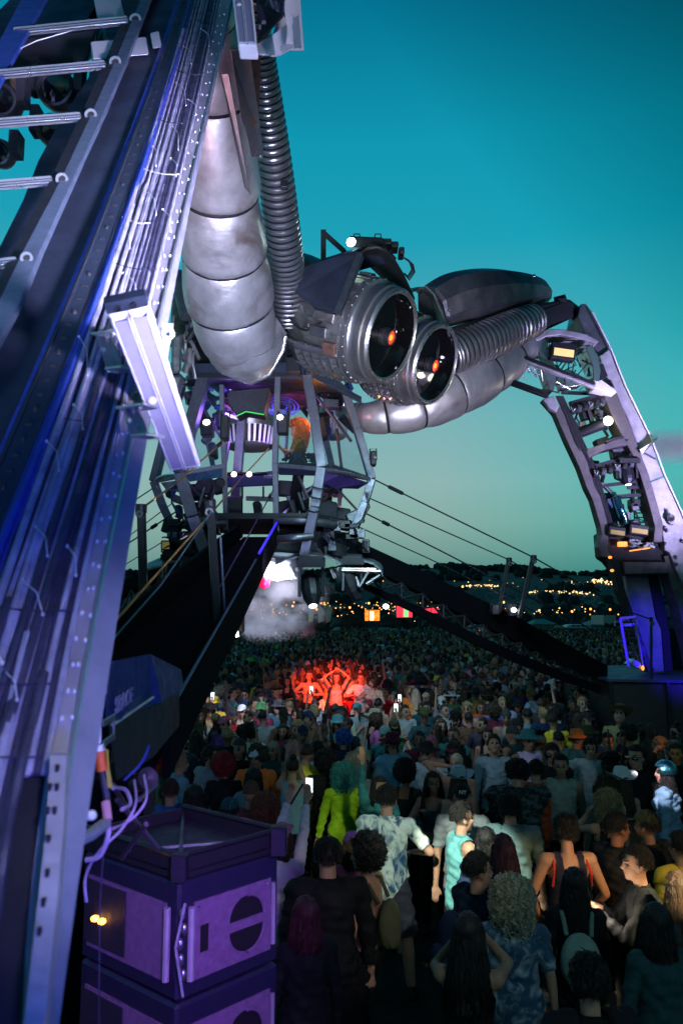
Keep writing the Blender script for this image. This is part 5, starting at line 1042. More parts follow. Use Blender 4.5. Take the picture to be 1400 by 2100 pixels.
# ================================================================== underside: shell fins, hanging heads, red dome
sh = thing('cabin_underside', 'curved grey fins and tubes under the cabin floor', 'underside', P(600, 1150, 14))
def fin(pts, Y, m='hull', name='fin', rise=.0):
    rows = []
    for (x, y0, y1) in pts: rows.append((P(x, y0, Y+.9), P(x, y1, Y)))
    MB().strip(rows, (0, .0, .03)).build(name, m, sh, smooth=True)
FN = mat('fin_grey', (.20, .22, .24), .5, .5, .4, 5, .1, 24)
fin([(565, 1146, 1161), (585, 1136, 1150), (610, 1134, 1144), (640, 1134, 1142), (670, 1138, 1144), (695, 1148, 1156)], 13.3, FN)
fin([(690, 1142, 1156), (715, 1142, 1150), (742, 1144, 1151), (765, 1150, 1158), (780, 1158, 1172), (785, 1166, 1184)], 13.8, FN)
fin([(303, 1158, 1170), (325, 1148, 1164), (355, 1140, 1158), (385, 1138, 1154), (420, 1142, 1158)], 13.6, FN)
fin([(532, 1130, 1143), (550, 1124, 1142), (580, 1120, 1142), (610, 1124, 1140)], 13.9, FN)
for a, b in (((538, 1143), (600, 1145)), ((540, 1148), (590, 1150)), ((690, 1170), (780, 1172)), ((690, 1166), (770, 1168))): MB().tube([P(*a, 13.5), P(*b, 13.5)], .03, 8).build('tube', 'steel', sh)
for a, b in (((594, 1158), (606, 1182)), ((608, 1162), (618, 1182)), ((688, 1166), (694, 1186)), ((698, 1164), (694, 1186)), ((736, 1204), (755, 1172)), ((750, 1198), (778, 1180)), ((736, 1204), (730, 1184)), ((606, 1182), (620, 1164)), ((688, 1186), (680, 1168))): MB().tube([P(*a, 13.4), P(*b, 13.5)], .028, 8).build('tube', 'steel', sh)
MB().lathe(P(570, 1186, 13.9), (0, 0, 1), [(0, .44), (.02, .46), (.22, .44), (.42, .30), (.46, .05)], 36).build('glow_shell', 'whitedome', sh, smooth=True)
MB().lathe(P(570, 1186, 13.9), (0, 0, 1), [(-.03, .5), (0, .5), (0, .42), (-.03, .42)], 36).build('shell_rim', 'steel_bright', sh, smooth=True)
MB().tube([P(532, 1184, 13.5), P(625, 1188, 13.6)], .025, 8).build('tube', 'steel_bright', sh)
rd = thing('warning_dome', 'red glass dome lamp hanging from the white shell beside the dark ramp', 'dome lamp', P(541, 1196, 13.4))
MB().lathe(P(541, 1186, 13.4), (0, 0, -1), [(0, .105), (.05, .108), (.10, .10), (.15, .07), (.175, .001)], 24).build('dome', 'reddome', rd, smooth=True)
MB().lathe(P(541, 1184, 13.4), (0, 0, -1), [(-.02, .12), (.02, .12), (.02, .10)], 24).build('collar', 'steel_bright', rd)
spot('underside_white', P(575, 1230, 12.9), P(570, 1170, 13.9), 20, (.9, .88, 1), 80, .5)
point('underside_glow', P(585, 1200, 14.6), 12, (.85, .85, 1), .2)
def hanging_head(px, py, Y, w_, h_, label, tilt=.25, lit=False, ang=0):
    s = mpp(Y); c = P(px, py, Y); t = thing('moving_head_lamp', label, 'stage lamp', c+Vector((0, 0, h_*s*.9)), 'moving head lamps under the cabin')
    MB().box(c+Vector((0, 0, h_*s*.78)), (w_*s*.62, w_*s*.5, h_*s*.13)).build('base', 'black', t, bev=.03)
    q = MB()
    for k in range(7): q.box(c+Vector((w_*s*(-.54+.18*k), -w_*s*.5, h_*s*.70)), (.03, .04, .05))
    q.build('clamp', 'black', t)
    for k in (-1, 1): MB().beam(c+Vector((k*w_*s*.5, 0, h_*s*.66)), c+Vector((k*w_*s*.52, 0, -h_*s*.10)), .05, .2).build('yoke', 'steel_dark' if k < 0 else 'black', t, bev=.01)
    ax = Vector((math.sin(ang)*.5, -tilt, -1)).normalized(); r = w_*s*.44; o = c+Vector((0, 0, h_*s*.05))
    MB().lathe(o, ax, [(-h_*s*.5, .001), (-h_*s*.48, r*.75), (-h_*s*.40, r*.95), (h_*s*.05, r), (h_*s*.2, r*.92), (h_*s*.42, r*.5), (h_*s*.44, r*.44), (h_*s*.42, r*.40), (h_*s*.41, .001)], 10).build('head', 'blacksteel', t, bev=.01)
    MB().lathe(o+ax*h_*s*.43, ax, [(0, .001), (.0, r*.42)], 22).build('lens', 'warmlamp' if lit else 'lens', t)
    return t
hanging_head(638, 1216, 12.6, 46, 82, 'large black moving head lamp with a lit lens hanging right of the smoke', .55, True, .3)
hanging_head(722, 1205, 13.6, 36, 74, 'black moving head lamp tilted right, below the right fin', .2, False, .9)
hanging_head(352, 1196, 13.6, 30, 74, 'black moving head lamp partly hidden by the dark ramp, left of it', .1, False, -.1)
hanging_head(482, 1290, 9.5, 26, 60, 'narrow black lamp hanging from the ramp edge above the crowd', .1, False, 0)
MB().tube([P(482, 1282, 9.2), P(487, 1306, 9.2)], .02, 8).build('tube_light', 'warmlamp', label='short glowing tube on the narrow lamp under the ramp', cat='tube light')
q = lampbox(790, 1244, 14.5, 20, 10, 'small white lamp on the truss beside the orange screen', 'whitelamp')
q = lampbox(362, 1257, 13.8, 14, 14, 'small white lit lamp left of the dark ramp', 'warmlamp', face=(2, 0))
# smoke lit under the cabin
sk = MB().ell((0, 0, 0), (1, 1, 1), nu=24, nv=16).build('smoke_cloud', smokemat('smoke', (.95, .95, 1, 1), 4.5, 2.2, .48, .64), kind='stuff', label='pale lit smoke drifting under the cabin beside the dark ramp', cat='smoke')
sk.location = P(556, 1228, 14.8); sk.scale = (1.25, 1.0, .85)
spot('smoke_light', P(578, 1180, 13.2), P(545, 1250, 15.2), 700, (.72, .72, 1), 100, .5)
# ================================================================== walkways, posts, ropes
def walkway(name, label, top, bot, m='deck', side=True):
    t = thing(name, label, 'walkway', P(*bot[0]))
    return t
rw = thing('entry_ramp', 'wide dark ramp descending from the cabin door toward the lower left', 'ramp', P(300, 1480, 6))
def rz(t): pass
TLp, TRp = P(500, 1101, 13.3), P(556, 1101, 13.3); BLp, BRp = P(120, 1440, 5.0), P(312, 1545, 4.85)
def deckpt(u, v): return TLp*(1-u)*(1-v) + TRp*u*(1-v) + BLp*(1-u)*v + BRp*u*v
rows = [(deckpt(0, v/16), deckpt(1, v/16)) for v in range(17)]
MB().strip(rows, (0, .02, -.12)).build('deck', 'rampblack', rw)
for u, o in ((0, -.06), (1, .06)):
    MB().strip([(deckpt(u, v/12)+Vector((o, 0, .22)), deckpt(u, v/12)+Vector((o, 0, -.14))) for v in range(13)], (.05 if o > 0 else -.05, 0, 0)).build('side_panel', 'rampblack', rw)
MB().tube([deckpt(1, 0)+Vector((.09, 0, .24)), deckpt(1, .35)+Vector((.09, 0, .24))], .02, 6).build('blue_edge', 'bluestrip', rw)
MB().tube([deckpt(1, v/10)+Vector((.09, 0, .23)) for v in range(4, 11)], .012, 6).build('edge_tube', mat('edge_blue', (.06, .09, .2), .5), rw)
pe = P(330, 1560, 4.9)
np_ = thing('leg_plinth', 'dark plinth under the foot of the foreground leg, behind the hanging speaker', 'plinth', (pe.x-1.5, 5.2, 0))
zt2 = min(BLp.z, BRp.z)-.14
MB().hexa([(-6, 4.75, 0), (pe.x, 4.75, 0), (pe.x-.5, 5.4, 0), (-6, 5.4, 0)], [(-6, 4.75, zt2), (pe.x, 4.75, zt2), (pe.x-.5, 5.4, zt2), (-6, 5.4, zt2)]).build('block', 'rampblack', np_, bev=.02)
for k in range(4): MB().beam((pe.x-.02-.7*k, 4.72, 0), (pe.x-.02-.7*k, 4.72, zt2), .05, .05).build('edge_post', 'blacksteel', np_)
for i in range(30):
    x, y = rn.choice(((rn.uniform(345, 455), rn.uniform(985, 1085)), (rn.uniform(572, 735), rn.uniform(1000, 1085)), (rn.uniform(385, 455), rn.uniform(800, 920)), (rn.uniform(640, 740), rn.uniform(800, 900))))
    MB().box(P(x, y, 14.3+rn.random()), (rn.uniform(.05, .17), .12, rn.uniform(.05, .16)), Matrix.Rotation(rn.uniform(-.5, .5), 3, 'Y')).build('rig_fixture', ('black', 'blacksteel', 'cabdark', 'steel_dark')[i % 4], dj, bev=.02)
# dark tray and tangled gear in the cabin window
MB().hexa([P(571, 948, 13.5), P(655, 950, 13.3), P(655, 976, 13.3), P(571, 974, 13.5)], [P(571, 948, 14.0), P(655, 950, 13.8), P(655, 976, 13.8), P(571, 974, 14.0)]).build('gear_tray', mat('tray_navy', (.015, .018, .05), .4, .2), dj, bev=.02)
for i in range(26): x = rn.uniform(585, 655); MB().tube([P(x, 948, 13.6), P(x+rn.uniform(-12, 12), rn.uniform(926, 942), 13.5), P(x+rn.uniform(-16, 16), rn.uniform(932, 948), 13.6)], rn.uniform(.012, .035), 6).build('tangled_cable', ('black', 'blacksteel', 'cable')[i % 3], dj, smooth=True)
for i in range(40):
    x, y = rn.choice(((rn.uniform(376, 455), rn.uniform(780, 905)), (rn.uniform(636, 735), rn.uniform(790, 880)), (rn.uniform(470, 560), rn.uniform(780, 800)))); MB().tube([P(x, y, 15.3), P(x+rn.uniform(-18, 18), y+rn.uniform(-14, 18), 15.1), P(x+rn.uniform(-24, 24), y+rn.uniform(-8, 26), 15.3)], rn.uniform(.02, .09), 7).build('roof_gear', ('steel', 'steel_dark', 'purplepaint', 'blacksteel', 'cableblue', 'engine')[i % 6], dj, smooth=True)
for a, b in (((395, 800), (455, 900)), ((640, 800), (720, 905)), ((596, 780), (585, 945)), ((470, 905), (455, 1000)), ((380, 985), (450, 1060)), ((655, 985), (575, 1060)), ((700, 985), (655, 1040)), ((440, 1000), (420, 1080)), ((690, 880), (700, 960))):
    MB().tube([P(*a, 14.6), P(*b, 14.4)], .03, 7).build('inner_strut', 'steel' if a[0] % 2 else 'steel_dark', dj)
for (x, y, w_, h_) in ((655, 880, 30, 44), (400, 1010, 18, 30), (425, 1040, 30, 40), (590, 1045, 44, 34), (530, 1050, 16, 40), (690, 1010, 20, 16), (438, 925, 14, 30)):
    MB().box(P(x, y, 14.9), (w_*mpp(15)/2, .2, h_*mpp(15)/2), Matrix.Rotation(rn.uniform(-.2, .2), 3, 'Y')).build('equipment_case', ('black', 'cabdark')[x % 2], dj, bev=.03)
def post(name, label, a, b, Y, w_, Yb=None, group=None, ground=True):
    pa, pb = P(*a, Y), P(*b, Yb or Y); t = thing(name, label, 'post', pb, group)
    MB().beam(pb, pa, w_*mpp(Y), w_*mpp(Y)).build('upright', 'black', t, bev=.01)
    MB().lathe(pa, (0, 0, 1), [(-.08, .001), (-.08, w_*mpp(Y)*.75), (.02, w_*mpp(Y)*.75), (.03, .001)], 12).build('cap', 'blacksteel', t)
    MB().lathe(pa+Vector((0, -w_*mpp(Y)*.6, -.10)), (0, 1, 0), [(-.03, .02), (-.03, .045), (.0, .045), (.0, .02)], 12).build('rope_ring', 'steel_dark', t)
    return pa
p1 = post('rope_post', 'thick black vertical post left of the dark ramp', (290, 1038), (298, 1345), 9.2, 16, group='rope posts of the walkways')
p2 = post('rope_post', 'black leaning post in front of the dark ramp', (432, 1032), (450, 1362), 8.2, 15, 7.6, group='rope posts of the walkways')
p3 = post('rope_post', 'black leaning post on the right walkway, left one of the pair', (1043, 1146), (1022, 1256), 15.6, 8, group='rope posts of the walkways')
p4 = post('rope_post', 'black leaning post on the right walkway, right one of the pair', (1093, 1141), (1064, 1268), 14.9, 9, group='rope posts of the walkways')
p5 = post('rope_post', 'thin black post in front of the blue lit foot of the far leg', (1334, 1268), (1334, 1392), 15.6, 5, group='rope posts of the walkways')
MB().beam(P(452, 1100, 7.9), P(462, 1270, 7.7), .012, .03).build('flat_bar', mat('flat_blue', (.1, .13, .2), .5, .3), label='thin pale blue flat bar along the leaning post on the dark ramp', cat='bar')
def rope(label, pts, r_=.012, m='rope', turn=None):
    t = thing('steel_rope', label, 'rope', P(*pts[-1])); MB().tube([P(*p) for p in pts], r_, 6).build('strand', m, t)
    if turn is not None:
        i, f = turn; a, b = P(*pts[i]), P(*pts[i+1]); p = a.lerp(b, f); q = a.lerp(b, f+.10); MB().tube([p, p.lerp(q, .1), p.lerp(q, .9), q], [r_, r_*2.6, r_*2.6, r_], 8).build('turnbuckle', 'blacksteel', t)
rope('top steel rope from cabin right corner over the right post to the far leg', [(768, 984, 14.4), (1093, 1143, 14.9), (1290, 1255, 15.6), (1334, 1270, 15.6)], .014, turn=(0, .08))
rope('steel rope from below cabin right corner to the left post of the pair', [(758, 1022, 14.6), (1043, 1148, 15.6), (1240, 1262, 16.5)], .012)
rope('thick steel rope from the cabin side, third rope from the top', [(748, 1052, 14.2), (900, 1128, 15), (1020, 1190, 15.6), (1230, 1300, 16.4)], .014, turn=(0, .22))
rope('lowest thin steel rope running right from the cabin floor', [(734, 1080, 14.3), (880, 1146, 15), (1060, 1236, 15.4), (1200, 1310, 16)], .011)
rope('gold rope from cabin strut with white lamp down to the dark ramp', [(562, 908, 13.2), (505, 970, 12.6), (437, 1048, 8.3), (240, 1270, 6)], .011, 'ropegold', turn=(0, .1))
rope('rope from the cabin door strut down to the thick left post', [(457, 905, 13.3), (370, 984, 12), (292, 1042, 9.2)], .013, 'ropegold', turn=(0, .05))
rope('steel rope from cabin floor strut down along the dark ramp', [(560, 1005, 13.2), (520, 1080, 12), (420, 1260, 8.3), (318, 1420, 6.2)], .011, 'rope', turn=(0, .12))
rope('pale rope from leaning ramp post down past the thick left post', [(440, 1040, 8.2), (330, 1200, 7.0), (180, 1370, 5.6)], .009, mat('rope_pale', (.10, .14, .18), .5, .3))
rope('thin rope left of the cabin, upper one, going to the left', [(316, 1000, 14.8), (240, 1050, 15.5)], .012)
rope('thin rope left of the cabin, middle one, going to the left', [(356, 1030, 14.6), (240, 1118, 16)], .010)
rope('rope with buckle left of the cabin, lower one, going to the left', [(360, 1050, 14.4), (240, 1130, 15.5)], .014, turn=(0, .3))
rope('lowest thin rope left of the cabin behind the thick post', [(336, 1110, 14.5), (240, 1168, 16)], .009)
for (x, y) in ((1210, 1196), (1152, 1176)): MB().ell(P(x, y, 15.2), (.03, .03, .03)).build('rope_shackle', 'black', label='small black shackle on the upper rope, %s one' % ('right' if x > 1200 else 'left'), cat='shackle')
def truss_walk(name, label, up, lo, w_, nb, hw, legs=()):
    """up/lo: lists of (px,py,Y,halfheight px); trussed walkway seen from the side"""
    t = thing(name, label, 'walkway', P(*up[-1][:3]))
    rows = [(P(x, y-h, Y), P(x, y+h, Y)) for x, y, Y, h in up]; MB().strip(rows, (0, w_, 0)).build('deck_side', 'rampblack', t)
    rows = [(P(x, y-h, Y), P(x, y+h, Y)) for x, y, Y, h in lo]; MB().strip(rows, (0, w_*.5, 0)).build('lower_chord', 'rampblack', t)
    def at(tab, f):
        k = f*(len(tab)-1); i = min(len(tab)-2, int(k)); return [lerp(a, b, k-i) for a, b in zip(tab[i], tab[i+1])]
    for Yo in (0, w_*.9):
        q = MB()
        for k in range(nb):
            a = at(up, k/nb); b = at(lo, (k)/nb); c_ = at(up, (k+1)/nb); d_ = at(lo, (k+1)/nb)
            q.tube([P(a[0], a[1]+a[3], a[2]+Yo), P(d_[0], d_[1]-d_[3], d_[2]+Yo)], .022, 5); q.tube([P(b[0], b[1]-b[3], b[2]+Yo), P(c_[0], c_[1]+c_[3], c_[2]+Yo)], .022, 5)
            q.tube([P(a[0], a[1]+a[3], a[2]+Yo), P(b[0], b[1]-b[3], b[2]+Yo)], .022, 5)
        q.build("lattice", "black", t)
    for f in legs:
        p = P(*at(lo, f)[:3]); MB().beam((p.x, p.y+.3, 0), (p.x, p.y+.3, p.z), .12, .12).build('support_leg', 'black', t)
    return t
truss_walk('walkway', 'black trussed walkway descending from the cabin to the far leg on the right', [(735, 1132, 14.6, 22), (850, 1186, 15.0, 23), (960, 1242, 15.4, 25), (1060, 1290, 15.8, 25), (1150, 1340, 16.2, 24), (1245, 1385, 16.6, 20)],
           [(736, 1196, 14.6, 6), (850, 1248, 15.0, 9), (960, 1304, 15.4, 11), (1060, 1350, 15.8, 11), (1150, 1386, 16.2, 10), (1245, 1420, 16.6, 8)], .9, 13, 1)
truss_walk('walkway', 'black trussed walkway going down behind the cabin to the left', [(380, 1136, 15.5, 10), (330, 1166, 16.5, 12), (270, 1196, 18, 14), (200, 1232, 20, 14)],
           [(372, 1226, 15.5, 7), (330, 1246, 16.5, 7), (270, 1276, 18, 7), (200, 1310, 20, 7)], .8, 6, 1)
lampbox(1050, 1251, 15.2, 18, 26, 'white lit tilted lamp on the right walkway beside the second post', 'whitelamp')
lampbox(1014, 1250, 15.4, 16, 22, 'dark lamp box on the right walkway left of the lit one', None)
point('walkway_lamp', P(1040, 1240, 14.9), 3, (.8, .75, 1))
# ================================================================== far leg
fg = thing('spider_leg', 'tall bent steel leg at the right with lamps inside its open frame', 'leg', P(1330, 1385, 17.2))
def plate(pts, Y, th, m, name, bev=.015, Y2=None):
    return MB().slab([P(p[0], p[1], p[2] if len(p) > 2 else Y) for p in pts], (0, th, 0)).build(name, m, fg, bev=bev)
plate([(1184, 648), (1189, 624), (1200, 622), (1214, 640), (1251, 713), (1229, 729), (1206, 700)], 16.6, .9, 'hull', 'knee_plate')
plate([(1229, 729), (1251, 714), (1281, 790), (1334, 897), (1346, 940), (1309, 921), (1286, 858), (1263, 810), (1240, 771)], 16.5, .9, 'plate', 'outer_plate')
plate([(1310, 926), (1346, 944), (1362, 974), (1328, 988)], 16.5, .9, 'plate', 'outer_plate')
plate([(1328, 990), (1363, 976), (1398, 1052), (1420, 1110), (1420, 1240), (1400, 1196), (1384, 1168), (1372, 1134), (1362, 1128), (1355, 1070)], 16.5, .8, 'plate', 'outer_plate')
MB().tube([P(x, y, 16.45) for x, y in ((1214, 640), (1251, 713), (1281, 790), (1334, 897), (1362, 974), (1398, 1052), (1420, 1110))], .018, 6).build('edge_trim', 'housing', fg)
MB().hexa([P(1310, 922, 16.3), P(1338, 906, 16.3), P(1348, 900, 16.2), P(1316, 932, 16.3)], [P(1310, 918, 17), P(1338, 902, 17), P(1348, 896, 17), P(1316, 928, 17)]).build('step_plate', 'housing', fg)
plate([(1220, 752), (1236, 745), (1246, 770), (1232, 785)], 16.42, .05, 'black', 'vent')
plate([(1247, 778), (1252, 778), (1261, 796), (1255, 792)], 16.42, .05, 'black', 'vent')
rr = plate([(1366, 1040), (1378, 1058), (1382, 1074), (1376, 1078), (1368, 1070)], 16.4, .05, 'steel_bright', 'eye_fitting')
MB().lathe(P(1374, 1062, 16.38), (0, -1, 0), [(0, .085), (.02, .08), (.02, .05), (.0, .001)], 18).build('eye_ring', 'black', fg, smooth=True)
for (x, y) in ((1362, 1082), (1366, 1088), (1362, 1115), (1385, 1143), (1386, 1158), (1398, 1110)): MB().ell(P(x, y, 16.45), (.035, .03, .045)).build('bolt', 'steel_dark', fg, smooth=True)
rows = [(1098, 700, 1120, 700), (1114, 780, 1135, 780)]
# curved side rails with depth
def rail(tab, Y, th, m='rail', name='frame_rail'): MB().strip([(P(a, ya, Y), P(b, yb, Y)) for a, ya, b, yb in tab], (0, th, 0)).build(name, m, fg, smooth=False, bev=.01)
rail([(1112, 818, 1136, 822), (1137, 846, 1158, 845), (1162, 905, 1180, 897), (1187, 958, 1204, 950), (1202, 1000, 1218, 996), (1214, 1024, 1230, 1018), (1230, 1080, 1246, 1076), (1232, 1096, 1248, 1090), (1226, 1122, 1244, 1124), (1233, 1142, 1252, 1142)], 16.4, .3)
rail([(1234, 806, 1262, 800), (1257, 858, 1284, 856), (1276, 896, 1298, 890), (1294, 928, 1310, 922), (1312, 974, 1329, 972), (1326, 1020, 1342, 1016), (1342, 1080, 1358, 1072), (1338, 1112, 1357, 1112)], 16.4, .5)
rail([(1250, 1142, 1270, 1148), (1268, 1212, 1280, 1207), (1284, 1254, 1296, 1253), (1300, 1300, 1312, 1298), (1318, 1350, 1330, 1350), (1328, 1380, 1344, 1380)], 16.6, .3, 'blacksteel')
rail([(1360, 1140, 1380, 1136), (1372, 1190, 1394, 1184), (1390, 1245, 1412, 1236), (1412, 1330, 1434, 1330), (1424, 1386, 1446, 1386)], 16.6, .5)
# knee triangle: curved lit plates and diagonal braces
plate([(1088, 686), (1110, 678), (1130, 674), (1160, 676), (1200, 684), (1228, 700), (1222, 704), (1190, 694), (1150, 686), (1120, 690), (1096, 700)], 16.2, .5, 'plate', 'knee_arch')
plate([(1200, 712), (1212, 706), (1226, 730), (1231, 760), (1228, 784), (1216, 782), (1214, 750)], 16.1, .6, 'steel_bright', 'inner_plate')
plate([(1214, 784), (1232, 778), (1262, 800), (1264, 806), (1240, 802), (1218, 796)], 16.1, .5, 'housing', 'hinge_plate')
plate([(1112, 818), (1136, 812), (1146, 832), (1140, 845), (1126, 838)], 16.2, .15, 'plate', 'hinge_plate')
plate([(1100, 700), (1118, 690), (1140, 760), (1136, 800), (1126, 798), (1108, 750)], 16.3, .4, 'steel', 'inner_plate')
plate([(1140, 770), (1165, 756), (1205, 778), (1190, 790), (1150, 796)], 16.4, .3, 'steel_bright', 'inner_plate')
for a, b, w_ in (((1022, 718), (1218, 792), 13), ((1012, 772), (1122, 812), 11)):
    MB().beam(P(*a, 15.6), P(*b, 16.1), .10, w_*mpp(16)*.95, (0, 0, 1)).build('brace', 'plate' if a[0] > 1020 else 'blacksteel', fg, bev=.01)
    MB().beam(P(a[0], a[1]-5, 15.52), P(b[0], b[1]-5, 16.02), .04, 6*mpp(16), (0, 0, 1)).build('brace_edge', 'black', fg)
rn = random.Random(9)
for i in range(26):   # cables and small steel in the knee
    x, y = rn.uniform(1120, 1215), rn.uniform(700, 800); MB().tube([P(x, y, 16.4), P(x+rn.uniform(-20, 20), y+rn.uniform(5, 24), 16.3), P(x+rn.uniform(-26, 26), y+rn.uniform(14, 40), 16.4)], rn.uniform(.008, .02), 5).build('cable', 'black' if i % 3 else 'steel', fg, smooth=True)
for k in range(5): MB().tube([P(1140+3*k, 812, 16.35), P(1158+3*k, 850, 16.4), P(1178+4*k, 905, 16.4), P(1205+4*k, 960, 16.45), P(1225+4*k, 1030, 16.5), P(1244+4*k, 1090, 16.6)], .022, 6).build('cable', 'black' if k % 2 else 'blacksteel', fg, smooth=True)
for k in range(10): MB().tube([P(1020+8*k, 752+rn.uniform(-6, 8), 16), P(1036+8*k, 762+rn.uniform(-8, 12), 16), P(1050+7*k, 770+rn.uniform(-10, 14), 16.1)], .014, 6).build('cable', 'steel' if k % 2 else 'tie', fg, smooth=True)
# cross members
plate([(1200, 922), (1240, 908), (1275, 896), (1290, 900), (1296, 912), (1270, 914), (1240, 922), (1206, 940)], 16.4, .5, 'rail', 'cross_plate')
plate([(1240, 905), (1262, 896), (1278, 893), (1280, 898), (1258, 902), (1244, 910)], 16.3, .1, 'black', 'cross_lip')
for (a, b) in (((1150, 805), (1240, 808)), ((1238, 1020), (1325, 1014)), ((1205, 1000), (1322, 985)), ((1260, 860), (1276, 905)), ((1285, 1000), (1330, 998))): MB().beam(P(*a, 16.6), P(*b, 16.6), .05, .07).build('cross_bar', 'blacksteel', fg)
for r0, (x0, y0, x1, y1) in enumerate(((1168, 832, 1240, 812), (1214, 962, 1300, 938))):        # lamp bars with small fixtures
    MB().beam(P(x0, y0, 16.5), P(x1, y1, 16.5), .12, .16).build('lamp_rail', 'black', fg)
    for k in range(6):
        x, y = lerp(x0, x1, (k+.5)/6), lerp(y0, y1, (k+.5)/6)+12; MB().box(P(x, y, 16.4), (.05, .07, .07), Matrix.Rotation(.25, 3, 'Y')).build('small_fixture', 'steel_dark' if k % 2 else 'black', fg, bev=.01)
        MB().tube([P(x-4, y-8, 16.3), P(x, y+2, 16.25), P(x+5, y-5, 16.3)], .010, 5).build('cable', 'tie' if k % 3 == 0 else 'black', fg)
plate([(1228, 1012), (1248, 1010), (1262, 1040), (1268, 1084), (1246, 1088), (1236, 1060)], 16.7, .2, mat('tarp_blue', (.03, .07, .16), .55, 0, .3, 4), 'inner_panel')
plate([(1250, 1008), (1262, 1008), (1280, 1060), (1276, 1080), (1264, 1060)], 16.65, .1, 'foil', 'inner_panel')
MB().tube([P(1264, 1020, 16.4), P(1270, 1042, 16.3), P(1280, 1060, 16.4), P(1282, 1075, 16.4)], .07, 10).build('inner_drum', 'foil', fg, smooth=True)
for a, b in (((1288, 1012), (1312, 1076)), ((1264, 1022), (1290, 1020)), ((1284, 1052), (1300, 1050)), ((1282, 1078), (1312, 1076))): MB().tube([P(*a, 17), P(*b, 17)], .02, 6).build('inner_ladder', 'steel_bright', fg)
plate([(1236, 1090), (1356, 1084), (1362, 1140), (1374, 1158), (1372, 1176), (1276, 1178), (1254, 1150), (1240, 1140)], 16.7, .7, 'blacksteel', 'foot_block', .03)
plate([(1278, 1152), (1366, 1152), (1368, 1176), (1282, 1178)], 16.5, .2, 'rail', 'foot_beam')
q = MB()
for i in range(26): q.box(P(rn.uniform(1288, 1340), rn.uniform(1108, 1122), 16.5), (rn.uniform(.02, .06), .05, rn.uniform(.01, .03)), Matrix.Rotation(rn.uniform(-.5, .5), 3, 'Y'))
q.build('connector_block', 'steel', fg)
MB().tube([P(x, y, 16.55) for x, y in ((1290, 1130), (1302, 1128), (1330, 1124), (1338, 1122))], .014, 6).build('status_light', 'status', fg)
MB().box(P(1275, 1116, 16.5), (.09, .05, .05)).build('status_light', 'status', fg, bev=.01)
for (x, y) in ((1250, 1143), (1254, 1170)): MB().ell(P(x, y, 16.35), (.04, .04, .03)).build('marker_light', 'status', fg)
plate([(1281, 1178), (1327, 1176), (1344, 1267), (1355, 1290), (1361, 1377), (1331, 1377), (1303, 1288), (1287, 1224)], 17.2, .5, mat('foot_column_paint', (.30, .28, .34), .5, .1, .35, 2.5, .05, 20), 'foot_column')
plate([(1327, 1178), (1350, 1178), (1372, 1290), (1380, 1377), (1361, 1377), (1355, 1290), (1344, 1267)], 17.3, .5, 'black', 'column_side')
# lamps sitting inside the leg
def flood(px, py, Y, w_, h_, label, m):
    s = mpp(Y); c = P(px, py, Y); t = thing('floodlight', label, 'floodlight', c, 'amber floodlights in the far leg')
    rt_ = Matrix.Rotation(R(-8), 3, 'Y').inverted()
    MB().box(c, (w_*s/2, .12, h_*s/2), rt_).build('housing', 'black', t, bev=.02)
    MB().box(c+Vector((.0, -.125, -h_*s*.12)), (w_*s*.40, .012, h_*s*.22), rt_).build('lamp_face', m, t)
    MB().tube([c+Vector((-w_*s*.5, 0, -h_*s*.2)), c+Vector((-w_*s*.5, .05, h_*s*.7)), c+Vector((w_*s*.5, .05, h_*s*.8)), c+Vector((w_*s*.5, 0, -h_*s*.1))], .016, 6).build('yoke', 'blacksteel', t)
flood(1152, 723, 16.2, 52, 36, 'amber floodlight in the knee of the far leg', 'amber')
flood(1261, 1091, 16.4, 36, 20, 'dim amber floodlight at the foot of the far leg, left one', 'amberdim')
flood(1306, 1088, 16.4, 40, 22, 'dim amber floodlight at the foot of the far leg, right one', 'amberdim')
t = hanging_head(1285, 978, 16.5, 34, 44, 'black moving head lamp with bright lens inside the far leg', .1, True, .1)
bl = thing('beam_lamp', 'glowing white beam lamp in the middle of the far leg', 'stage lamp', P(1245, 870, 16.4))
MB().lathe(P(1228, 872, 16.5), (1, -.5, .35), [(-.5, .001), (-.48, .11), (0, .12), (.12, .10), (.13, .001)], 18).build('head', 'blacksteel', bl, smooth=True)
MB().ell(P(1246, 863, 16.3), (.10, .06, .10), nu=16, nv=12).build('lamp_face', 'warmlamp', bl, smooth=True)
MB().beam(P(1205, 840, 16.6), P(1215, 872, 16.6), .1, .08).build('yoke', 'black', bl)
point('beam_lamp_light', P(1247, 864, 16.0), 14, (1, .93, .78))
for i in range(34):       # dark fixtures, brackets and hoses filling the open frame
    f = rn.random(); xl_, xr_ = interp([(830, 1155, 1258), (900, 1182, 1282), (960, 1206, 1305), (1020, 1232, 1325), (1085, 1250, 1342)], 835+250*f); x = rn.uniform(xl_+4, xr_-6); y = 835+250*f-rn.uniform(-4, 8)
    if i % 3: MB().box(P(x, y, 16.75), (rn.uniform(.05, .16), .12, rn.uniform(.04, .12)), Matrix.Rotation(rn.uniform(-.4, .4), 3, 'Y')).build('fixture', ('black', 'blacksteel', 'steel_dark')[i % 3], fg, bev=.015)
    else: MB().tube([P(x, y, 16.7), P(x+rn.uniform(-14, 14), y+rn.uniform(10, 30), 16.6), P(x+rn.uniform(-10, 18), y+rn.uniform(30, 60), 16.7)], rn.uniform(.02, .05), 7).build('hose', ('black', 'steel_dark', 'foil')[i % 3], fg, smooth=True)
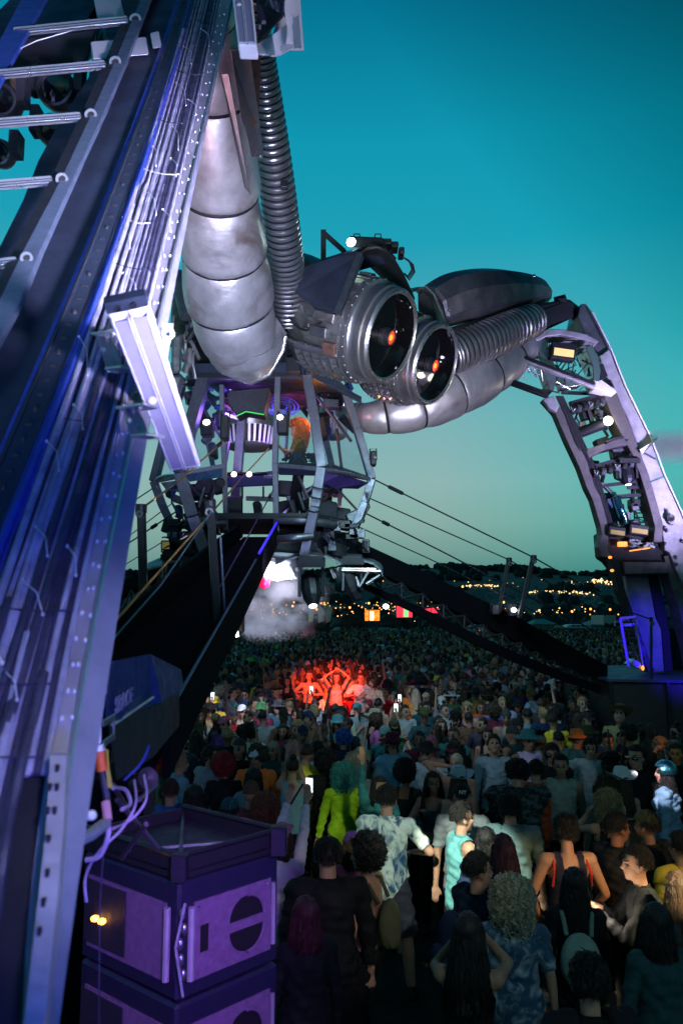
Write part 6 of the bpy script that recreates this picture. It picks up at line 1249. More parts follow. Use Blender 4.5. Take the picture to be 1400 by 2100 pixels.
# plinth and scaffolding under the far leg
pl = thing('leg_plinth', 'large black plinth under the far leg at the right', 'plinth', (P(1320, 1500, 16.4).x, 17, 0))
zt = P(1330, 1394, 16.4).z; xl = P(1234, 1394, 16.4).x
MB().hexa([(xl, 16.0, 0), (9.6, 15.0, 0), (9.6, 20, 0), (xl, 20, 0)], [(xl, 16.0, zt), (9.6, 15.0, zt), (9.6, 20, zt), (xl, 20, zt)]).build('block', 'black', pl, bev=.03)
q = MB()
for k in range(5): x = lerp(xl, 9.4, k/4); q.beam((x, lerp(15.95, 14.95, k/4), 0), (x, lerp(15.95, 14.95, k/4), zt), .06, .06)
q.build('edge_post', 'blacksteel', pl)
MB().slab([(xl-.05, 15.9, zt+.004), (9.7, 14.9, zt+.004), (9.7, 20, zt+.004), (xl-.05, 20, zt+.004)], (0, 0, .05)).build('top_deck', mat('deck_blue', (.03, .04, .10), .6, 0, .3, 5), pl)
bb = P(1368, 1300, 18.4)
MB().hexa([P(1352, 1395, 18.5), P(1460, 1395, 18.5), P(1460, 1290, 18.5), P(1352, 1290, 18.5)], [P(1352, 1395, 19.5), P(1460, 1395, 19.5), P(1460, 1290, 19.5), P(1352, 1290, 19.5)]).build('rear_hoarding', 'deck', label='black hoarding behind the far leg foot at the right edge', cat='hoarding')
def scaffold(name, label, pts, Y, m='steel_dark', rungs=5, dep=.3):
    t = thing(name, label, 'scaffold', P(*pts[1], Y)); (a0, b0), (a1, b1) = (pts[0], pts[1]), (pts[2], pts[3])
    for a, b in ((pts[0], pts[1]), (pts[2], pts[3])):
        MB().tube([P(*a, Y), P(*b, Y)], .025, 7).build('upright', m, t)
    for k in range(rungs):
        f = (k+.3)/rungs; MB().tube([P(lerp(pts[0][0], pts[1][0], f), lerp(pts[0][1], pts[1][1], f), Y), P(lerp(pts[2][0], pts[3][0], f), lerp(pts[2][1], pts[3][1], f), Y)], .022, 6).build('rung', m, t)
    for k in range(0, rungs-1, 2):
        f = (k+.3)/rungs; g_ = (k+1.3)/rungs; MB().tube([P(lerp(pts[0][0], pts[1][0], f), lerp(pts[0][1], pts[1][1], f), Y+.05), P(lerp(pts[2][0], pts[3][0], g_), lerp(pts[2][1], pts[3][1], g_), Y+.05)], .016, 6).build('brace', m, t)
scaffold('scaffold_tower', 'dark lattice tower seen through the far leg', [(1300, 1040), (1300, 1086), (1326, 1040), (1326, 1086)], 26, 'black', 5)
scaffold('scaffold_tower', 'second dark lattice tower right of the first seen through the far leg', [(1328, 1040), (1332, 1088), (1340, 1040), (1346, 1088)], 27, 'black', 5)
scaffold('scaffold_stair', 'grey scaffold stair behind the foot of the far leg', [(1350, 1178), (1362, 1290), (1392, 1184), (1400, 1292)], 19.5, 'steel', 7)
st = thing('access_ladder', 'blue lit slanting access ladder left of the far leg foot', 'ladder', P(1290, 1365, 16))
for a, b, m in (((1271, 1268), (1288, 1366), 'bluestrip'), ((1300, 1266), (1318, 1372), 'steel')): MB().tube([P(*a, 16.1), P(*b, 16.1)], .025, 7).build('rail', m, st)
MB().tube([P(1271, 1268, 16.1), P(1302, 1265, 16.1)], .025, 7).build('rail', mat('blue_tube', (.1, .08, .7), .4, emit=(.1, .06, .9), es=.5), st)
for k in range(6): f = (k+.5)/6; MB().tube([P(1271+17*f, 1268+98*f, 16.1), P(1300+18*f, 1266+104*f, 16.1)], .018, 6).build('rung', 'steel_dark', st)
MB().slab([P(1289, 1362, 16.0), P(1300, 1352, 16.0), P(1312, 1360, 16.0), P(1318, 1374, 16.0)], (0, .3, 0)).build('foot_plate', 'steel', st)
q = MB()
for k in range(10): q.box(P(rn.uniform(1262, 1305), rn.uniform(1270, 1284), 16.6), (.05, .05, .03))
q.build('cable_bundle', 'steel', st)
MB().ell(P(1317, 1370, 15.95), (.03, .03, .05)).build('marker_light', 'status', st)
# beam of light from the lamp in the far leg
bmh = MB().ell((0, 0, 0), (1, 1, 1), nu=20, nv=12).build('light_haze', smokemat('beam_haze', (1, .95, .85, 1), 3.2, .9, .15, .6), kind='stuff', label='pale haze caught in the light right of the far leg', cat='haze')
bmh.location = P(1385, 915, 17.3); bmh.scale = (1.7, .6, .42)
spot('haze_spot', P(1250, 866, 16.9), P(1400, 925, 17.3), 5000, (1, .95, .8), 40, .5)
# ================================================================== people
V = Vector
def ik(s, h, l1, l2, bend):
    d = h-s; L_ = min(d.length, (l1+l2)*.995); d = d.normalized(); h = s+d*L_
    a = (l1*l1-l2*l2+L_*L_)/(2*L_); r = math.sqrt(max(1e-6, l1*l1-a*a)); b = V(bend); b = (b-d*b.dot(d)).normalized()
    return s+d*a+b*r, h
POSES = {   # right hand, left hand (x right, y forward, z up), bend dirs, head yaw, head pitch, leg spread, lean forward
 'stand': dict(r=(.27, .06, .82), l=(-.27, .04, .83)),
 'sway': dict(r=(.30, .20, 1.02), l=(-.28, .10, .88), yaw=25, lean=.03),
 'drink': dict(r=(.16, .30, 1.36), l=(-.27, .06, .84), yaw=-15),
 'phone': dict(r=(.07, .36, 1.78), l=(-.05, .36, 1.76), pitch=15, bend=(0, .3, -1)),
 'phone_high': dict(r=(.10, .34, 2.02), l=(-.06, .34, 2.00), pitch=18, bend=(0, .2, -1)),
 'arm_up': dict(r=(.28, .12, 2.02), l=(-.27, .08, .86), bend=(1, 0, 0)),
 'arms_up': dict(r=(.34, .10, 1.98), l=(-.36, .08, 1.95), bend=(0, .2, -.2)),
 'hips': dict(r=(.22, .16, .98), l=(-.22, .14, .98), bendr=(.7, -.5, -.2), yaw=10),
 'folded': dict(r=(-.10, .22, 1.20), l=(.10, .25, 1.22), bendr=(.6, .1, -.8)),
 'face': dict(r=(.08, .16, 1.60), l=(-.10, .18, 1.56), bend=(.6, .5, -.8), pitch=-8),
 'point': dict(r=(.30, .50, 1.50), l=(-.27, .08, .86), yaw=-30),
 'clap': dict(r=(.05, .34, 1.32), l=(-.05, .34, 1.30), lean=.04),
 'walk': dict(r=(.26, .22, .92), l=(-.28, -.14, .88), step=.32, yaw=20),
 'head_up': dict(r=(.28, .05, .84), l=(-.27, .06, .83), pitch=32),
 'behind_head': dict(r=(.14, -.02, 1.60), l=(-.27, .06, .85), bend=(1, .3, .4)),
 'wide': dict(r=(.20, .24, 1.14), l=(-.25, .06, .84), bendr=(.8, -.4, -.3), step=.0, spread=.20),
 'sit_up': dict(r=(.20, .22, 1.28), l=(-.14, .26, 1.22), sit=1, bendr=(.7, .2, -.6)),
 'sit_arms': dict(r=(.08, .04, 1.80), l=(-.10, .05, 1.82), sit=1, bend=(1, .2, 0)),
}
def caps(q, a, b, r0, r1, n=10):
    a, b = V(a), V(b); q.ell(a, (r0,)*3, nu=n, nv=6); q.ell(b, (r1,)*3, nu=n, nv=6)
    q.tube([a, b], [r0, r1], n)
def skeleton(pose, fem):
    p = POSES[pose]; sw = .165 if fem else .19; J = {}
    lean = p.get('lean', 0)
    f = lambda v: V((v[0], v[1]+lean*max(0, v[2]-1.0)/.5, v[2]))
    J['sr'], J['sl'] = f((sw, 0, 1.425)), f((-sw, 0, 1.425))
    for s, sg in (('r', 1), ('l', -1)):
        bd = V(p.get('bend'+s, p.get('bendr', p.get('bend', (.55, -.5, -.6))))); bd.x *= sg
        J['e'+s], J['h'+s] = ik(J['s'+s], f(p[s]), .285, .26, bd)
    st = p.get('step', .05); sp = p.get('spread', .11)
    if p.get('sit'):
        for s, sg in (('r', 1), ('l', -1)): J['hip'+s] = V((.09*sg, 0, .94)); J['k'+s] = V((.17*sg, .40, .90)); J['a'+s] = V((.15*sg, .42, .50))
    else:
        for s, sg in (('r', 1), ('l', -1)):
            J['hip'+s] = V((.09*sg, 0, .93)); J['a'+s] = V((sp*sg, st*sg-.02, .085)); J['k'+s], _ = ik(J['hip'+s], J['a'+s], .44, .425, (0.08*sg, 1, 0))
    J['neck'] = f((0, -.005, 1.47)); J['head'] = f((0, .02, 1.635)); J['yaw'] = p.get('yaw', 0); J['pitch'] = p.get('pitch', 0)
    return J
BODY = {}
def mesh_from(q, name, vox, smooth=3):
    me = bpy.data.meshes.new(name); me.from_pydata(q.v, [], q.f); o = bpy.data.objects.new(name, me); C.objects.link(o)
    m = o.modifiers.new('r', 'REMESH'); m.mode = 'VOXEL'; m.voxel_size = vox; m.use_smooth_shade = True
    s = o.modifiers.new('s', 'SMOOTH'); s.factor = .5; s.iterations = smooth
    dg = bpy.context.evaluated_depsgraph_get(); r = bpy.data.meshes.new_from_object(o.evaluated_get(dg)); bpy.data.objects.remove(o); r.name = name; return r
def get_body(pose, hi, fem):
    key = (pose, hi, fem)
    if key in BODY: return BODY[key]
    J = skeleton(pose, fem); q = MB(); k = .9 if fem else 1.0
    secs = [(.86, .10, .09), (.93, .165 if fem else .158, .115), (1.0, .17 if fem else .158, .115), (1.10, .135 if fem else .148, .098), (1.20, .142*k+.005, .102), (1.30, .165*k, .118), (1.38, .175*k, .112), (1.44, .13*k, .085), (1.475, .065, .062)]
    lean = POSES[pose].get('lean', 0); n = 20
    for z, rx, ry in secs:
        for j in range(n): th = 2*math.pi*j/n; q.v.append((rx*math.cos(th), ry*math.sin(th)+lean*max(0, z-1)/.5, z))
    for i in range(len(secs)-1):
        for j in range(n): q.f.append((i*n+j, i*n+(j+1) % n, (i+1)*n+(j+1) % n, (i+1)*n+j))
    q.f.append(tuple(range(n-1, -1, -1))); q.f.append(tuple((len(secs)-1)*n+j for j in range(n)))
    if fem: q.ell((.07, .095+lean*.6, 1.31), (.055, .045, .055)); q.ell((-.07, .095+lean*.6, 1.31), (.055, .045, .055))
    bones = []
    def B(nm, a, b, r): bones.append((nm, V(a), V(b), r))
    for s in 'rl':
        sh, el, hd = J['s'+s], J['e'+s], J['h'+s]; fk = .85 if fem else 1
        caps(q, sh.lerp(V((0, sh.y, 1.40)), .35), sh, .07*fk, .062*fk); caps(q, sh, el, .054*fk, .040*fk); caps(q, el, hd, .040*fk, .025*fk)
        B('torso', (0, 0, 1.36), sh, .06); B('ua'+s, sh.lerp(el, .15), el, .05); B('fa'+s, el, hd, .035)
        d = (hd-el).normalized(); side = d.cross(V((0, 0, 1)) if abs(d.z) < .9 else V((0, 1, 0))).normalized(); up_ = side.cross(d)
        pc = hd+d*.045; sg = 1 if s == 'r' else -1
        M3 = Matrix((side, up_, d)).transposed(); q.ell(pc, (.040, .018, .050), M3)
        B('hand'+s, hd+d*.01, hd+d*.17, .03)
        if hi:
            for i, (off, ln) in enumerate(((-.028, .062), (-.010, .074), (.009, .070), (.027, .056))):
                a = hd+d*.082+side*off; b = a+d*ln*.5-up_*.006*(1+i*.3); c = b+d*ln*.35-up_*.020*(1+.2*i); e_ = c+d*ln*.12-up_*.016
                q.tube([a-d*.02, a, b, c, e_], [.010, .010, .0095, .0085, .006], 7)
            a = hd+d*.03-side*.030*sg; q.tube([a, a-side*.022*sg+d*.028-up_*.008, a-side*.026*sg+d*.056-up_*.018], [.013, .012, .009], 7)
        else:
            q.ell(hd+d*.105, (.034, .016, .05), M3)
        hp, kn, an = J['hip'+s], J['k'+s], J['a'+s]
        caps(q, hp+V((0, 0, -.01)), kn, .088, .057); caps(q, kn, kn.lerp(an, .35), .055, .056); caps(q, kn.lerp(an, .35), an, .056, .036)
        q.ell(an+V((.01*sg, .065, -.042)), (.042, .125, .04)); q.ell(an+V((0, -.01, -.04)), (.036, .045, .045))
        B('th'+s, hp, kn, .07); B('ca'+s, kn, an, .05); B('foot'+s, an+V((0, 0, -.05)), an+V((0, .12, -.05)), .04)
    B('torso', (0, 0, .98), (0, lean*.8, 1.40), .13)
    hc = J['head']; yw, pt = R(J['yaw']), R(J['pitch']); HR = Matrix.Rotation(-yw, 3, 'Z') @ Matrix.Rotation(pt, 3, 'X')
    caps(q, J['neck']+V((0, 0, -.04)), hc+V((0, -.015, -.06)), .056 if not fem else .048, .052 if not fem else .046)
    B('neck', J['neck']+V((0, 0, .01)), hc+V((0, -.01, -.08)), .05); B('head', hc+V((0, 0, -.05)), hc+V((0, 0, .06)), .09)
    H = lambda x, y, z: hc + HR @ V((x, y, z))
    q.ell(H(0, -.012, .03), (.076, .094, .090), HR, 20, 14); q.ell(H(0, .022, -.035), (.058, .068, .078), HR, 16, 12); q.ell(H(0, .060, -.085), (.026, .026, .022), HR)
    q.tube([H(0, .084, .012), H(0, .101, -.012), H(0, .108, -.030)], [.009, .013, .016], 8); q.ell(H(0, .086, .026), (.05, .016, .010), HR)
    q.ell(H(0, .086, -.058), (.024, .012, .010), HR)
    for sg in (1, -1): q.ell(H(.076*sg, -.008, -.008), (.012, .022, .033), HR); q.ell(H(.04*sg, .070, -.02), (.02, .016, .018), HR)
    me = mesh_from(q, 'person_body', .0095 if hi else .019, 2 if hi else 2)
    nv = len(me.vertices); co = np.empty(nv*3, 'f'); me.vertices.foreach_get('co', co); co = co.reshape(-1, 3)
    dist = np.empty((len(bones), nv), 'f'); tt = np.empty_like(dist)
    for i, (nm, a, b, r) in enumerate(bones):
        a_, ab = np.array(a), np.array(b-a); t = np.clip(((co-a_)@ab)/max(1e-9, ab@ab), 0, 1); dist[i] = np.linalg.norm(co-(a_+t[:, None]*ab), axis=1)-r; tt[i] = t
    bi = dist.argmin(0); names = np.array([b[0] for b in bones])[bi]; t = tt[bi, np.arange(nv)]
    # eyes, brows and lips as darker patches of the one body mesh
    hrn = np.array(HR); loc = (co-np.array(hc))@hrn
    me.materials.append(M['skin']); me.materials.append(M['face']); me.materials.append(M['lip'])
    npoly = len(me.polygons); ls = np.empty(npoly, 'i'); me.polygons.foreach_get('loop_start', ls); vi = np.empty(len(me.loops), 'i'); me.loops.foreach_get('vertex_index', vi)
    lt = np.empty(npoly, 'i'); me.polygons.foreach_get('loop_total', lt)
    cen = loc[vi[ls]]*.5 + loc[vi[np.minimum(ls+2, len(vi)-1)]]*.5; mi = np.zeros(npoly, 'i')
    e = .004 if hi else .007
    eye = (np.abs(np.abs(cen[:, 0])-.030) < .012+e*.5) & (np.abs(cen[:, 2]-.008) < .005+e) & (cen[:, 1] > .05)
    brow = (np.abs(np.abs(cen[:, 0])-.031) < .016) & (np.abs(cen[:, 2]-.033) < .003+e*.6) & (cen[:, 1] > .05)
    lips = (np.abs(cen[:, 0]) < .022) & (np.abs(cen[:, 2]+.058) < .004+e*.8) & (cen[:, 1] > .06)
    mi[eye | brow] = 1; mi[lips] = 2; me.polygons.foreach_set('material_index', mi)
    BODY[key] = dict(me=me, co=co, names=names, t=t, J=J, HR=HR, vi=vi, ls=ls, lt=lt, hi=hi, fem=fem); return BODY[key]
GAR = {}
def garment(pose, hi, fem, kind):
    key = (pose, hi, fem, kind)
    if key in GAR: return GAR[key]
    b = get_body(pose, hi, fem); me = b['me']; co, nm, t = b['co'], b['names'], b['t']; z = co[:, 2]; nv = len(co)
    no = np.empty(nv*3, 'f'); me.vertices.foreach_get('normal', no) if False else None
    no = np.array([v.normal[:] for v in me.vertices], 'f')
    tor = nm == 'torso'; ua = np.char.startswith(nm.astype(str), 'ua'); fa = np.char.startswith(nm.astype(str), 'fa'); th = np.char.startswith(nm.astype(str), 'th'); ca = np.char.startswith(nm.astype(str), 'ca'); ft = np.char.startswith(nm.astype(str), 'foot'); nk = nm == 'neck'
    low = {'tee': .86, 'long': .85, 'tank': .90, 'jacket': .80, 'crop': 1.10, 'vest': .86}.get(kind, 0); eoff = {'tee': .016, 'long': .016, 'tank': .010, 'jacket': .030, 'crop': .008, 'vest': .018, 'trousers': .014, 'shorts': .020, 'shoe_r': .010, 'shoe_l': .010}[kind]
    tr = tor | ((th | fa) & (z > .80) & (np.abs(co[:, 0]) < .20) & th)
    if kind == 'tee': m = (tr & (z > low)) | (ua & (t < .72))
    elif kind in ('long', 'jacket'): m = (tr & (z > low)) | ua | (fa & (t < .93)) | (nk & (z < 1.50) & (kind == 'jacket'))
    elif kind == 'tank': m = tr & (z > low) & ((np.abs(co[:, 0]) < .125) | (z < 1.32)) & ((z < 1.37) | (np.abs(co[:, 0]) > .06))
    elif kind == 'vest': m = (tr & (z > low)) & ((np.abs(co[:, 0]) < .17) | (z < 1.34))
    elif kind == 'crop': m = tr & (z > low) & (z < 1.36) & (np.abs(co[:, 0]) < .17)
    elif kind == 'trousers': m = (tor & (z < 1.02)) | th | (ca & (t < .96))
    elif kind == 'shorts': m = (tor & (z < 1.02)) | (th & (t < .97)) | (ca & (t < .06))
    elif kind[:4] == 'shoe': m = (ft | (ca & (t > .93))) & (np.char.endswith(nm.astype(str), kind[-1]))
    vi, ls = b['vi'], b['ls']
    quad = b['lt'] == 4; idx = np.stack([vi[ls+k] for k in range(3)]+[np.where(quad, vi[np.minimum(ls+3, len(vi)-1)], vi[ls])], 1)
    keep = m[idx].all(1); idx = idx[keep]; q4 = quad[keep]
    used = np.unique(idx); remap = -np.ones(nv, 'i'); remap[used] = np.arange(len(used)); c = co[used].copy(); n_ = no[used]; zz = c[:, 2]
    wr = .45*np.sin(c[:, 2]*46+c[:, 0]*31+np.sin(c[:, 1]*40)*1.6) + .35*np.sin(c[:, 0]*58-c[:, 2]*33+c[:, 1]*27) + .3*np.sin(c[:, 2]*90+c[:, 1]*70)
    off = eoff*(1+(.30 if kind in ('tank', 'crop') or kind[:4] == 'shoe' else .55)*wr)
    if kind in ('tee', 'long', 'vest', 'tank'): off = off + np.clip(1.25-zz, 0, .4)*.055*tor[used]
    if kind == 'jacket': off = off + np.clip(1.3-zz, 0, .5)*.06*tor[used]
    if kind == 'shorts': off = off + np.clip(.85-zz, 0, .4)*.07
    c = c + n_*off[:, None]
    g = bpy.data.meshes.new(kind); faces = [tuple(remap[r] if q4[i] else remap[r[:3]]) for i, r in enumerate(idx)]
    g.from_pydata(c.tolist(), [], [tuple(int(x) for x in f) for f in faces]); g.shade_smooth(); GAR[key] = g; return g
# ---- hair and hats in head space (x right, y forward, z up from head centre)
HAIRM = {}
def head_mesh(kind, hi):
    key = (kind, hi)
    if key in HAIRM: return HAIRM[key]
    rn = random.Random(hash(kind) % 999 if False else len(kind)*7); q = MB()
    def cap(rx, ry, rz, c=(0, -.014, .034), nz=.006, fr=.30, n=30, m=20, low=-.45, frq=38):
        k = len(q.v); ok = []
        for i in range(m+1):
            ph = math.pi*i/m
            for j in range(n):
                th = 2*math.pi*j/n; d = V((math.sin(ph)*math.sin(th), math.sin(ph)*math.cos(th), math.cos(ph))); s = 1+nz/.1*noise.noise(d*frq*.12+V((len(kind), 0, 0)))
                q.v.append((c[0]+d.x*rx*s, c[1]+d.y*ry*s, c[2]+d.z*rz*s)); ok.append(not ((d.y > fr and d.z < .42) or d.z < low or (abs(d.x) > .75 and d.z < -.18 and d.y > -.2)))
        for i in range(m):
            for j in range(n):
                f = (i*n+j, (i+1)*n+j, (i+1)*n+(j+1) % n, i*n+(j+1) % n)
                if all(ok[x] for x in f): q.f.append(tuple(k+x for x in f))
    def curtain(zlo, w0=.088, w1=.12, a=118, back=.0, wav=0):
        n, m = (44, 14) if hi else (26, 8); k = len(q.v)
        for i in range(m+1):
            f = i/m; z = .07+(zlo-.07)*f
            for j in range(n+1):
                th = R(-a+2*a*j/n); r = (w0+(w1-w0)*f)*(1+.06*math.sin(j*2.1+3*math.sin(i*.6+j*.3))+wav*math.sin(i*1.1+j)); zz = z-(.02*rn.random()+.02*math.sin(j*1.7))*f
                q.v.append((r*math.sin(th), -.014-r*math.cos(th)*(1+.1*f)-back*f, zz))
        for i in range(m):
            for j in range(n): q.f.append((k+i*(n+1)+j, k+(i+1)*(n+1)+j, k+(i+1)*(n+1)+j+1, k+i*(n+1)+j+1))
    def curls(r, cnt, sz, c=(0, -.03, .03), drop=0, fr=.45):
        for i in range(cnt):
            z = 1-2*(i+.5)/cnt; a = i*2.39996; s = math.sqrt(1-z*z); d = V((s*math.cos(a), s*math.sin(a), z))
            if (d.y > fr and d.z < .35) or d.z < -.85: continue
            rr = r*rn.uniform(.86, 1.08); p = V(c)+d*rr; 
            if drop and d.z < .2: p.z -= drop*rn.random()*(.4-d.z)
            s_ = sz*rn.uniform(.7, 1.35); q.ell(p, (s_, s_, s_*rn.uniform(.8, 1.5)), Matrix.Rotation(rn.random()*3, 3, 'X'), 6, 4)
    def wisps(cnt, zlo, r0, r1, th_=.0035):
        for i in range(cnt):
            th = R(rn.uniform(-118, 118)); z0 = rn.uniform(.02, .12); z1 = zlo*rn.uniform(.75, 1.06); pts = []
            for k in range(6):
                f = k/5; r = (r0*.9+(r1*1.04-r0*.9)*f)*(1+.05*math.sin(f*7+i)); t2 = th+.10*math.sin(f*5+i*1.7); zz = z0+(z1-z0)*f; rr = r*(.75 if f == 0 else 1)
                pts.append((rr*math.sin(t2), -.014-rr*math.cos(t2), zz))
            q.tube(pts, [th_, th_*1.4, th_*1.4, th_*1.3, th_, th_*.3], 4)
    def tufts(cnt, ln, rx=.086, ry=.106, rz=.105, fr=.32):
        for i in range(cnt):
            z = 1-2*(i+.5)/cnt; a = i*2.39996; s = math.sqrt(1-z*z); d = V((s*math.cos(a), s*math.sin(a), z))
            if (d.y > fr and d.z < .5) or d.z < -.42 or (abs(d.x) > .75 and d.z < -.15 and d.y > -.2): continue
            p = V((d.x*rx, -.014+d.y*ry, .034+d.z*rz)); f = V((d.x*.5+rn.gauss(0, .35), -.6+d.y*.3+rn.gauss(0, .35), -.5*(1-d.z)+.2)); f = (f-d*f.dot(d)*.75).normalized()
            q.tube([p, p+f*ln*.5+d*.005, p+f*ln+d*.002], [.0035, .003, .001], 4, caps=False)
    def ringlets(cnt, r, drop=0, fr=.42, c=(0, -.03, .03)):
        for i in range(cnt):
            z = 1-2*(i+.5)/cnt; a = i*2.39996; s = math.sqrt(1-z*z); d = V((s*math.cos(a), s*math.sin(a), z))
            if (d.y > fr and d.z < .35) or d.z < -.9: continue
            p = V(c)+d*r*rn.uniform(.92, 1.14); 
            if drop and d.z < .2: p.z -= drop*rn.random()*(.4-d.z)
            u1 = V((rn.gauss(0, 1), rn.gauss(0, 1), rn.gauss(0, 1))).normalized(); u2 = u1.cross(d+V((.01, .02, .03))).normalized(); rr = rn.uniform(.008, .018)
            q.tube([p+u1*rr*math.cos(k*1.3)+u2*rr*math.sin(k*1.3)+V((0, 0, -.006*k)) for k in range(5)], .0042, 4, caps=False)
    if kind == 'short': cap(.084, .104, .103, nz=.014); tufts(700 if hi else 0, .026)
    elif kind == 'buzz': cap(.079, .098, .095, nz=.003, fr=.5)
    elif kind == 'messy': cap(.088, .108, .110, nz=.022, frq=60); curls(.098, 130 if hi else 50, .016, (0, -.016, .036), 0, .5); tufts(700 if hi else 0, .045, .092, .110, .112, .36)
    elif kind == 'long': cap(.086, .106, .104, nz=.006); curtain(-.36, .088, .135); wisps(260 if hi else 0, -.38, .09, .142)
    elif kind == 'bob': cap(.088, .108, .106, nz=.006); curtain(-.17, .09, .115); wisps(160 if hi else 0, -.19, .092, .122)
    elif kind == 'wavy': cap(.092, .110, .110, nz=.015); curtain(-.40, .095, .155, wav=.05); wisps(240 if hi else 0, -.42, .10, .165)
    elif kind == 'bun': cap(.084, .104, .102, nz=.006); q.ell((0, -.05, .155), (.045, .045, .04))
    elif kind == 'tail': cap(.084, .104, .102, nz=.006); q.tube([(0, -.11, .06), (0, -.16, .03), (0, -.165, -.06), (0, -.15, -.22)], [.02, .034, .032, .01], 8)
    elif kind == 'afro': q.ell((0, -.03, .05), (.125, .125, .115), nu=16, nv=10); q.v = q.v; curls(.122, 200 if hi else 120, .020, (0, -.03, .05), 0, .55); ringlets(900 if hi else 0, .135, 0, .55, (0, -.03, .05))
    elif kind == 'curly': cap(.10, .118, .112, nz=.02); curls(.120, 260 if hi else 160, .017, (0, -.03, .03), .16, .42); ringlets(1100 if hi else 0, .132, .16)
    elif kind == 'cap':
        cap(.090, .112, .098, (0, -.006, .046), nz=0, fr=2, low=.02, m=24); q.add([(x, y, z) for x, y, z in ((-.07, .085, .055), (-.05, .15, .042), (0, .175, .04), (.05, .15, .042), (.07, .085, .055), (.04, .095, .062), (-.04, .095, .062))], [(0, 1, 2, 3, 4, 5, 6)]); q.ell((0, -.006, .145), (.008, .008, .005))
    elif kind == 'backcap':
        cap(.090, .112, .098, (0, -.006, .046), nz=0, fr=2, low=.02, m=24); q.add([(-.07, -.09, .05), (-.05, -.16, .035), (0, -.18, .03), (.05, -.16, .035), (.07, -.09, .05)], [(0, 1, 2, 3, 4)])
    elif kind == 'bucket': q.lathe((0, -.006, 0), (0, 0, 1), [(.045, .155), (.055, .150), (.078, .105), (.10, .102), (.150, .088), (.157, .07), (.16, .001)], 26)
    elif kind == 'sunhat': q.lathe((0, -.006, 0), (0, 0, 1), [(.050, .20), (.06, .19), (.075, .10), (.12, .098), (.15, .075), (.157, .001)], 26)
    elif kind == 'cowboy':
        for rr, z in ((.10, .07), (.13, .068), (.165, .072), (.19, .080)):
            for j in range(28): th = 2*math.pi*j/28; q.v.append((rr*math.cos(th)*.95, rr*math.sin(th)*1.08, z+.055*max(0, abs(math.cos(th))-.35)*(rr-.09)/.1*1.6))
        for i in range(3):
            for j in range(28): q.f.append((i*28+j, i*28+(j+1) % 28, (i+1)*28+(j+1) % 28, (i+1)*28+j))
        q.lathe((0, -.005, 0), (0, 0, 1), [(.06, .102), (.10, .098), (.16, .085), (.185, .07), (.178, .03), (.170, .001)], 26)
    elif kind == 'beanie': cap(.092, .112, .118, (0, -.012, .035), nz=.003, fr=2, low=.0)
    elif kind == 'helmet': cap(.12, .135, .13, (0, -.012, .03), nz=0, fr=.55, low=-.3)
    elif kind == 'horns': q.tube([(-.05, 0, .12), (-.075, .0, .17), (-.07, .01, .2)], [.018, .012, .002], 7); q.tube([(.05, 0, .12), (.075, .0, .17), (.07, .01, .2)], [.018, .012, .002], 7); cap(.088, .108, .108, nz=.003, fr=.4)
    elif kind == 'shades': q.hexa([V((-.066, .078, -.012)), V((.066, .078, -.012)), V((.066, .1, -.012)), V((-.066, .1, -.012))], [V((-.066, .078, .022)), V((.066, .078, .022)), V((.066, .1, .022)), V((-.066, .1, .022))]); q.beam((.07, .09, .012), (.078, -.02, .012), .004, .008); q.beam((-.07, .09, .012), (-.078, -.02, .012), .004, .008)
    me = bpy.data.meshes.new(kind); me.from_pydata(q.v, [], q.f); me.shade_smooth(); me.materials.append(M['hair'] if kind in ('short', 'buzz', 'messy', 'long', 'bob', 'wavy', 'bun', 'tail', 'afro', 'curly') else (M['foil'] if kind == 'helmet' else (M['lens'] if kind == 'shades' else M['cloth'])))
    bm = bmesh.new(); bm.from_mesh(me); bmesh.ops.recalc_face_normals(bm, faces=bm.faces); bm.to_mesh(me); bm.free(); HAIRM[key] = me; return me
CLOTH = {'black': (.010, .011, .014), 'navy': (.012, .022, .06), 'blue': (.02, .07, .30), 'pale blue': (.16, .30, .42), 'teal': (.03, .16, .18), 'white': (.52, .55, .56), 'grey': (.13, .15, .17), 'dark grey': (.04, .045, .05),
         'red': (.35, .015, .02), 'maroon': (.10, .012, .03), 'pink': (.42, .12, .22), 'purple': (.10, .04, .20), 'green': (.04, .16, .06), 'neon green': (.18, .75, .05), 'olive': (.06, .07, .03), 'yellow': (.60, .45, .04), 'neon yellow': (.42, .62, .02),
         'orange': (.60, .17, .03), 'beige': (.36, .30, .22), 'brown': (.10, .05, .03), 'khaki': (.12, .11, .06), 'pale grey': (.30, .33, .35), 'dark teal': (.015, .06, .07)}
HAIRC = {'black': (.008, .007, .008), 'dark brown': (.022, .013, .009), 'brown': (.05, .028, .015), 'blond': (.30, .21, .10), 'pale blond': (.40, .36, .26), 'red': (.30, .02, .03), 'teal': (.03, .22, .24), 'blue': (.02, .08, .35), 'orange': (.55, .14, .02), 'grey': (.2, .2, .2), 'maroon': (.07, .01, .02), 'pink': (.42, .10, .18)}
SKIN = [(.42, .23, .16), (.36, .19, .125), (.46, .27, .20), (.27, .13, .08), (.13, .06, .035), (.06, .028, .018)]
PLACED = []; LABELS = set(); LASTP = [None]
def clothc(c): return CLOTH[c] if isinstance(c, str) else c
def child(name, me, parent, col, m=None, loc=None, rot=None):
    o = bpy.data.objects.new(name, me); C.objects.link(o); o.parent = parent; o.color = (*col[:3], 1)
    if loc is not None: o.location = loc
    if rot is not None: o.rotation_euler = rot
    if m:
        if not me.materials: me.materials.append(None)
        o.material_slots[0].link = 'OBJECT'; o.material_slots[0].material = M[m]
    return o
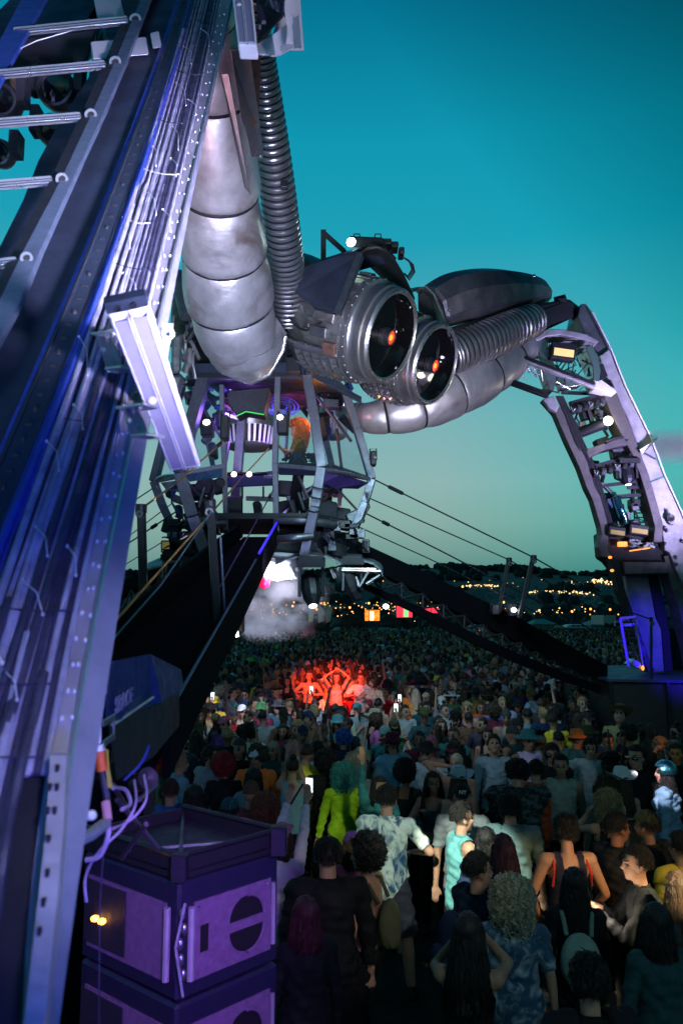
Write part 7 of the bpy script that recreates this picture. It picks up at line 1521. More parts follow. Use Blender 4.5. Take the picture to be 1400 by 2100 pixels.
def person(x, y, z, face, pose='stand', hi=False, fem=False, h=1.75, top=('tee', 'grey'), bottom=('trousers', 'black'), hair=('short', 'brown'), hat=None, skin=0, label='person', group=None, shades=False, topmat=None, width=.95):
    b = get_body(pose, hi, fem); s = h/1.76
    o = bpy.data.objects.new('person', b['me']); C.objects.link(o); o.location = (x, y, z); o.rotation_euler = (0, 0, R(face)); o.scale = (s*width, s*width, s); o.color = (*(SKIN[skin] if isinstance(skin, int) else skin), 1)
    prop(o, label, 'person', group); OFF[o.name] = V((x, y, z))
    sk = 'tiedye'
    if top and top[0] != 'none':
        g = garment(pose, hi, fem, top[0])
        if not g.materials: g.materials.append(M['cloth'])
        c = child({'tee': 'shirt', 'long': 'shirt', 'tank': 'tank_top', 'jacket': 'jacket', 'crop': 'top', 'vest': 'vest'}[top[0]], g, o, clothc(top[1]), topmat or 'cloth')
    if bottom:
        g = garment(pose, hi, fem, bottom[0])
        if not g.materials: g.materials.append(M['cloth'])
        child(bottom[0], g, o, clothc(bottom[1]))
    if hi or y < 11:
        for kk in ('shoe_r', 'shoe_l'):
            g = garment(pose, hi, fem, kk)
            if not g.materials: g.materials.append(M['cloth'])
            child('shoe', g, o, (.03, .03, .03) if skin != 2 else (.3, .3, .3))
    hl = b['J']['head']; hr = b['HR'].to_euler()
    if hair: child('hair', head_mesh(hair[0], hi), o, HAIRC[hair[1]] if isinstance(hair[1], str) else hair[1], loc=hl, rot=hr)
    if hat: child('hat', head_mesh(hat[0], hi), o, clothc(hat[1]), loc=hl, rot=hr)
    if shades: child('sunglasses', head_mesh('shades', hi), o, (0, 0, 0), loc=hl, rot=hr)
    PLACED.append((x, y)); LASTP[0] = o; return o
def world_pt(o, v): return Matrix.LocRotScale(o.location, o.rotation_euler, o.scale) @ V(v)
def held(kind, o, hand='r', label='', pose=None, off=(0, .05, .06)):
    b = get_body(pose[0], pose[1], pose[2]); hd = b['J']['h'+hand]; el = b['J']['e'+hand]; d = (hd-el).normalized(); p = world_pt(o, hd+d*.09+V((0, .03, 0)))
    rz = Matrix.Rotation(o.rotation_euler.z, 3, 'Z')
    if kind == 'phone':
        t = thing('phone', label, 'phone', p); MB().box(p+V((0, 0, .04)), (.038, .005, .076), rz).build('case', 'phone', t, bev=.003)
        MB().box(p+V((0, 0, .04))+rz@V((0, -.0065, 0)), (.034, .001, .070), rz).build('screen', 'phonescreen', t)
    elif kind == 'cup':
        t = thing('drink_cup', label, 'cup', p-V((0, 0, .05))); MB().lathe(p-V((0, 0, .05)), (0, 0, 1), [(0, .001), (0, .028), (.12, .038), (.12, .034), (.10, .001)], 14).build('cup_body', 'cup', t, smooth=True); MB().lathe(p+V((0, 0, .068)), (0, 0, 1), [(0, .040), (.006, .039), (.006, .030)], 14).build('rim', 'tie', t)
    return t
def backpack(o, label, m, col, size=1.0, straps=True):
    rz = Matrix.Rotation(o.rotation_euler.z, 3, 'Z'); W = lambda v: world_pt(o, v)
    c = W((0, -.20, 1.18)); t = thing('backpack', label, 'backpack', c)
    q = MB(); q.ell(c, (.15*size, .085*size, .21*size), rz, 18, 12); setcol(q.build('bag', m, t, smooth=True), col)
    q = MB(); q.ell(W((0, -.27*size-.01, 1.10)), (.11*size, .045*size, .10*size), rz, 14, 8); setcol(q.build('pocket', m, t, smooth=True), col)
    for s in (-1, 1): q = MB(); q.tube([W((.09*s, -.15, 1.34)), W((.11*s, -.07, 1.47)), W((.12*s, .06, 1.46)), W((.12*s, .145, 1.32)), W((.13*s, .12, 1.15)), W((.11*s, -.10, 1.06))], .016, 6); setcol(q.build('strap', m, t, smooth=True), tuple(c_*.7 for c_ in col))
    return t
def at_head(px, py, h, zb=0):
    """ground point of someone of height h whose head top shows at that spot"""
    lo, hi_ = 2.0, 120.0
    for _ in range(50):
        mid = (lo+hi_)/2
        if P(px, py, mid).z > h+zb: lo = mid
        else: hi_ = mid
    p = P(px, py, (lo+hi_)/2); return p.x, p.y
def PP(px, py, face, pose, label, h=1.75, fem=False, hi=True, **k):
    x, y = at_head(px, py, h); o = person(x, y, 0, face, pose, hi, fem, h, label=label, **k); LABELS.add(label); o_ = (o, (pose, hi, fem)); return o_
# face: 0 looks away from the camera, 180 toward it, 90 toward the left, -90 toward the right
n1 = PP(751, 1722, 62, 'drink', 'shirtless person with dark curly hair turned left wearing a khaki backpack', h=1.74, top=None, bottom=('trousers', 'black'), hair=('afro', 'black'), skin=1)
backpack(n1[0], 'khaki backpack on the shirtless person', 'cloth', (.10, .10, .06), .85)
n2 = PP(792, 1612, -12, 'wide', 'dark-haired person with back turned in a blue and white tie-dye shirt and grey shorts', h=1.84, top=('tee', 'white'), topmat='tiedye', bottom=('shorts', (.05, .05, .075)), hair=('short', 'black'), skin=0, width=1.04)
n3 = PP(707, 1570, 8, 'sway', 'person with curly teal hair in a neon yellow-green shirt from behind', h=1.68, fem=True, top=('long', (.30, .50, .015)), hair=('curly', 'teal'), width=1.12)
n4 = PP(600, 1552, 5, 'phone', 'person in a pale blue sleeveless top with crossbody strap from behind', h=1.74, fem=True, top=('tank', 'pale blue'), hair=('bun', 'dark brown'))
q = MB(); W = lambda v: world_pt(n4[0], v); q.tube([W((.13, -.09, 1.46)), W((.05, -.145, 1.35)), W((-.08, -.14, 1.15)), W((-.19, -.05, 1.0))], .012, 6); setcol(q.build('crossbody_strap', 'cloth', label='black crossbody strap over the pale blue sleeveless top', cat='bag strap'), (.01, .01, .01))
n5 = PP(577, 1690, -25, 'phone_high', 'person in white long sleeves holding up a phone with both hands beside the speaker stack', h=1.72, fem=True, top=('long', (.55, .52, .60)), bottom=('trousers', 'pale grey'), hair=('long', 'dark brown'), hat=('cap', 'pink'))
held('phone', n5[0], 'r', 'lit phone held high above the white long-sleeved top', n5[1])
n6 = PP(627, 1842, 20, 'stand', 'person with maroon hair in dark clothes right of the speaker stack', h=1.66, fem=True, top=('long', 'black'), hair=('bob', 'maroon'))
n7 = PP(672, 1722, 5, 'stand', 'broad person in a black shirt seen from behind, left of the shirtless person', h=1.80, top=('long', 'black'), hair=('short', 'black'), width=1.15)
n8 = PP(726, 1712, 12, 'clap', 'person in a pale pink top and purple cap behind the broad black shirt', h=1.6, fem=True, top=('tee', 'pink'), hair=('bob', 'brown'), hat=('cap', 'purple'))
n9 = PP(888, 1584, 168, 'drink', 'long-haired person with one hand at the chest, facing us right of the tie-dye shirt', h=1.68, fem=True, top=('crop', 'dark teal'), hair=('wavy', 'black'), skin=3)
n10 = PP(830, 1566, -20, 'sway', 'person with a big dark afro behind the tie-dye shirt', h=1.70, fem=True, top=('tank', 'black'), hair=('afro', 'black'), skin=4)
n11 = PP(944, 1648, -75, 'stand', 'brightly lit person in a teal sleeveless top looking right', h=1.78, top=('vest', (.12, .34, .36)), bottom=('shorts', 'navy'), hair=('short', 'black'), skin=0)
n12 = PP(946, 1610, 172, 'stand', 'person in a dark baseball cap with NY letters facing the camera', h=1.82, top=('tee', 'grey'), hair=None, hat=('cap', 'black'), skin=1)
b12 = get_body(*n12[1]); 
def hat_text(o, key, txt, size):
    b = get_body(*key); hm = Matrix.LocRotScale(o.location, o.rotation_euler, o.scale) @ Matrix.Translation(b['J']['head']) @ b['HR'].to_4x4()
    OFF[o.name] = V((0, 0, 0)); ex = (hm.to_3x3() @ V((-1, 0, 0))); ez = hm.to_3x3() @ V((0, 0, 1)); p = hm @ V((size*.55, .113, .072))
    OFF['_h'] = V((0, 0, 0)); t = thing('tmpz', None, None); r = text_mesh('cap_letters', txt, 'tie', t, p, ex, ez, size, .002); r.parent = None; bpy.data.objects.remove(t)
    inv = Matrix.LocRotScale(o.location, o.rotation_euler, o.scale).inverted(); r.data.transform(inv); r.parent = o
hat_text(n12[0], n12[1], 'NY', .05)
n13 = PP(940, 1582, 15, 'stand', 'person in a pale blue cowboy hat seen from behind', h=1.74, fem=True, top=('tank', 'pink'), hair=('long', 'brown'), hat=('cowboy', (.30, .42, .46)))
n14 = PP(936, 1545, 150, 'behind_head', 'shirtless person with bleached buzz cut and one arm behind the head', h=1.78, top=None, hair=('buzz', 'pale blond'), skin=0)
n15 = PP(1012, 1510, 175, 'head_up', 'person in a pale blue open shirt gazing upward', h=1.80, top=('long', (.26, .38, .46)), hair=('short', 'black'))
n16 = PP(1060, 1560, 0, 'folded', 'large person in a dark leaf-patterned hooded top seen from behind', h=1.86, top=('jacket', 'black'), topmat='camo', hair=('messy', 'black'), width=1.2)
n17 = PP(996, 1698, -10, 'stand', 'person with long straight dark hair and a navy jacket seen from behind', h=1.66, fem=True, top=('jacket', 'navy'), hair=('long', 'black'))
n18 = PP(1041, 1716, 60, 'sway', 'dark red-haired person in a white shirt looking left', h=1.68, fem=True, top=('tee', (.40, .46, .55)), hair=('wavy', 'maroon'), skin=1)
n19 = PP(976, 1750, -70, 'stand', 'person in a navy jacket and navy backpack looking right', h=1.78, top=('jacket', (.010, .018, .045)), hair=('short', 'black'), skin=0)
backpack(n19[0], 'navy backpack on the person in the navy jacket', 'cloth', (.010, .02, .06), 1.1)
n20 = PP(1048, 1806, -5, 'stand', 'person with a cloud of pale curly hair in a dark tie-dye shirt', h=1.72, fem=True, top=('tee', 'blue'), topmat='tiedark', hair=('curly', 'pale blond'), width=1.05)
n21 = PP(958, 1876, -15, 'face', 'dark-haired person with both bare arms raised to the face at the picture bottom', h=1.74, fem=True, top=('tank', 'black'), hair=('long', 'black'), skin=1)
n22 = PP(1160, 1674, 3, 'hips', 'person in a navy basketball vest with red trim, back to the camera', h=1.80, top=('tank', (.022, .022, .045)), bottom=('shorts', 'black'), hair=('messy', 'black'), skin=1)
W = lambda v: world_pt(n22[0], v)
q = MB(); q.tube([W((.055*math.cos(a)*1.45, .02+.075*math.sin(a)-.01, 1.465+.012*math.sin(a))) for a in [2*math.pi*k/14 for k in range(15)]], .010, 6)
for s in (-1, 1): q.tube([W((.135*s, -.04, 1.455)), W((.150*s, -.115, 1.38)), W((.165*s, -.10, 1.26))], .010, 6)
setcol(q.build('vest_trim', 'cloth', label='red neck and arm trim of the navy basketball vest', cat='trim'), (.6, .03, .02))
n23 = PP(1176, 1782, -8, 'stand', 'long dark-haired person in black carrying a small pale green backpack', h=1.66, fem=True, top=('long', 'black'), hair=('long', 'black'))
backpack(n23[0], 'small pale green backpack on the long dark-haired person', 'cloth', (.22, .34, .30), .9)
n24 = PP(1148, 1548, 165, 'stand', 'person in a pale sleeveless gilet over a brown shirt', h=1.82, top=('vest', (.26, .32, .27)), hair=('short', 'black'), skin=1)
n25 = PP(1130, 1527, 168, 'stand', 'person in orange-tinted sunglasses and a dark shirt', h=1.78, top=('tee', 'black'), hair=('messy', 'black'), shades=True, skin=1)
n26 = PP(1176, 1500, -60, 'sway', 'person in an orange bucket hat', h=1.76, top=('tee', 'teal'), hair=('short', 'brown'), hat=('bucket', 'orange'), skin=1)
n27 = PP(1210, 1516, 140, 'point', 'person in an open patterned shirt over a white top reaching forward', h=1.78, top=('tee', 'white'), hair=('messy', 'black'), skin=0)
n28 = PP(1244, 1504, 170, 'drink', 'person drinking from a pale cup beside the black plinth', h=1.76, top=('tee', 'dark grey'), hair=('short', 'black'), skin=1); held('cup', n28[0], 'r', 'pale cup held up by the person beside the black plinth', n28[1])
n29 = PP(1304, 1530, 130, 'stand', 'person in a black polo shirt and dark sunglasses looking left', h=1.86, top=('tee', 'black'), hair=('short', 'dark brown'), shades=True, skin=0, width=1.08)
n30 = PP(1352, 1514, 160, 'face', 'fair-haired person with hands at the mouth at the right edge', h=1.78, top=('long', 'black'), hair=('messy', 'blond'), skin=1)
n31 = PP(1384, 1526, 150, 'stand', 'person with an orange lit face at the right edge behind the teal foil cap', h=1.76, top=('tee', 'black'), hair=('short', 'brown'), skin=(.6, .22, .06))  # orange light on the face is put into the skin colour
n32 = PP(1274, 1584, 12, 'stand', 'person in a white cowboy hat with a dark band', h=1.72, fem=True, top=('tank', 'brown'), hair=('long', 'brown'), hat=('cowboy', (.56, .58, .58)))
n33 = PP(1244, 1626, 8, 'face', 'person with shoulder-length curly blond hair in a black top seen from behind', h=1.72, fem=True, top=('tank', 'black'), hair=('curly', 'blond'))
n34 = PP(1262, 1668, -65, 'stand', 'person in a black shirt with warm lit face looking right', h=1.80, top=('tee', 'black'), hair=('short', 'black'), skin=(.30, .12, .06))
n35 = PP(1338, 1668, 40, 'clap', 'person in a dark cap with a small white badge, back half turned', h=1.78, top=('jacket', 'black'), hair=('short', 'black'), hat=('cap', 'olive'), skin=3)
n36 = PP(1364, 1564, 60, 'stand', 'person in a shiny teal foil cap lit pink and white from the left', h=1.76, fem=True, top=('jacket', 'pale blue'), hair=('long', 'black'), hat=('helmet', 'teal'))
n37 = PP(1394, 1708, 20, 'stand', 'person in a bright yellow jacket cut by the right edge', h=1.72, top=('jacket', 'yellow'), hair=('short', 'black'))
n38 = PP(1322, 1738, 80, 'clap', 'dark-clad person looking down at a brightly lit phone in the hands', h=1.76, top=('long', 'black'), hair=('short', 'black'), skin=0); held('phone', n38[0], 'r', 'bright phone in the hands of the dark-clad person at the right', n38[1])
n39 = PP(1344, 1856, 10, 'stand', 'person in a dark teal striped top at the lower right corner', h=1.68, fem=True, top=('long', 'dark teal'), hair=('bob', 'black'))
n39b = PP(1206, 1965, 8, 'stand', 'person in a black hooded top at the picture bottom left of the striped top', h=1.74, top=('jacket', 'black'), hair=('messy', 'black'))
n39c = PP(1392, 1792, 35, 'stand', 'brown-haired person in dark clothes at the right edge above the striped top', h=1.72, fem=True, top=('long', 'dark grey'), hair=('wavy', 'brown'))
# mid distance people that stand out
MIDS = [
 (460, 1553, 10, 'sway', 'person with bright red curly hair below the dark ramp', dict(fem=True, top=('long', 'black'), hair=('afro', 'red'))),
 (368, 1545, -60, 'stand', 'blond person in a pale blue tee looking right at the left of the crowd', dict(top=('tee', 'pale blue'), hair=('short', 'blond'))),
 (426, 1532, -40, 'sway', 'dark-haired person in a loose white shirt at the left of the crowd', dict(top=('tee', 'pale grey'), hair=('messy', 'black'))),
 (372, 1508, 20, 'stand', 'person in a teal cat-eared hood at the left of the crowd', dict(fem=True, top=('jacket', 'dark teal'), hair=None, hat=('horns', 'teal'))),
 (540, 1458, 15, 'sway', 'short dark-haired person in a pale grey tee from behind near the yellow hat', dict(top=('tee', 'pale grey'), hair=('short', 'black'))),
 (440, 1432, 170, 'stand', 'person in a yellow bucket hat beside the dark ramp', dict(top=('tee', 'yellow'), hair=('short', 'brown'), hat=('bucket', 'yellow'))),
 (536, 1443, 160, 'stand', 'person in a green bucket hat', dict(top=('tee', 'maroon'), hair=('short', 'brown'), hat=('bucket', 'green'))),
 (497, 1446, 170, 'stand', 'person in a white cap with warm lit face', dict(top=('tee', 'beige'), hair=('short', 'brown'), hat=('cap', 'white'))),
 (512, 1456, 150, 'sway', 'bald person with warm lit face right of the white cap', dict(top=('tee', 'black'), hair=('buzz', 'brown'))),
 (692, 1470, 165, 'stand', 'person in a pale teal bucket hat in the middle of the crowd', dict(top=('tee', 'teal'), hair=('bob', 'brown'), hat=('bucket', (.10, .28, .32)))),
 (704, 1500, 15, 'stand', 'person with curly bright blue hair', dict(fem=True, top=('tee', 'navy'), hair=('afro', 'blue'))),
 (650, 1520, 5, 'phone', 'person in a white shirt with dark backpack straps seen from behind', dict(top=('tee', 'white'), hair=('messy', 'black'))),
 (768, 1456, 150, 'stand', 'person in a wide beige sun hat', dict(fem=True, top=('tank', 'black'), hair=('long', 'black'), hat=('sunhat', 'beige'))),
 (790, 1490, 160, 'sway', 'person in a pale teal headscarf right of the blue curly hair', dict(fem=True, top=('jacket', 'teal'), hair=None, hat=('beanie', (.16, .34, .34)))),
 (830, 1446, -150, 'folded', 'dark-haired person in an open pale shirt, hands clasped', dict(top=('tee', 'pale grey'), hair=('short', 'black'))),
 (874, 1440, 170, 'stand', 'long-haired person in a dark teal top under the red-lit group', dict(fem=True, top=('long', 'dark teal'), hair=('wavy', 'black'))),
 (905, 1428, 165, 'drink', 'person in a white-fronted blue cap and blue shirt', dict(top=('tee', 'blue'), hair=('short', 'brown'), hat=('cap', 'white'))),
 (1004, 1444, -5, 'stand', 'person in a bright blue jacket seen from behind', dict(top=('jacket', (.02, .06, .38)), hair=('short', 'black'))),
 (1080, 1454, 5, 'stand', 'broad person in a grey blue tee seen from behind, dark printed back', dict(top=('tee', (.14, .24, .30)), hair=('short', 'black'), width=1.1)),
 (1136, 1444, 60, 'arm_up', 'person in a white tee turned left with one arm raised', dict(top=('tee', 'white'), hair=('short', 'black'))),
 (1132, 1416, 165, 'stand', 'person in a pale backwards cap under the walkway', dict(top=('tee', 'pale grey'), hair=('short', 'brown'), hat=('backcap', 'pale grey'))),
 (1082, 1393, 170, 'stand', 'person in a white tee with a crossbody strap facing the camera', dict(top=('tee', 'white'), hair=('short', 'black'))),
 (1264, 1450, 170, 'stand', 'person in black standing close against the black plinth', dict(top=('tee', 'black'), hair=('short', 'black'))),
 (963, 1436, 165, 'stand', 'person in an orange red tee left of the bright blue jacket', dict(top=('tee', (.45, .10, .04)), hair=('short', 'black'))),
 (985, 1440, 175, 'stand', 'smaller person in an orange vest directly behind the blue jacket', dict(top=('tank', 'orange'), hair=('short', 'brown'), h=1.66)),
 (1060, 1480, 170, 'drink', 'person holding a raised cup below the walkway', dict(top=('tee', 'black'), hair=('messy', 'black'), skin=3)),
 (1144, 1500, 20, 'stand', 'person in a teal camp shirt left of the orange bucket hat', dict(top=('tee', 'teal'), hair=('short', 'black'))),
 (998, 1494, 170, 'stand', 'long dark-haired person directly in front of the blue jacket', dict(fem=True, top=('tank', 'black'), hair=('long', 'black'), h=1.66)),
 (668, 1545, 0, 'stand', 'person with a huge dark afro left of the neon shirt', dict(top=('tee', 'black'), hair=('afro', 'black'), skin=5)),
 (728, 1548, -20, 'stand', 'person with short grey curly hair behind the teal curls', dict(fem=True, top=('tee', 'grey'), hair=('curly', 'grey'))),
 (778, 1592, 205, 'arm_up', 'person in teal sleeves raising an open hand right of the neon shirt', dict(fem=True, top=('long', 'teal'), hair=('bob', 'black'))),
 (520, 1575, 10, 'stand', 'person in a sparkly pale teal scarf below the dark ramp', dict(fem=True, top=('jacket', (.10, .24, .26)), hair=('bob', 'black'))),
 (515, 1606, 0, 'stand', 'person in a dull brown beanie and rust top near the speaker stack', dict(top=('jacket', (.16, .07, .05)), hair=None, hat=('beanie', 'brown'))),
 (545, 1632, -5, 'stand', 'person with rusty brown curly hair beside the raised white sleeves', dict(fem=True, top=('tee', 'brown'), hair=('curly', (.16, .06, .03)))),
 (470, 1640, 5, 'stand', 'person in a pale teal cap in front of the speaker stack', dict(top=('tee', 'black'), hair=('short', 'black'), hat=('cap', 'teal'))),
 (398, 1610, 12, 'stand', 'person in a dark maroon hooded top at the left of the crowd', dict(top=('jacket', 'maroon'), hair=('bob', 'black'), fem=True)),
 (350, 1600, 20, 'stand', 'person in a blue anorak half hidden by the dark ramp', dict(top=('jacket', (.03, .12, .30)), hair=('short', 'brown'))),
 (610, 1480, 170, 'sway', 'person with fair curls facing the camera in the middle of the crowd', dict(fem=True, top=('tee', 'dark grey'), hair=('curly', 'blond'))),
 (460, 1470, 165, 'stand', 'person in a purple top and pink cap near the yellow hat', dict(fem=True, top=('tee', 'purple'), hair=('long', 'black'), hat=('cap', 'pink'))),
 (1098, 1560, 8, 'stand', 'person in an orange red jacket between the leaf print and the gilet', dict(top=('jacket', (.38, .07, .02)), hair=('short', 'black'))),
 (1045, 1632, -8, 'stand', 'dark-haired person in a grey teal tee behind the navy backpack', dict(top=('tee', (.09, .16, .18)), hair=('messy', 'black'), width=1.08)),
 (860, 1500, 165, 'stand', 'person in a maroon shirt holding a drink left of the buzz cut', dict(top=('tee', 'maroon'), hair=('short', 'black'), skin=3)),
 (884, 1510, 150, 'stand', 'person with pink hair left of the buzz cut', dict(fem=True, top=('tank', 'beige'), hair=('bob', 'pink'))),
]
for px, py, fc, pose, lab, kw in MIDS: PP(px, py, fc, pose, lab, **{'hi': py > 1540, **kw})
# red lit people on shoulders
for i, (px, py, fc, pose, lab, kw) in enumerate([
    (590, 1376, 170, 'sit_up', 'red-lit person at the left end of the raised group, arms low', dict(fem=True, top=('tank', 'black'), hair=('bob', 'black'), h=1.6)),
    (634, 1376, 175, 'sit_up', 'shirtless red-lit person with short hair sitting on shoulders, arms crossed', dict(top=None, hair=('short', 'brown'))),
    (690, 1380, 178, 'sit_arms', 'red-lit long-haired person on shoulders with both arms above the head', dict(fem=True, top=('crop', 'pale grey'), hair=('long', 'brown'))),
    (740, 1381, 172, 'sit_up', 'red-lit short-haired person on shoulders, second from the right', dict(top=('tee', 'white'), hair=('short', 'brown'))),
    (764, 1388, 150, 'sit_up', 'red-lit person at the right end of the raised group with big curls', dict(fem=True, top=('tee', 'beige'), hair=('afro', 'brown')))]):
    zb = .30; x, y = at_head(px, py, 1.75, zb)
    person(x, y, zb, fc, pose, True, kw.get('fem', False), kw.get('h', 1.75), top=kw['top'], hair=kw['hair'], label=lab, group='people raised on shoulders in red light', skin=0)
    person(x+.02, y+.16, -.12, fc+10, 'stand', False, False, 1.72, top=('tee', ('grey', 'black', 'maroon', 'navy', 'white')[i]), hair=('short', 'black'), label='person standing under the %s raised red-lit person' % ('leftmost', 'shirtless', 'long-haired', 'second from right', 'rightmost')[i])
# random crowd, nearest first
rnd = random.Random(77)
zones = [(0, 520, 'by dark ramp'), (520, 600, 'left of red group'), (600, 700, 'near red group'), (700, 800, 'right of red group'), (800, 920, 'left of walkway foot'), (920, 1060, 'below walkway middle'), (1060, 1400, 'below walkway end')]
cols = ['black']*7 + ['navy', 'dark grey', 'grey', 'grey', 'white', 'white', 'pale grey', 'pale blue', 'teal', 'dark teal', 'blue', 'maroon', 'red', 'pink', 'purple', 'green', 'olive', 'beige', 'khaki', 'brown', 'orange', 'yellow', 'dark teal', 'pale grey']
kinds = ['tee']*6 + ['long']*3 + ['tank']*3 + ['jacket']*3 + ['vest']
kn = {'tee': 'tee', 'long': 'long shirt', 'tank': 'tank top', 'jacket': 'jacket', 'vest': 'sleeveless shirt'}
pn = {'stand': 'standing', 'sway': 'dancing', 'drink': 'gesturing', 'phone': 'reaching', 'arm_up': 'waving', 'arms_up': 'cheering', 'hips': 'posing', 'folded': 'arms-folded', 'clap': 'clapping', 'head_up': 'upward-looking', 'walk': 'walking'}
hats = [None]*13 + ['cap', 'cap', 'bucket', 'backcap', 'sunhat', 'cowboy', 'beanie']
hn = {'cap': 'cap', 'bucket': 'bucket hat', 'backcap': 'backwards cap', 'sunhat': 'sun hat', 'cowboy': 'cowboy hat', 'beanie': 'beanie'}
count = len(PLACED); Y0 = 7.6; tries = []
y = 8.6; spots = []
LEFTEDGE = [(7, -1.2), (9, -1.9), (12, -2.5), (16, -4.0), (20, -6.5), (40, -14), (90, -34)]
while y < 95:
    w_ = y*.44+.5; x = -w_
    step = .60 if y < 40 else .72
    while x < w_: spots.append((x+rnd.uniform(-.18, .18), y+rnd.uniform(-.18, .18))); x += step*rnd.uniform(.9, 1.25)
    y += step*(1.0 if y < 26 else 1.15)
pos = [s for s in spots if s[0] > interp(LEFTEDGE, s[1])[0] and not (s[0] > P(1222, 1400, max(s[1], 1)).x and 13.5 < s[1] < 21) and not (s[1] > 21 and s[0] > P(1300, 1400, s[1]).x) and not (s[1] > 74 and P(0, 0, 1) and s[0] < P(690, 1300, s[1]).x)]
free = []
for s in pos:
    if s[1] > 30 or all((s[0]-p[0])**2+(s[1]-p[1])**2 > .40**2 for p in PLACED): free.append(s)
HERO = [o.location for o in (n2[0], n3[0], n4[0], n5[0], n11[0], n12[0], n15[0], n22[0], n36[0], n38[0])] + [V((P(676, 1390, 19.2).x, 19.3, 0))]
free = [s for s in free if not any(s[1] < h.y and h.y-s[1] < 3.2 and abs(s[0]/s[1]-h.x/h.y)*F < (52 if h.y < 18 else 70) for h in HERO)]
free.sort(key=lambda s: s[1]); far = []
NIND = 300-len(PLACED)
for i, (x, y) in enumerate(free):
    if i >= NIND: far.append((x, y)); continue
    px = 700 + x/y*F*.99
    zone = [z[2] for z in zones if z[0] <= px < z[1]] or ['at right edge']
    row = 'nearer' if y < 11 else ('midway' if y < 16 else 'farther')
    for _ in range(60):
        fem = rnd.random() < .45; kd = rnd.choice(kinds); cc = rnd.choice(cols); ht = rnd.choice(hats); hc = rnd.choice(['black']*4+['dark brown']*3+['brown']*2+['blond', 'blond', 'pale blond'])
        hs = rnd.choice(['long', 'bob', 'bun', 'wavy', 'tail', 'curly'] if fem else ['short', 'short', 'messy', 'buzz', 'afro']); ps = rnd.choices(list(pn), [9, 6, 3, .6, .5, .2, 1, 1.5, 1.2, 1, 1])[0]
        fc = rnd.choice([rnd.gauss(175, 30), rnd.gauss(175, 30), rnd.gauss(0, 30), rnd.uniform(-180, 180)]) if y > 9.5 else rnd.gauss(0, 40)
        hcw = rnd.choice(['black', 'black', 'white', 'dark grey', 'beige', 'teal', 'maroon', 'navy', 'olive', 'khaki'])
        dirn = 'front' if abs(((fc+180) % 360)-180) < 0 else ''
        lab = '%s person in %s %s%s, %s' % (pn[ps], cc, kn[kd], (' and %s %s' % (hcw, hn[ht])) if ht else ', %s %s hair' % (hc, {'short': 'short', 'messy': 'messy', 'buzz': 'cropped', 'afro': 'afro', 'long': 'long', 'bob': 'bobbed', 'bun': 'tied-up', 'wavy': 'wavy', 'tail': 'ponytail', 'curly': 'curly'}[hs]), zone[0])
        if lab not in LABELS: break
    LABELS.add(lab); cl_ = tuple(c*rnd.uniform(.9, 1.5) for c in CLOTH[cc])
    person(x, y, 0, fc, ps, y < 8.8, fem, rnd.gauss(1.66 if fem else 1.77, .05), top=(kd, cl_), bottom=(rnd.choice(['trousers', 'shorts']), rnd.choice(['black', 'navy', 'dark grey', 'beige'])), hair=None if ht == 'beanie' else (hs, hc), hat=(ht, hcw) if ht else None,
           skin=rnd.choices(range(6), [5, 5, 4, 2, 1.5, 1])[0], label=lab, group='dancing crowd in front of the spider')
    if ps == 'phone': held('phone', bpy.data.objects[C.objects[-1].name] if False else LASTP[0], 'r', 'small lit phone of the %s person in %s %s, %s' % (pn[ps], cc, kn[kd], zone[0]), (ps, y < 8.8, fem))
# everyone farther off: one mass
LV, LF, LC = [], [], []
def low_person():
    v, f, c = [], [], []
    def add(q, tag): k = len(v); v.extend(q.v); f.extend([tuple(a+k for a in g) for g in q.f]); c.extend([tag]*len(q.f))
    q = MB(); q.lathe((0, 0, 0), (0, 0, 1), [(.75, .16), (1.0, .155), (1.1, .13), (1.3, .19), (1.42, .19), (1.48, .06)], 8); q.v = [(a, b*.62, z) for a, b, z in q.v]; add(q, 0)
    q = MB(); q.lathe((0, 0, 0), (0, 0, 1), [(0, .10), (.45, .12), (.8, .155)], 6); q.v = [(a, b*.7, z) for a, b, z in q.v]; add(q, 3)
    q = MB(); q.ell((0, 0, 1.63), (.078, .095, .12), nu=8, nv=6); add(q, 1)
    q = MB(); q.ell((0, -.03, 1.67), (.095, .10, .11), nu=8, nv=5); add(q, 2)
    for s in (-1, 1): q = MB(); q.tube([(.2*s, 0, 1.4), (.27*s, .02, 1.15), (.25*s, .15, .95)], [.055, .045, .03], 5, caps=False); add(q, 0 if s > 0 else 1)
    q = MB(); q.tube([(.18, 0, 1.4), (.30, .05, 1.6), (.26, .08, 1.95)], [.05, .04, .03], 5, caps=False); add(q, 4)
    return np.array(v), f, np.array(c)
lv, lf, lcx = low_person()
lfn = [np.array([g for g in lf if len(g) == n]) for n in (3, 4)]
vs, cs, nf = [], [], []
tot = 0; fcs = []
arm_faces = lcx == 4
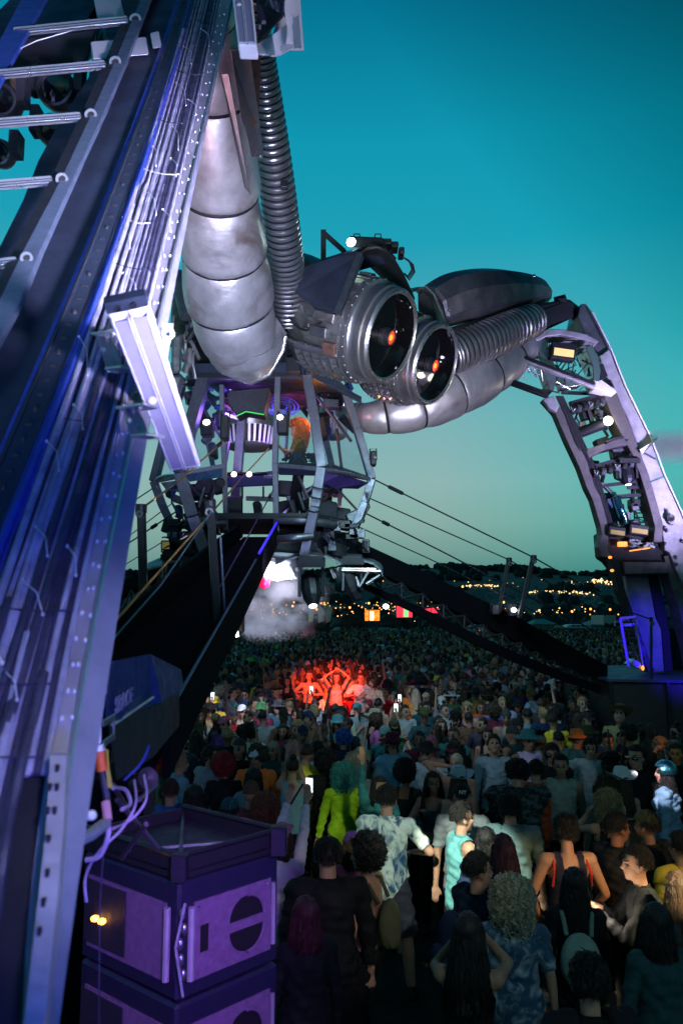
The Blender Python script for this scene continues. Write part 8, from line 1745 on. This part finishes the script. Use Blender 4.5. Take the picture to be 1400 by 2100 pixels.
for (x, y) in far:
    if noise.noise(V((x*.35, y*.25, 1))) < -.25 and rnd.random() < .7: continue
    th = rnd.choice([rnd.gauss(3.05, .6), rnd.gauss(0, .6), rnd.uniform(0, 6.28)]); s = rnd.gauss(.97, .055); ct, st_ = math.cos(th), math.sin(th); up_arm = rnd.random() < .06
    w = lv.copy(); w = np.stack([(w[:, 0]*ct-w[:, 1]*st_)*s+x, (w[:, 0]*st_+w[:, 1]*ct)*s+y, w[:, 2]*s], 1); vs.append(w)
    tc_ = np.array(CLOTH[rnd.choice(cols)])*rnd.uniform(1.0, 2.0); hcx = np.array(HAIRC[rnd.choice(['black', 'dark brown', 'dark brown', 'brown', 'blond'])]); 
    if rnd.random() < .09: hcx = np.array(CLOTH[rnd.choice(['white', 'beige', 'pale grey', 'black', 'teal', 'neon green' if rnd.random() < .1 else 'white'])])
    skc = np.array(SKIN[rnd.choice((0, 0, 1, 2, 3, 4))]); pal = [tc_, skc, hcx, np.array((.02, .022, .03)), skc]
    for g, k in zip(lf, lcx):
        if k == 4 and not up_arm: continue
        fcs.append(tuple(a+tot for a in g)); cs.append(pal[k])
    tot += len(lv)
me = bpy.data.meshes.new('far_crowd'); me.from_pydata(np.concatenate(vs).tolist(), [], fcs)
att = me.color_attributes.new('tint', 'FLOAT_COLOR', 'CORNER'); ltot = np.array([len(g) for g in fcs]); cc_ = np.repeat(np.array(cs), ltot, axis=0); cc_ = np.concatenate([cc_, np.ones((len(cc_), 1))], 1).astype('f'); att.data.foreach_set('color', cc_.ravel())
cm = bpy.data.materials.new('crowd_colours'); cm.use_nodes = True; a_ = cm.node_tree.nodes.new('ShaderNodeVertexColor'); a_.layer_name = 'tint'; cm.node_tree.links.new(a_.outputs[0], cm.node_tree.nodes['Principled BSDF'].inputs['Base Color']); cm.node_tree.nodes['Principled BSDF'].inputs['Roughness'].default_value = .85
me.materials.append(cm); o = bpy.data.objects.new('far_crowd', me); C.objects.link(o); prop(o, 'dense far part of the crowd filling the field to its far edge', 'crowd', kind='stuff'); me.shade_smooth()
# neon hats far left, glow sticks, phones in the crowd
for i, (px, py) in enumerate(((516, 1347), (546, 1349))):
    x, y = at_head(px, py, 1.85); person(x, y, 0, 170, 'stand', False, False, 1.78, top=('tee', 'grey'), hair=('short', 'black'), hat=('bucket', 'neon green'), label='person in a neon green bucket hat far left of the red-lit group, %s of two' % ('left' if i == 0 else 'right'))
# DJ
x, y = P(614, 1000, 14.3).x, 14.3; zt_ = P(604, 868, 14.3).z
o = person(x, y, zf, 100, 'clap', True, True, (zt_-zf)*.985, top=('tee', (.20, .12, .01)), bottom=('trousers', 'black'), hair=('curly', 'orange'), label='DJ with a glowing orange afro and yellow top inside the cabin', skin=(.5, .25, .12))
for c_ in o.children:
    if c_.name.startswith('hair'): c_.scale = (1.5, 1.5, 1.5)
# lamps aimed at people near the front
def aim(name, loc, o, z, power, col, ang, blend=.4): spot(name, loc, o.location+V((0, 0, z)), power, col, ang, blend, .03)
aim('beam_light_teal_top', V((-.6, 3.6, 4.6)), n11[0], 1.40, 3000, (.92, 1, .78), 11)
aim('beam_light_tie_dye', V((1.6, 1.5, 4.6)), n2[0], 1.25, 800, (.85, 1, .80), 12)
aim('beam_light_vest', V((3.9, 2.2, 4.0)), n22[0], 1.35, 900, (1, .62, .25), 10, .5)
aim('beam_light_phone', V((3.2, 3.0, 4.4)), n38[0], 1.15, 4200, (1, .86, .50), 7, .4)
aim('beam_light_foil_cap', V((1.2, 6.5, 4.2)), n36[0], 1.45, 2200, (1, .85, 1), 6, .4)
aim('beam_light_neon', V((1.0, 3.0, 4.6)), n3[0], 1.35, 500, (.9, 1, .6), 12, .7)
aim('beam_light_warm_faces', V((-1.5, 6.0, 5.2)), bpy.data.objects[n15[0].name], 1.5, 200, (.85, .9, 1), 18, .8)
aim('beam_light_red_small', V((6.0, 8.5, 4.4)), n26[0], 1.1, 260, (1, .30, .05), 12, .6)
point('phone_glow', n38[0].location+V((-.35, -.1, 1.35)), 6, (1, .85, .6), .05)
spot('beam_light_warm_right', V((4.2, 3.2, 4.4)), V((2.6, 6.6, 1.4)), 380, (1, .62, .25), 20, .8, .05)
spot('beam_light_left_faces', V((-2.2, 9.0, 5.4)), V((-2.3, 16.0, 1.6)), 500, (1, .72, .45), 14, .6)
spot('beam_light_shirtless', V((2.2, 1.2, 4.6)), n1[0].location+V((0, 0, 1.3)), 260, (1, .75, .5), 14, .7)
